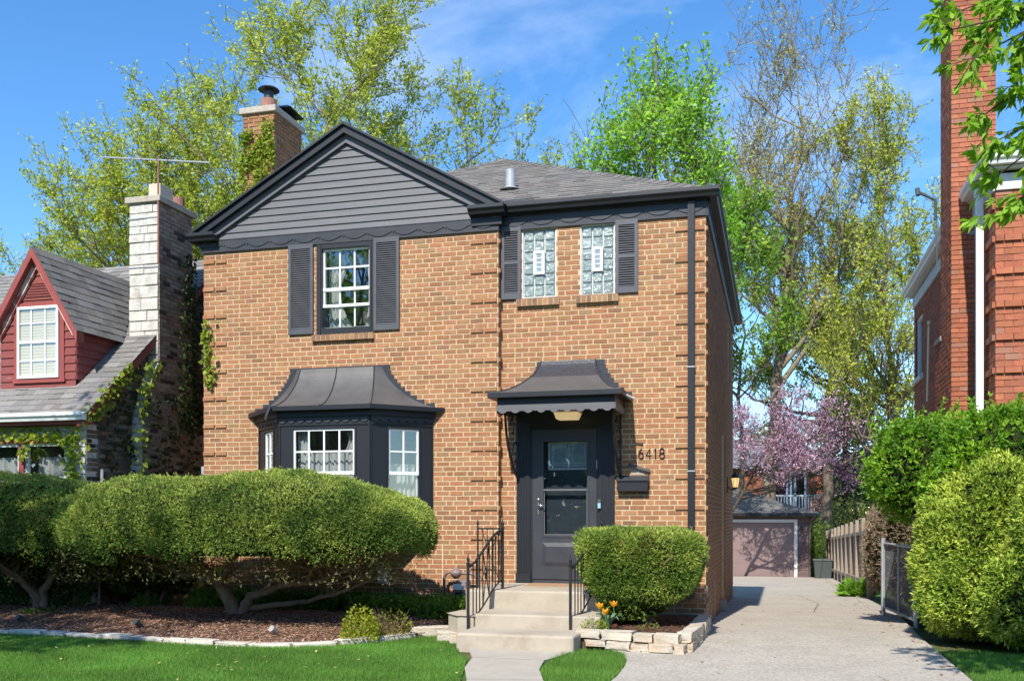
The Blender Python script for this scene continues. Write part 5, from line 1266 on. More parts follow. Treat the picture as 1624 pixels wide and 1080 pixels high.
m_ = MB(); m_.box(6.30, 6.39, .62, .70, .1, 5.6); m_.hexa([(6.27, .62, 5.97), (6.35, .62, 5.97), (6.35, .70, 5.97), (6.27, .70, 5.97), (6.30, .62, 5.59), (6.39, .62, 5.59), (6.39, .70, 5.59), (6.30, .70, 5.59)]); m_.build('downspout', M_white, rn, bevel=.008)
cn = MB(FR((0, 1.55, 0))); PC = dict(H=.068, W=.205, J=.010, zb=5.45, pal=PAL_RED, flem=False)
bricks(cn, 6.15, 6.72, -.1, 9.6, seed=75, **PC); cn.fr = FR((6.15, 0, 0), (0, 1, 0), (-1, 0, 0)); bricks(cn, 1.562, 2.45, -.1, 9.6, seed=76, **PC); bricks(cn, 2.45, 2.95, -.1, 4.2, seed=77, **PC)
cn.fr = FR((6.72, 0, 0), (0, 1, 0), (1, 0, 0)); bricks(cn, 1.562, 2.45, 5.9, 9.6, seed=78, **PC)
cn.fr = None; cn.m = 1; cn.box(6.1625, 6.7075, 1.5625, 2.45, -.1, 9.6); cn.box(6.1627, 6.5, 2.45, 2.95, -.1, 4.2); cn.m = 0; cn.c = (.25, .24, .23)
cn.box(6.10, 6.77, 1.50, 2.50, 9.6, 9.75); cn.box(6.13, 6.5, 2.4, 2.97, 4.2, 4.27)
CN = cn.build('chimney', [M_brick, M_mortar_red], rn)
m_ = MB(FR((0, 1.55, 0)))
for k in range(4): m_.prism([(6.36 + .07 * k, 5.52 + .09 * k), (6.52 + .07 * k, 5.50 + .09 * k), (6.52 + .07 * k, 5.66 + .09 * k)], .002, .018 + .001 * k)
m_.build('step_flashing', M_galv, CN)
m_ = MB(); m_.tube([(6.10, 2.60, 6.05), (6.10, 2.60, 6.35), (5.86, 2.62, 6.50)], [.022, .022, .026], 8); m_.tube([(5.86, 2.62, 6.45), (5.85, 2.64, 6.56)], .035, 8); m_.tube([(6.12, 2.6, 6.05), (6.12, 2.6, 5.3)], .010, 4); tag(m_.build('antenna_arm', M_plastic, rn))
m_ = MB(); m_.tube([(6.08, 3.3, 3.4), (6.10, 3.28, 4.6)], .02, 6); m_.tube([(6.10, 3.28, 4.6), (6.10, 3.28, 4.66)], .03, 8); m_.build('vent_pipe', M_plastic, rn)

# ================================================================== LEFT NEIGHBOUR
ln_ = thing('stone_cottage', 'clinker brick cottage with red gabled dormer and grey roof at the left edge', 'house', (-9.5, 3, .2))
LX_, LY_, LB_ = -6.08, -.93, 7.2
f1_ = FR((0, LY_, 0)); sidef = FR((LX_, 0, 0), (0, 1, 0), (1, 0, 0))
cl = MB(sidef); 
def roofz(y): return 3.10 + .86 * (y + 1.12)
# gable end wall: courses clipped under the rake
rngc = random.Random(80); k = 0; z = .1
while z < 6.2:
    y0 = LY_ if z < 3.2 else (z - 3.10) / .86 - 1.12 + .16; y1 = LB_ if z < 3.2 else (2.6 * 2 - y0)
    u = y0 - (.1 if k % 2 else 0)
    while u < y1:
        a, b = max(u, y0) + .006, min(u + .21, y1) - .006
        if b - a > .03 and not (4.3 < (a + b) / 2 < 5.2 and 3.9 < z < 5.2): cl.c = vary(rngc.choice(PAL_CLINK), rngc, .3); cl.box(a, b, -.012, rngc.uniform(-.004, .014), z + .006, z + .062)
        u += .21
    z += .0698; k += 1
cl.c = (1, 1, 1); cl.m = 1
cl.prism([(LY_, -.2), (LB_, -.2), (LB_, 3.0), (2.6, 6.3), (-.95, 3.14)] , -.25, -.0125, axis=0) if False else None
P_ = [(LY_ + .02, -.2), (LB_, -.2), (LB_, 3.05), (2.6, 6.12), (LY_ + .02, 3.10)]
A_ = [cl.v((p[0], -.0125, p[1])) for p in P_]; B_ = [cl.v((p[0], -.25, p[1])) for p in P_]; cl.f(*A_); cl.f(*B_[::-1])
for q in range(5): cl.f(A_[q], A_[(q + 1) % 5], B_[(q + 1) % 5], B_[q])
cl.build('gable_wall', [M_brick, M_mortar_grey], ln_)
fw_ = MB(f1_); core(fw_, -13.0, LX_, -.2, 3.05, [(-7.95, -6.44, 1.2, 2.74), (-12, -10, 1.2, 2.74)], d0=-.25, d1=0)
rngc = random.Random(81)
def ashlar(mb, u0, u1, z0, z1, seed, d=.012, hs=(.10, .16), ws=(.16, .34)):
    rg = random.Random(seed); z = z0
    while z < z1 - .02:
        h = min(rg.uniform(*hs), z1 - z); u = u0
        while u < u1 - .02:
            wd = min(rg.uniform(*ws), u1 - u)
            if u1 - u - wd < .06: wd = u1 - u
            e = rg.uniform(0, .022); j = .004
            P = [(u + j, 0, z + j), (u + wd - j, 0, z + j), (u + wd - j, 0, z + h - j), (u + j, 0, z + h - j)]
            mb.hexa([P[0], P[1], (P[1][0], d + e, P[1][2] + .006), (P[0][0], d + e, P[0][2] + .006), P[3], P[2], (P[2][0], d + e * .7, P[2][2] - .006), (P[3][0], d + e * .7, P[3][2] - .006)])
            u += wd
        z += h
ashlar(fw_, -6.44, LX_ + .0, .1, 2.95, 3); ashlar(fw_, -8.9, -6.44, 2.76, 2.95, 4); ashlar(fw_, -8.6, -7.97, .1, 2.74, 5); ashlar(fw_, -7.95, -6.46, .1, 1.18, 6)
fw_.build('front_wall', M_whitestone, ln_)
m_ = MB(f1_); m_.box(-7.28, -7.19, -.1, .01, 1.2, 2.72); m_.box(-7.95, -6.44, -.11, .005, 2.70, 2.76); m_.box(-7.95, -6.44, -.11, .005, 1.18, 1.23); FWN = m_.build('window', M_redtrim, ln_)
m_ = MB(f1_)
for (a, b) in ((-7.95, -7.28), (-7.19, -6.44)): sash(m_, a + .0, b - .0, 1.23, 2.70, -.03, .05, .05); m_.box(a + .05, b - .05, -.06, -.03, 2.16, 2.19)
m_.build('sash', M_greywhite, FWN)
for q in ((-7.93, -7.29), (-7.18, -6.46)): m_ = MB(f1_); m_.box(*q, -.055, -.052, 1.25, 2.68); m_.build('pane', M_glass, FWN)
recess(f1_, -7.95, -6.44, 1.2, 2.74, -.7, -.1).build('room_recess', M_room, FWN); curtain_mesh(f1_, -7.93, -7.3, 1.2, 2.5, -.2, 6, .02, 11).build('curtain', M_curtain, FWN, smooth=True); curtain_mesh(f1_, -7.1, -6.46, 1.2, 2.5, -.2, 6, .02, 12).build('curtain', M_curtain, FWN, smooth=True)
# main roof
lr = MB(); r0, r1 = -14.0, -5.93; yE, yR = -1.14, 2.6; zE, zR = roofz(-1.14), roofz(2.6)
lr.m = 1; lr.poly([(r0, yE, zE - .01), (r1, yE, zE - .01), (r1, yR, zR - .01), (r0, yR, zR - .01)]); lr.poly([(r0, 2 * yR - yE, zE), (r1, 2 * yR - yE, zE), (r1, yR, zR), (r0, yR, zR)])
lr.m = 0; lr.fr = slope((r0, yE, zE), (1, 0, 0), (0, yR - yE, zR - zE)); Ls = math.hypot(yR - yE, zR - zE); shingles(lr, [(0, 0), (r1 - r0, 0), (r1 - r0, Ls), (0, Ls)], base=(.215, .203, .190), seed=82)
lr.fr = slope((r0, 2 * yR - yE, zE), (1, 0, 0), (0, -(yR - yE), zR - zE)); shingles(lr, [(0, 0), (r1 - r0, 0), (r1 - r0, Ls), (0, Ls)], base=(.215, .203, .190), seed=83)
lr.build('roof', [M_shingle, M_black], ln_)
m_ = MB(sidef); d_ = .15
m_.hexa([(yE, .0, zE - .17), (yR, .0, zR - .17), (yR, .14, zR - .17), (yE, .14, zE - .17), (yE, .0, zE - .015), (yR, .0, zR - .015), (yR, .14, zR - .015), (yE, .14, zE - .015)]); m_.build('rake_board', M_redtrim, ln_)
m_ = MB(); m_.box(-13.0, -5.96, yE + .02, LY_, 2.95, 3.0); m_.build('soffit', M_redtrim, ln_)
m_ = MB(); gutter(m_, FR((0, yE + .02, 0)), -14, -5.93, 3.0); m_.build('gutter', M_white, ln_)
m_ = MB(); m_.tube([(-6.15, 3.6, 5.2), (-6.15, 3.6, 5.95)], .09, 12); m_.tube([(-6.15, 3.6, 5.45), (-6.15, 3.6, 5.5)], [.2, .12], 12); m_.build('vent_pipe', M_galv, ln_)
m_ = MB(sidef); sash(m_, 4.3, 5.2, 3.9, 5.2, -.01, .07, .05); m_.box(4.3, 5.2, -.05, -.02, 4.5, 4.56); SW = m_.build('window', M_greywhite, ln_); m_ = MB(sidef); m_.box(4.35, 5.15, -.012, -.008, 3.95, 5.15); m_.build('pane', M_glass, SW)
# dormer
dm = thing('x', None, None, (0, 0, 0)); C.objects.unlink(dm); bpy.data.objects.remove(dm)
DY = -.55; dfr = FR((0, DY, 0)); dx0, dx1, dpx = -7.96, -6.57, -7.25; dz0, dze, dzp = roofz(DY), 4.60, 5.71
m_ = MB(dfr); m_.prism([(dx0, dz0 - .2), (dx1, dz0 - .2), (dx1, dze), (dpx, dzp - .10), (dx0, dze)], -.05, 0)
clap(m_, [(dx0, dz0 - .02), (dx1, dz0 - .02), (dx1, dze), (dx1 - .08, dze + .06), (dpx, dzp - .14), (dx0 + .08, dze + .06), (dx0, dze)], .125, lip=.02)
m_.fr = FR((dx1, 0, 0), (0, 1, 0), (1, 0, 0)); yb = (dze - 3.10) / .86 - 1.12
m_.poly([(DY, 0, dz0 - .1), (yb, 0, dze), (DY, 0, dze)])
clap(m_, [(DY + .0, dz0 - .02), (yb, dze), (DY, dze)], .125, lip=.02)
m_.fr = FR((dx0, 0, 0), (0, 1, 0), (-1, 0, 0)); m_.poly([(DY, 0, dz0 - .1), (yb, 0, dze), (DY, 0, dze)])
DM = m_.build('dormer', M_redwood, ln_)
mr_ = MB(); ov = .14; sl = (dzp - dze) / (dpx - dx0); fy = DY - .16
for sx in (-1, 1):
    xe = (dx0 - ov) if sx < 0 else (dx1 + ov); sl = (dzp - dze) / abs((dx0 if sx < 0 else dx1) - dpx); ze2 = dze - ov * sl; ybr = 1.95
    Lq = math.hypot(xe - dpx, dzp - ze2)
    if sx > 0: mr_.fr = slope((xe, fy, ze2 + .03), (0, 1, 0), (dpx - xe, 0, dzp - ze2))
    else: mr_.fr = slope((xe, ybr, ze2 + .03), (0, -1, 0), (dpx - xe, 0, dzp - ze2))
    ylow = (ze2 - 3.10) / .86 - 1.12 + .1 - fy; yup = ybr - fy
    poly = [(0, 0), (ylow, 0), (yup, Lq), (0, Lq)] if sx > 0 else [(ybr - fy - ylow, 0), (ybr - fy, 0), (ybr - fy, Lq), (0, Lq)]
    mr_.m = 1; mr_.poly([(p[0], -.004, p[1]) for p in poly]); mr_.m = 0; shingles(mr_, poly, base=(.185, .174, .163), seed=85 + sx)
mr_.build('dormer_roof', [M_shingle, M_black], ln_)
def rk(mb, off0, off1, d0, d1, right):
    ov_ = ov if off0 == 0 else -.02; xe = (dx1 + ov_) if right else (dx0 - ov_); slp = (dzp - dze) / abs((dx1 if right else dx0) - dpx); f = lambda x, o: (x, dzp - slp * abs(x - dpx) + .02 - o)
    P = [f(dpx, off0), f(xe, off0), f(xe, off1), f(dpx, off1)]; mb.prism(P if not right else P[::-1], d0, d1)
m_ = MB(dfr); rk(m_, 0, .16, .0, .165, False); rk(m_, 0, .16, .0, .165, True); m_.build('dormer_rake', M_redtrim, DM)
m_ = MB(dfr); rk(m_, .16, .30, .0, .06, True); rk(m_, .16, .30, .0, .06, False); m_.build('dormer_trim', M_peel, DM)
m_ = MB(dfr); m_.prism([(-7.50, 4.98), (-6.97, 4.98), (-7.10, 5.18), (-7.37, 5.18)], .0, .02); m_.build('louver_frame', M_redtrim, DM)
m_ = MB(dfr)
for k in range(5): z = 4.99 + k * .04; hw_ = .25 - (z - 4.98) * .62; m_.box(-7.235 - hw_, -7.235 + hw_, .02, .028, z, z + .015)
m_.build('louver_shade', mat('louver_shadow_wood', (.09, .02, .018), .8), DM)  # strips in darkened red, painting the shade between the slats
m_ = MB(dfr); m_.box(-7.76, -6.70, .0, .035, 4.84, 4.90); m_.box(-7.69, -7.61, .0, .03, 3.72, 4.84); m_.box(-6.85, -6.77, .0, .03, 3.72, 4.84); m_.box(-7.71, -6.75, .0, .045, 3.66, 3.72); m_.build('window_casing', M_redtrim, DM)
m_ = MB(dfr); a, b, c, d = -7.61, -6.85, 3.73, 4.84; sash(m_, a, b, c, d, .062, .04, .06); m_.box(a + .04, b - .04, .03, .055, 4.27, 4.31)
for k in (1, 2): x = a + (b - a) * k / 3; m_.box(x - .010, x + .010, .032, .046, c + .04, d - .04)
for z in (4.0, 4.58): m_.box(a + .04, b - .04, .033, .045, z - .009, z + .009)
DW = m_.build('dormer_window', M_white, DM)
m_ = MB(dfr); m_.box(a + .04, b - .04, .037, .039, c + .04, d - .04); m_.build('pane', M_glass, DW)
m_ = MB(dfr); m_.box(a + .03, b - .03, .018, .022, c + .01, d - .01)
for k in range(24): z = c + (d - c) * k / 24; m_.box(a + .04, b - .04, .022, .027, z + .002, z + .03)
m_.build('blind', M_blind, DW)
# chimney of painted stone on the gable wall
cy0, cy1 = .56, 1.50; cs = MB(FR((0, cy0, 0))); ashlar(cs, -6.44, -5.90, 3.2, 6.70, 90, d=.01, hs=(.12, .24), ws=(.14, .34))
cs.box(-6.43, -5.91, -.90, .0, 3.0, 6.70)
# buttressed lower breast widening to the front
def breast(z): return cy0 if z > 4.1 else (cy0 - .43 * min(1, (4.1 - z) / 1.0) ** .8)
zz = [4.1 - k * .13 for k in range(33)]
rg = random.Random(91)
for a, b in zip(zz, zz[1:]):
    y0, y1 = breast(a), breast(b); e = rg.uniform(0, .012)
    cs.fr = None; cs.hexa([(-6.09, y1 - e, b + .005), (-5.90, y1 - e, b + .005), (-5.90, y1 + .25, b + .005), (-6.09, y1 + .25, b + .005), (-6.09, y0 - e, a - .005), (-5.90, y0 - e, a - .005), (-5.90, y0 + .25, a - .005), (-6.09, y0 + .25, a - .005)])
LC = cs.build('chimney', M_whitestone, ln_)
cs = MB(FR((-5.90, 0, 0), (0, 1, 0), (1, 0, 0))); rg = random.Random(92); z = .0; k = 0
while z < 6.66:
    y0, y1 = breast(z + .03) + .0, cy1 + (0 if z > 3.4 else .45 * min(1, (3.4 - z)))
    u = y0 - (.1 if k % 2 else 0)
    while u < y1:
        a, b = max(u, y0) + .006, min(u + .20, y1) - .006
        if b - a > .03: cs.c = vary(rg.choice([(.30, .24, .19)] * 3 + [(.24, .17, .13)] * 2 + [(.06, .05, .05)]), rg, .2); cs.box(a, b, .001, .012, z + .006, z + .062)
        u += .20
    z += .0698; k += 1
cs.c = (1, 1, 1); cs.m = 1; cs.fr = None; cs.box(-6.1, -5.899, .56, 1.5, 3.0, 6.69); cs.box(-6.1, -5.8995, .3, 1.9, -.1, 3.0)
cs.build('chimney_side', [M_brick, M_mortar_pale], LC)
m_ = MB(); m_.box(-6.50, -5.84, .50, 1.56, 6.70, 6.80); m_.build('chimney_cap', M_cap, LC, bevel=.01)
m_ = MB(); m_.box(-6.12, -5.90, .60, .95, 6.80, 7.02); m_.build('flue', M_beige, LC, bevel=.01); m_ = MB(); m_.lathe([(.10, 6.8), (.10, 6.98)], -6.0, 1.25, 12); m_.build('flue', M_terra, LC)
an = thing('tv_antenna', 'old television aerial with long rod strapped to the white stone chimney', 'antenna', (-5.88, .54, 6.0))
m_ = MB(); m_.tube([(-5.88, .52, 5.7), (-5.88, .52, 7.42)], .016, 6); m_.build('mast', M_terra, an)
m_ = MB(); m_.tube([(-6.95, .55, 7.52), (-5.88, .52, 7.36), (-4.92, .50, 7.22)], .014, 6)
for x in (-6.4, -6.2, -5.9, -5.7): m_.tube([(x, .35, 7.40 + (x + 5.9) * -.15), (x, .75, 7.42 + (x + 5.9) * -.15)], .010, 5)
m_.build('boom', M_galv, an)
m_ = MB()
for z in (5.65, 6.45): m_.tube([(-6.45, .53, z), (-5.885, .53, z), (-5.885, 1.52, z - .0)], .008, 4)
m_.build('strap', M_galv, an)
# yard between the houses: line with bulbs and post
cl_ = thing('string_lights', 'clear glass bulbs on a wire strung between the two houses', 'string lights', (-5.3, .3, 2.4))
pts = [(-6.9, -1.5, 2.18), (-6.3, -.9, 2.10), (-5.8, -.4, 2.05), (-5.3, -.1, 2.10), (-4.73, .02, 2.30)]
m_ = MB(); m_.tube(pts, .004, 4); m_.build('wire', M_iron, cl_)
for p in ((-6.3, -.9, 2.10), (-5.72, -.36, 2.05), (-5.28, -.1, 2.10)):
    m_ = MB(); m_.lathe([(.012, p[2] - .01), (.014, p[2] - .05), (.03, p[2] - .09), (.028, p[2] - .12), (.005, p[2] - .145)], p[0], p[1], 10); m_.build('bulb', M_bulb, cl_, smooth=True)
m_ = MB(); m_.tube([(-6.02, -.75, .1), (-5.95, -.75, 2.30)], .022, 6); tag(m_.build('metal_post', M_galv, origin=(-6.0, -.75, .1)), 'slim grey metal post standing in front of the cottage side wall', 'post')
sp = MB(FR((-4.712, 0, 0), (0, 1, 0), (-1, 0, 0))); sp.box(.0, .04, .0, .04, 2.24, 2.36); sp.build('line_hook', M_galv, house)

# ================================================================== GARAGE, FENCES, YARD
ga = thing('garage', 'low brown garage with pink-brown door at the end of the driveway', 'garage', (2.5, 28, g(0, 26)))
GY_, GZ = 26.0, g(0, 26) - .03; gw0, gw1 = -1.6, 5.03; gf = FR((0, GY_, 0))
m_ = MB(gf); core(m_, gw0, gw1, GZ - .1, 1.62, [(-.55, 4.50, GZ - .2, 1.30)], d0=-.12, d1=0); m_.fr = FR((gw1, 0, 0), (0, 1, 0), (1, 0, 0)); m_.box(GY_ + .1, GY_ + 6.5, -.12, -.001, GZ - .1, 1.62); clap(m_, [(GY_, GZ), (GY_ + 6.5, GZ), (GY_ + 6.5, 1.6), (GY_, 1.6)], .15)
m_.fr = gf; clap(m_, [(4.62, GZ), (gw1, GZ), (gw1, 1.3), (4.62, 1.3)], .15); m_.fr = None; m_.box(gw0, gw1, GY_ + 6.4, GY_ + 6.5, GZ, 1.6); m_.box(gw0, gw0 + .1, GY_ + .12, GY_ + 6.4, GZ, 1.6)
m_.build('wall', M_garagewall, ga)
m_ = MB(gf); m_.box(4.50, 4.62, .0, .05, GZ, 1.44); m_.box(-.67, 4.50, .0, .05, 1.32, 1.44); m_.box(-.67, -.55, 0, .05, GZ, 1.32); m_.build('door_frame', M_greywhite, ga)
m_ = MB(gf)
for k in range(4): z0 = GZ + k * .534; m_.box(-.55, 4.50, -.08, -.045, z0 + .0015, z0 + .5325)
GD_ = m_.build('garage_door', M_garage, ga); m_ = MB(gf); m_.box(1.9, 2.1, -.045, -.02, GZ + .32, GZ + .36); m_.build('handle', M_iron, GD_)
m_ = MB(); ge0, ge1, gy0_, gz0 = -1.95, 5.32, GY_ - .35, 1.68; pk = ((ge0 + ge1) / 2, GY_ + 3.2, 2.9)
gy1_ = GY_ + 6.85
m_.m = 1; m_.poly([(ge0, gy0_, gz0), (ge1, gy0_, gz0), pk]); m_.poly([(ge1, gy0_, gz0), (ge1, gy1_, gz0), pk]); m_.poly([(ge0, gy1_, gz0), (ge1, gy1_, gz0), pk]); m_.poly([(ge0, gy0_, gz0), (ge0, gy1_, gz0), pk])
m_.m = 0; m_.fr = slope((ge0, gy0_, gz0), (1, 0, 0), (0, pk[1] - gy0_, pk[2] - gz0)); shingles(m_, [(0, 0), (ge1 - ge0, 0), (pk[0] - ge0, math.hypot(pk[1] - gy0_, pk[2] - gz0))], base=(.17, .165, .16), seed=95)
m_.fr = slope((ge1, gy0_, gz0), (0, 1, 0), (pk[0] - ge1, 0, pk[2] - gz0)); shingles(m_, [(0, 0), (gy1_ - gy0_, 0), (pk[1] - gy0_, math.hypot(pk[0] - ge1, pk[2] - gz0))], base=(.17, .165, .16), seed=96)
m_.build('roof', [M_shingle, M_black], ga)
m_ = MB(); m_.box(ge0, ge1 + .02, gy0_ - .06, gy0_ + .04, gz0 - .12, gz0 + .01); m_.box(ge0, ge1, gy0_ + .04, GY_, gz0 - .10, gz0 - .06); m_.build('gutter', M_black, ga)
m_ = MB(); m_.tube([(5.2, gy0_, 1.6), (5.2, gy0_ + .02, 1.5), (5.08, GY_ - .04, 1.3), (5.08, GY_ - .04, GZ)], .035, 6); m_.build('downspout', M_garagewall, ga)
m_ = MB(gf); m_.lathe([(.06, 1.12), (.08, 1.0)], 4.78, 0, 10) if False else m_.box(4.72, 4.84, .0, .12, 1.02, 1.16); m_.build('lamp', M_iron, ga)
bn = thing('storage_bin', 'dark grey lidded bin standing beside the garage', 'bin', (5.5, 25.0, g(0, 25)))
m_ = MB(); z0 = g(0, 25); m_.hexa([(5.24, 24.8, z0), (5.80, 24.8, z0), (5.80, 25.3, z0), (5.24, 25.3, z0), (5.18, 24.74, z0 + .66), (5.86, 24.74, z0 + .66), (5.86, 25.36, z0 + .66), (5.18, 25.36, z0 + .66)]); m_.build('bin_body', M_plastic, bn, bevel=.02)
m_ = MB(); m_.box(5.15, 5.89, 24.71, 25.39, z0 + .665, z0 + .72); m_.build('lid', M_plastic, bn, bevel=.02)
# cedar fence along the drive
fe = thing('wooden_fence', 'weathered grey-brown cedar board fence along the right of the driveway', 'fence', (5.85, 20, g(0, 20)))
y = 10.1; rng = random.Random(14); fpan = MB()
while y < 29:
    z0 = g(0, y); bw_ = .135; fpan.box(5.90 + rng.uniform(0, .006), 5.922, y, y + bw_, z0 + .04, z0 + 1.78 + rng.uniform(-.015, .015)); y += bw_ + .012
fpan.build('fence_boards', M_fence, fe)
y = 10.0
while y < 29.2:
    z0 = g(0, y); m_ = MB(); m_.box(5.815, 5.897, y, y + .10, z0 - .05, z0 + 1.86); m_.build('post', M_fence, fe); y += 1.9
for h in (.28, 1.45):
    m_ = MB(); m_.hexa([(5.825, 10.1, g(0, 10.1) + h), (5.899, 10.1, g(0, 10.1) + h), (5.899, 29, g(0, 29) + h), (5.825, 29, g(0, 29) + h), (5.825, 10.1, g(0, 10.1) + h + .09), (5.899, 10.1, g(0, 10.1) + h + .09), (5.899, 29, g(0, 29) + h + .09), (5.825, 29, g(0, 29) + h + .09)]); m_.build('rail', M_fence, fe)
m_ = MB(); m_.box(5.76, 5.90, 9.85, 9.97, g(0, 10), g(0, 10) + 1.95); m_.build('end_post', M_fence, fe)
# chain link gate, leaf leaning open along drive
cg = thing('chain_link_gate', 'grey chain-link gate standing open at the right side of the driveway', 'gate', (5.6, 3, g(0, 3)))
GA, GB_ = Vector((5.50, 3.95, 0)), Vector((5.72, 1.75, 0)); zb_ = .10; zt_ = 1.15
m_ = MB(); m_.tube([GA + Vector((0, 0, -.05)), GA + Vector((0, 0, 1.24))], .035, 8); m_.build('post', M_galv, cg); m_ = MB(); m_.tube([GB_ + Vector((0, .0, -.05)), GB_ + Vector((0, 0, 1.28))], .035, 8); m_.build('post', M_galv, cg)
m_ = MB(); q0, q1 = GA.lerp(GB_, .04), GA.lerp(GB_, .95); F_ = [q0 + Vector((0, 0, zb_)), q1 + Vector((0, 0, zb_)), q1 + Vector((0, 0, zt_)), q0 + Vector((0, 0, zt_))]
for a, b in zip(F_, F_[1:] + F_[:1]): m_.tube([a, b], .020, 8)
mm_ = q0.lerp(q1, .5); m_.tube([mm_ + Vector((0, 0, zb_)), mm_ + Vector((0, 0, zt_))], .016, 8); m_.build('gate_frame', M_galv, cg)
m_ = MB(); L = (q1 - q0).length; H_ = zt_ - zb_; n = 34; stp = L / n; dd_ = (q1 - q0).normalized()
for k in range(-20, n):
    for sgn in (1, -1):
        u0 = k * stp if sgn > 0 else k * stp + H_; pts = []
        a0, z0_ = u0, 0; a1, z1_ = u0 + sgn * H_, H_
        lo_, hi_ = (0.0, 1.0)
        for (lim) in (0, L):
            pass
        t0 = max(0, min(1, (0 - a0) / (a1 - a0))) if (a0 < 0) else (max(0, min(1, (L - a0) / (a1 - a0))) if a0 > L else 0); t1 = 1
        if a1 > L: t1 = (L - a0) / (a1 - a0)
        if a1 < 0: t1 = (0 - a0) / (a1 - a0)
        if t1 - t0 < .02: continue
        A_ = q0 + dd_ * (a0 + (a1 - a0) * t0) + Vector((0, 0, zb_ + H_ * t0)); B_ = q0 + dd_ * (a0 + (a1 - a0) * t1) + Vector((0, 0, zb_ + H_ * t1)); m_.tube([A_, B_], .0030, 3, False)
m_.build('wire_mesh', mat('dull_wire', (.16, .17, .18), .6, .1, 5, metallic=.3), cg)

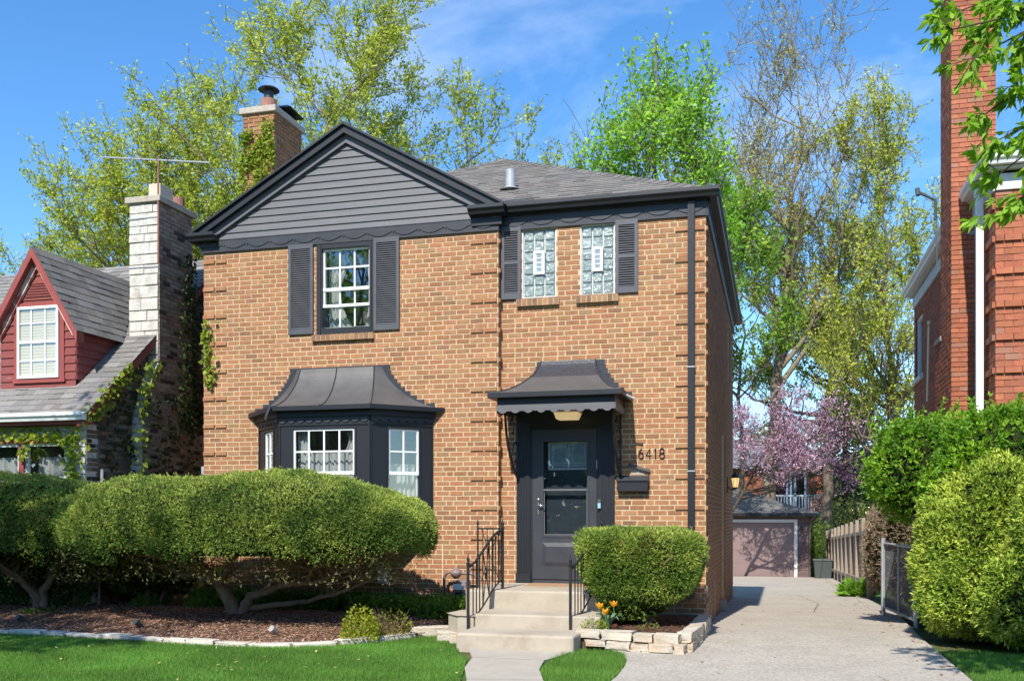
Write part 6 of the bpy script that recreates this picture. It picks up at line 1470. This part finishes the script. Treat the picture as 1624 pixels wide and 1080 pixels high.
# ================================================================== TREES
def tree(name, label, base, crown_c, crown_r, trunk_r, leafn, leaf, cols, seed, n1=16, n2=6, n3=5, n4=3, first=.2, group='trees behind the houses', rise=.8, twig=.007, bark=None, clus=.17, p=2.0, tw=.9, lean=0.0, sparse_top=0.0, top=.45, skel=1.0):
    """trunk, limbs reaching for points spread through the crown envelope, branches and twigs from those, leaves on the twigs"""
    rng = random.Random(seed); nr = np.random.default_rng(seed); t = thing(name, label, 'tree', base, group)
    tk = MB(); cc, cr = Vector(crown_c), Vector(crown_r); tips = []
    def rnd(lo=0.0):
        while True:
            q = Vector((rng.uniform(-1, 1), rng.uniform(-1, 1), rng.uniform(-1, 1))); m_ = sum(abs(v) ** p for v in q)
            if lo < m_ < 1: return q
    def limb(a, b, r0, r1, n, bow, sides, wob):
        d = b - a; L = d.length; c = a.lerp(b, .5) + bow; pts = []
        for k in range(n + 1):
            s_ = k / n; q = a * (1 - s_) ** 2 + c * 2 * s_ * (1 - s_) + b * s_ * s_
            if 0 < k: q = q + Vector((rng.gauss(0, 1), rng.gauss(0, 1), rng.gauss(0, 1))) * wob * L * min(1, s_ * 2)
            pts.append(q)
        tk.tube(pts, [max(twig, r0 + (r1 - r0) * (k / n) ** .8) for k in range(n + 1)], sides, cap=False); return pts
    b0 = Vector(base) - Vector((0, 0, .2)); tp = Vector((cc.x + lean, cc.y, cc.z + cr.z * top))
    trunk = limb(b0, tp, trunk_r, trunk_r * .12, 14, Vector((rng.gauss(0, .3), rng.gauss(0, .3), 0)), 10, .006)
    H = tp.z - b0.z
    for i in range(n1):
        q = rnd(.35); tgt = cc + Vector((q.x * cr.x, q.y * cr.y, q.z * cr.z)); hd = math.hypot(tgt.x - b0.x, tgt.y - b0.y)
        zs = min(max(tgt.z - hd * rise, b0.z + H * first), tgt.z, tp.z - .3); f = (zs - b0.z) / H * 14; k = min(13, max(0, int(f))); st_ = trunk[k].lerp(trunk[k + 1], f - k)
        r0 = trunk_r * (1 - .8 * f / 14) * .55; out = Vector((tgt.x - st_.x, tgt.y - st_.y, 0)); L1 = limb(st_, tgt, r0, r0 * .25, 8, out * .12 - Vector((0, 0, 1)) * hd * .10, 7, .02)
        for j in range(n2):
            s_ = rng.uniform(.25, 1) ; k = min(7, int(s_ * 8)); a = L1[k].lerp(L1[k + 1], s_ * 8 - k) if k < 8 else L1[8]
            q = rnd(.0); tg = a + Vector((q.x * cr.x, q.y * cr.y, abs(q.z) * cr.z * .8 + .2 * cr.z * rise)) * .42 + (L1[8] - L1[5]).normalized() * .6
            rel = Vector(((tg.x - cc.x) / cr.x, (tg.y - cc.y) / cr.y, (tg.z - cc.z) / cr.z)); m_ = sum(abs(v) ** p for v in rel)
            if m_ > 1.1: tg = cc + (tg - cc) * (1.1 / m_) ** (1 / p)
            r2 = r0 * (1 - .7 * s_) * .5; L2 = limb(a, tg, r2, max(twig, r2 * .25), 6, Vector((0, 0, -.08)) * (tg - a).length, 5, .035)
            dd = (L2[6] - L2[3]).normalized()
            for m in range(n3):
                s2 = rng.uniform(.2, 1); k2 = min(5, int(s2 * 6)); a2 = L2[k2].lerp(L2[k2 + 1], s2 * 6 - k2)
                d3 = (dd + Vector((rng.gauss(0, .6), rng.gauss(0, .6), rng.gauss(.35, .45)))).normalized(); ln3 = tw * rng.uniform(.6, 1.4)
                L3 = limb(a2, a2 + d3 * ln3, max(twig, r2 * .3), twig, 3, Vector((0, 0, -.04)), 3, .05)
                for q_ in L3[1:]: tips.append((q_, d3))
                for mm in range(n4):
                    a3 = L3[rng.randrange(1, 4)]; d4 = (d3 + Vector((rng.gauss(0, .6), rng.gauss(0, .6), rng.gauss(.2, .4)))).normalized(); L4 = limb(a3, a3 + d4 * ln3 * .55, twig, twig * .7, 2, Vector((0, 0, 0)), 3, .05)
                    for q_ in L4: tips.append((q_, d4))
    tk.build('trunk', bark or M_bark, t, smooth=True)
    if leafn:
        A = np.array([q[0][:] for q in tips]); Dd = np.array([q[1][:] for q in tips]); wgt = np.ones(len(A))
        if sparse_top: wgt = np.clip(1 - sparse_top * (A[:, 2] - (cc.z - cr.z)) / (2 * cr.z), .04, 1)
        idx = nr.choice(len(A), leafn, p=wgt / wgt.sum())
        P = A[idx] + nr.normal(0, clus * .5, (leafn, 3)); V, F = cards(P, Dd[idx] * .5 + nr.normal(0, .6, (leafn, 3)), (leaf * .7, leaf * 1.3), (leaf * .45, leaf * .8), nr, .7)
        cl = lumps(A, .8, 1.0, seed)[idx][:, None]; q = np.clip(.5 + .8 * cl + nr.uniform(-.4, .4, (leafn, 1)), 0, 1); col = (np.array(cols[0]) * (1 - q) + np.array(cols[1]) * q) * nr.uniform(.75, 1.25, (leafn, 1))
        fast('crown', V, F, col, M_leaf, t)
    return t
YG = ((.20, .26, .035), (.42, .42, .07)); BG = ((.10, .26, .025), (.24, .46, .05)); BUD = ((.30, .25, .08), (.42, .40, .10))
gz_ = lambda y: g(0, y)
YG = ((.34, .43, .055), (.58, .63, .11)); BG = ((.17, .38, .035), (.40, .64, .09)); BUD = ((.32, .28, .10), (.46, .44, .14))
tree('maple_tree', 'large spring maple with olive-yellow buds filling the sky behind the gable', (-11.6, 17.5, gz_(17.5)), (-11.2, 17.5, 12.4), (7.0, 4.6, 7.2), .34, 72000, .115, YG, 101, n1=32, n2=8, n3=5, twig=.009, rise=.75)
tree('maple_tree', 'broad budding maple behind the stone cottage at the left edge', (-19.4, 19, gz_(19)), (-19.2, 19, 9.0), (6.8, 4.4, 6.6), .34, 50000, .115, YG, 102, n1=22, n2=8, n3=5, twig=.009, rise=.8)
tree('maple_tree', 'middle budding maple seen between the white stone chimney and the ivy chimney', (-15.8, 20.5, gz_(20)), (-15.6, 20.5, 10.8), (5.0, 3.6, 7.0), .28, 32000, .12, YG, 116, n1=20, n2=7, n3=5, twig=.009, rise=.9)
tree('maple_tree', 'farther budding maple low at the left edge over the cottage roof', (-24.5, 24, gz_(24)), (-24.0, 24, 9.0), (5.0, 3.6, 5.6), .28, 22000, .13, YG, 117, n1=18, n2=6, n3=5, twig=.012, rise=.7)
tree('young_tree', 'thin loosely branched tree with fresh leaves right of the gable peak', (-6.4, 18.5, gz_(18.5)), (-6.2, 18.5, 10.9), (2.8, 2.2, 4.4), .14, 7500, .13, ((.24, .34, .06), (.42, .50, .09)), 103, n1=13, n2=5, n3=4, n4=2, rise=1.3, twig=.009)
tree('young_tree', 'low light green treetop just above the hip roof ridge', (-4.0, 21, gz_(21)), (-4.0, 21, 10.6), (2.4, 2.0, 3.0), .13, 5000, .13, ((.26, .36, .06), (.44, .52, .08)), 104, n1=10, n2=5, n3=4, n4=2, rise=1.3, twig=.009)
tree('bare_tree', 'slender bare tree rising over the hip roof ridge', (-3.6, 24, gz_(24)), (-3.4, 24, 12.2), (1.9, 1.6, 4.2), .12, 60, .12, BUD, 105, n1=9, n2=4, n3=3, n4=1, rise=2.0, twig=.010)
tree('ash_tree', 'dense bright green tree behind the right half of the house roof', (-.1, 20, gz_(20)), (-.1, 20, 11.6), (2.9, 2.3, 6.4), .22, 21000, .155, BG, 106, n1=24, n2=6, n3=4, n4=3, rise=1.6, twig=.009, clus=.36, p=1.45, tw=.8, top=.98)
tree('tall_elm', 'tall sparse elm with pale straight trunk behind the garage', (3.2, 31, gz_(31)), (4.7, 31, 17.6), (4.9, 3.6, 7.4), .40, 14000, .12, ((.36, .33, .10), (.54, .52, .14)), 107, n1=22, n2=7, n3=5, n4=3, first=.42, rise=1.5, twig=.011, sparse_top=.7, lean=.2, tw=1.1, top=.15, bark=mat('pale_bark', (.21, .17, .125), .95, .25, 6, .9, 30, stretch=(1, 1, .25), spec=.1))
tree('young_maple', 'bright green leafy tree behind the right eave of the brick house', (2.3, 27, gz_(27)), (2.3, 27, 9.6), (2.5, 2.0, 4.8), .16, 13000, .15, ((.15, .32, .04), (.34, .50, .07)), 108, n1=16, n2=6, n3=4, n4=2, rise=.9, twig=.009)
tree('budding_tree', 'yellow budding tree left of the tall red chimney', (8.4, 27, gz_(27)), (7.9, 27, 10.4), (3.3, 2.8, 7.2), .26, 25000, .115, ((.36, .44, .06), (.62, .64, .11)), 109, n1=20, n2=7, n3=5, n4=2, rise=.9, twig=.011)
tree('budding_tree', 'yellow-green tree with crooked limbs between the garage and the red chimney', (6.2, 36, gz_(36)), (6.0, 36, 10.0), (5.3, 3.3, 7.6), .34, 32000, .14, ((.32, .42, .06), (.56, .60, .11)), 110, n1=20, n2=7, n3=5, n4=2, rise=.45, twig=.013)
tree('redbud_tree', 'pink flowering redbud above the garage roof', (.7, 23.2, gz_(23)), (4.0, 23.4, 4.45), (3.3, 1.5, 1.5), .12, 9500, .080, ((.60, .34, .45), (.86, .60, .70)), 111, n1=20, n2=6, n3=4, n4=2, first=.25, rise=.25, twig=.007, bark=M_barkdark, clus=.12, tw=.5, top=.3)
tree('redbud_tree', 'pink flowering redbud branches right of the garage over the fence', (7.6, 30, gz_(30)), (7.0, 30, 3.9), (2.2, 1.6, 1.7), .10, 4500, .10, ((.55, .28, .38), (.80, .50, .60)), 112, n1=12, n2=6, n3=5, n4=3, first=.08, rise=.3, twig=.009, bark=M_barkdark, clus=.15, tw=.6)
# dark conifer
cf_ = thing('spruce_tree', 'dark green conifer standing behind the garage and redbud', 'tree', (7.3, 40, gz_(40)), 'trees behind the houses')
m_ = MB(); m_.tube([(7.3, 40, -1), (7.3, 40, 12.6)], [.22, .03], 8); nr = np.random.default_rng(7); PP, DD = [], []
rng = random.Random(9)
for k in range(150):
    h = rng.uniform(.8, 12.2); L = (12.8 - h) * .24 * rng.uniform(.7, 1.15) + .25; a = rng.uniform(0, 6.28); e = Vector((7.3 + L * math.cos(a), 40 + L * math.sin(a), h - L * .35)); m_.tube([(7.3, 40, h), e], [.03, .008], 3, False)
    for q in range(150):
        s_ = rng.random() ** .7; PP.append((7.3 + L * s_ * math.cos(a) + rng.gauss(0, .10), 40 + L * s_ * math.sin(a) + rng.gauss(0, .10), h - L * .35 * s_ - rng.random() * .25)); DD.append((math.cos(a) * .6, math.sin(a) * .6, -.5))
m_.build('trunk', M_barkdark, cf_); V, F = cards(np.array(PP), np.array(DD), (.10, .22), (.03, .06), nr, .5); fast('crown', V, F, np.array([.035, .075, .025]) * nr.uniform(.6, 1.6, (len(PP), 1)), M_needle, cf_)
# foreground branchy tree out of frame at the right, whose branch enters the picture
fgt = tree('street_tree', 'leafy tree whose branch of large fresh leaves hangs in the top right corner', (8.3, -7.4, .09), (8.2, -6.6, 6.8), (1.6, 1.8, 2.4), .15, 0, .1, BG, 113, n1=9, n2=4, n3=3, n4=1, group=None, twig=.006)
nr = np.random.default_rng(11); rng = random.Random(21); FP, FD = [], []; tw = MB()
root = Vector((8.0, -7.0, 4.7))
B_ends = [(p, 0) for p in ((4.98, -6.1, 4.98), (4.92, -6.15, 4.82), (5.15, -6.0, 4.9), (5.05, -6.2, 4.62), (5.25, -6.1, 5.1), (5.10, -6.05, 4.30), (5.18, -6.1, 4.10), (5.3, -6.15, 4.4), (5.22, -6.0, 3.92), (5.38, -6.1, 3.72), (5.45, -6.2, 4.15), (5.35, -6.05, 4.75), (5.6, -6.2, 4.6), (5.5, -6.1, 3.9), (5.32, -6.2, 3.6), (5.9, -6.4, 5.4), (6.4, -6.6, 4.0))]
for e, _ in B_ends:
    e = Vector(e); mid = root.lerp(e, .55) + Vector((0, 0, .35)); pts = [root.lerp(mid, k / 4) for k in range(4)] + [mid.lerp(e, k / 5) for k in range(6)]
    pts = [p + Vector((rng.gauss(0, .02), rng.gauss(0, .02), rng.gauss(0, .02))) for p in pts]; tw.tube(pts, [.03 * (1 - .85 * k / 9) for k in range(10)], 5, False)
    for k in range(4, 10):
        for q in range(4):
            d = Vector((rng.gauss(-.4, .6), rng.gauss(0, .6), rng.gauss(-.3, .5))).normalized(); L = rng.uniform(.12, .30); b = pts[k]; tw.tube([b, b + d * L], [.005, .002], 3, False)
            for s_ in range(17):
                FP.append(b + d * L * rng.random()); FD.append(d + Vector((0, 0, -.7)))
tw.build('branch', M_barkdark, fgt); n = len(FP); V, F = cards(np.array([p[:] for p in FP]), np.array([p[:] for p in FD]), (.065, .125), (.026, .046), nr, .55)
t_ = nr.uniform(0, 1, (n, 1)); fast('branch_leaves', V, F, np.array([.17, .36, .03]) * (1 - t_) + np.array([.36, .56, .07]) * t_, M_leaf, fgt)
# upper crown of that tree (outside the frame; it shades the shrubs)
nr = np.random.default_rng(12); X, N, L = blob((7.6, -6.0, 5.9), (1.5, 1.6, 1.7), 2600, nr, 2.0, 3, lump=.5); X = X - N * np.abs(nr.normal(0, .6, (len(X), 1))); V, F = cards(X, N, (.09, .15), (.05, .09), nr, .8); fast('crown', V, F, np.tile([.14, .30, .03], (len(X), 1)), M_leaf, fgt)
# street trees behind the photographer that dapple lawn and yews
tree('street_tree', 'leafy street tree standing outside the left edge of the photo', (-7.4, -10.2, .09), (-6.6, -10.3, 7.6), (2.6, 2.5, 1.9), .2, 7500, .16, BG, 114, n1=14, n2=5, n3=4, n4=2, group=None)
tree('street_tree', 'leafy street tree standing behind the photographer', (6.6, -15.5, .09), (6.4, -15.0, 9.5), (2.0, 2.2, 2.2), .2, 2500, .16, BG, 115, n1=10, n2=5, n3=3, n4=2, group=None)

# ivy
def ivy(name, label, P, N, seed, ln=(.06, .11), cols=((.16, .24, .03), (.40, .48, .06)), grp='ivy on the walls'):
    nr = np.random.default_rng(seed); P = np.array(P); N = np.array(N); o = P.mean(0); V, F = cards(P + N * .03, N * .35 + np.array([0, 0, -.9]), ln, (ln[0] * .8, ln[1] * .9), nr, .5)
    t_ = nr.uniform(0, 1, (len(P), 1)); return tag(fast(name, V, F, np.array(cols[0]) * (1 - t_) + np.array(cols[1]) * t_, M_leaf, origin=tuple(o)), label, 'ivy', grp)
rng = random.Random(31)
def trail(pts, n, w):
    out = []; Ls = [Vector(p) for p in pts]; seg = [(a, b) for a, b in zip(Ls, Ls[1:])]; tot = sum((b - a).length for a, b in seg)
    for a, b in seg:
        for k in range(int(n * (b - a).length / tot) + 1): p = a.lerp(b, rng.random()); out.append((p, w))
    return out
P, N = [], []
for pl_, n, w in (([(-4.56, 0, 8.38), (-4.72, 0, 8.1), (-4.80, 0, 8.0), (-5.1, 0, 7.75)], 60, .06), ([(-5.12, 0, 8.15), (-4.95, 0, 8.2)], 22, .04), ([(-4.6, 0, 8.0), (-4.85, 0, 7.75), (-5.1, 0, 7.62)], 60, .06), ([(-4.62, 0, 7.72), (-4.78, 0, 7.42), (-4.95, 0, 7.15), (-5.12, 0, 6.9)], 80, .07), ([(-5.12, 0, 8.15), (-5.12, 0, 6.8)], 60, .04), ([(-4.54, 0, 8.1), (-4.54, 0, 7.6)], 20, .03)):
    for p, w_ in trail(pl_, n * 3, w): P.append((p.x + rng.gauss(0, w_), 1.83, p.z + rng.gauss(0, w_))); N.append((0, -1, 0))
ivy('ivy', 'yellow-green ivy climbing the tan brick chimney behind the gable', P, N, 1, ln=(.05, .09))
P, N = [], []
for k in range(110):
    z = rng.choice((rng.gauss(4.35, .12), rng.gauss(3.85, .14), rng.uniform(3.6, 4.6))); P.append((-4.72 + abs(rng.gauss(0, .07)) + (.14 * rng.random() if z < 3.95 else .05), -.02, z)); N.append((-.3, -1, 0))
ivy('ivy', 'small ivy sprig creeping round the left corner of the tan brick house', P, N, 2)
P, N = [], []
for pl_, n, w in (([(-5.92, .50, 4.15), (-5.95, .2, 3.6), (-5.92, .1, 3.2)], 120, .09), ([(-6.0, .0, 3.95), (-6.02, -.6, 3.4), (-6.02, -1.0, 3.05)], 190, .07), ([(-5.9, .05, 3.1), (-5.9, .0, 2.4), (-5.9, .0, 1.8)], 70, .10)):
    for p, w_ in trail(pl_, n, w): P.append((p.x + .05, p.y + rng.gauss(0, w_) - .03, p.z + rng.gauss(0, w_))); N.append((.8, -.5, 0))
ivy('ivy', 'bright ivy along the rake and stone buttress of the cottage chimney', P, N, 3)
P, N = [], []
for k in range(2600):
    y = rng.gauss(1.45, .22) if rng.random() < .35 else rng.uniform(-.6, 3.5); z = rng.uniform(3.0, 6.0) if abs(y - 1.45) < .4 and rng.random() < .6 else rng.uniform(.3, 3.6); x = -5.87 if .2 < y < 1.55 and z < 6.7 else -6.05; P.append((x, y, z)); N.append((1, 0, 0))
ivy('ivy', 'dark shaded ivy carpeting the cottage side wall beside the chimney', P, N, 4, ln=(.05, .09), cols=((.03, .06, .015), (.09, .13, .03)))  # wall shade is put into these darker leaf colours
P, N = [], []
for pl_, n, w in (([(-7.6, 0, 2.85), (-6.9, 0, 2.85), (-6.3, 0, 2.75)], 170, .06), ([(-6.25, 0, 2.85), (-6.2, 0, 2.5), (-6.3, 0, 2.3), (-6.2, 0, 2.0)], 150, .09), ([(-7.1, 0, 2.7), (-7.15, 0, 2.5)], 30, .04)):
    for p, w_ in trail(pl_, n, w): P.append((p.x + rng.gauss(0, w_), -.97, p.z + rng.gauss(0, w_))); N.append((0, -1, 0))
ivy('ivy', 'fresh ivy trailing over the white stone above the cottage front window', P, N, 5)

# ================================================================== REAR NEIGHBOUR, FAR BACKDROP
rh = thing('rear_house', 'distant red brick house with white balcony seen through the redbud', 'house', (3.5, 50, g(0, 50)))
rfz = FR((0, 47, 0)); m_ = MB(rfz)
bricks(m_, -3, 7.2, -1.2, 4.4, [(3.6, 5.6, 1.9, 4.2), (-1, .6, 2.0, 3.6)], H=.1, W=.3, J=.012, zb=0, pal=PAL_RED, flem=False, seed=97); m_.m = 1; core(m_, -3, 7.2, -1.4, 4.4, [(3.6, 5.6, 1.9, 4.2), (-1, .6, 2.0, 3.6)], d0=-.3); m_.fr = None; m_.box(-3, -2.7, 47.31, 55, -1.4, 4.4); m_.box(6.9, 7.2, 47.31, 55, -1.4, 4.4)
m_.build('brick_wall', [M_brick, M_mortar_red], rh)
m_ = MB(rfz)
for (a, b, c, d) in ((3.6, 4.55, 1.9, 4.2), (4.65, 5.6, 1.9, 4.2), (-1, .6, 2.0, 3.6)): sash(m_, a, b, c, d, -.03, .12, .08)
WN = m_.build('window', M_white, rh)
for q in ((3.6, 5.6, -.12, -.1, 1.9, 4.2), (-1, .6, -.12, -.1, 2.0, 3.6)): m_ = MB(rfz); m_.box(*q); m_.build('pane', M_glass, WN); recess(rfz, -1, 5.6, 1.9, 4.2, -1, -.31).build('room_recess', M_room, WN)
m_ = MB(); m_.m = 1; m_.poly([(-3.6, 46.5, 4.4), (7.7, 46.5, 4.4), (5, 50.5, 6.4), (-1, 50.5, 6.4)]); m_.poly([(7.7, 46.5, 4.4), (7.7, 55, 4.4), (5, 50.5, 6.4)]); m_.poly([(-3.6, 46.5, 4.4), (-3.6, 55, 4.4), (-1, 50.5, 6.4)]); m_.m = 0; m_.fr = slope((-3.6, 46.5, 4.4), (1, 0, 0), (0, 4, 2)); shingles(m_, [(0, 0), (11.3, 0), (8.6, 4.47), (2.6, 4.47)], exp=.2, base=(.18, .18, .2), seed=98, tab=(.3, .6)); m_.build('roof', [M_shingle, M_black], rh)
m_ = MB(); m_.box(1.8, 7.0, 44.6, 46.99, 1.62, 1.80); BAL = m_.build('balcony', M_white, rh); m_ = MB(); m_.box(1.8, 7.0, 44.6, 44.7, 2.66, 2.76); m_.box(6.9, 7.0, 44.7, 46.99, 2.66, 2.76); m_.box(6.94, 7.0, 44.7, 46.9, 1.82, 2.66)
for x in (1.9, 4.9, 6.92): m_.box(x - .06, x + .06, 44.6, 44.72, 1.80, 4.2)
m_.build('balcony_rail', M_white, BAL)
for k in range(30): b_ = MB(); x = 2.0 + k * .165; b_.box(x - .03, x + .03, 44.62, 44.68, 1.80, 2.66); b_.build('baluster', M_white, BAL)
# flower shrub beside the garage
clump('viburnum', 'green shrub with small white blossoms between the garage and the fence', 'shrub', (5.75, 30.5, gz_(30.5)), 1.0, 2.3, 3800, ((.08, .17, .03), (.22, .32, .06)), (.08, .14), (.05, .09), 71)
clump('holly_shrub', 'yellow-green rounded shrub behind the viburnum near the rear balcony', 'shrub', (7.0, 36.5, gz_(36)), 1.6, 3.4, 3800, ((.16, .18, .04), (.34, .34, .07)), (.10, .16), (.06, .1), 72)
# far belt of trees closing the horizon
nr = np.random.default_rng(90); n = 110000; a = nr.uniform(-1, 1, n); x = 4 + a * 62; y = 74 + nr.normal(0, 3, n); top_ = 8.6 + 3.0 * np.array([mnoise.noise(Vector((q * .16, 1, 0))) for q in x]) + 1.2 * np.array([mnoise.noise(Vector((q * .7, 4, 0))) for q in x]); z = -1 + nr.uniform(0, 1, n) ** .8 * np.maximum(top_, 1)
V, F = cards(np.stack([x, y, z], 1), nr.normal(0, 1, (n, 3)), (.28, .5), (.2, .34), nr, 1.0); t_ = nr.uniform(0, 1, (n, 1)); tag(fast('distant_woods', V, F, np.array([.09, .15, .04]) * (1 - t_) + np.array([.26, .32, .09]) * t_, M_leaf), 'far belt of spring-green trees closing the view between the houses', 'woods', kind='stuff')
nr = np.random.default_rng(91); n = 26000; x = nr.uniform(-75, 75, n); y = -46 + nr.normal(0, 2.5, n); top_ = 10 + 4.0 * np.array([mnoise.noise(Vector((q * .12, 9, 0))) for q in x]); z = nr.uniform(0, 1, n) ** .8 * np.maximum(top_, 1)
V, F = cards(np.stack([x, y, z], 1), nr.normal(0, 1, (n, 3)), (.8, 1.4), (.6, 1.0), nr, 1.0); tag(fast('reflected_tree_row', V, F, np.array([.09, .15, .04]) * nr.uniform(.6, 1.5, (n, 1)), M_leaf), 'row of trees added out of view across the street to darken glass reflections', 'woods', kind='stuff')  # unseen tree belt, added so window and door glass reflect darker
# service wire
m_ = MB(); m_.tube([Vector((2.6, 8.9, 5.3)).lerp(Vector((9.5, 40, 4.6)), k / 12) - Vector((0, 0, 1.1 * math.sin(math.pi * k / 12))) for k in range(13)], .012, 4); tag(m_.build('service_wire', M_iron, origin=(2.6, 8.9, 5.3)), 'thin dark utility wire sagging from the brick house toward the back yard', 'wire')
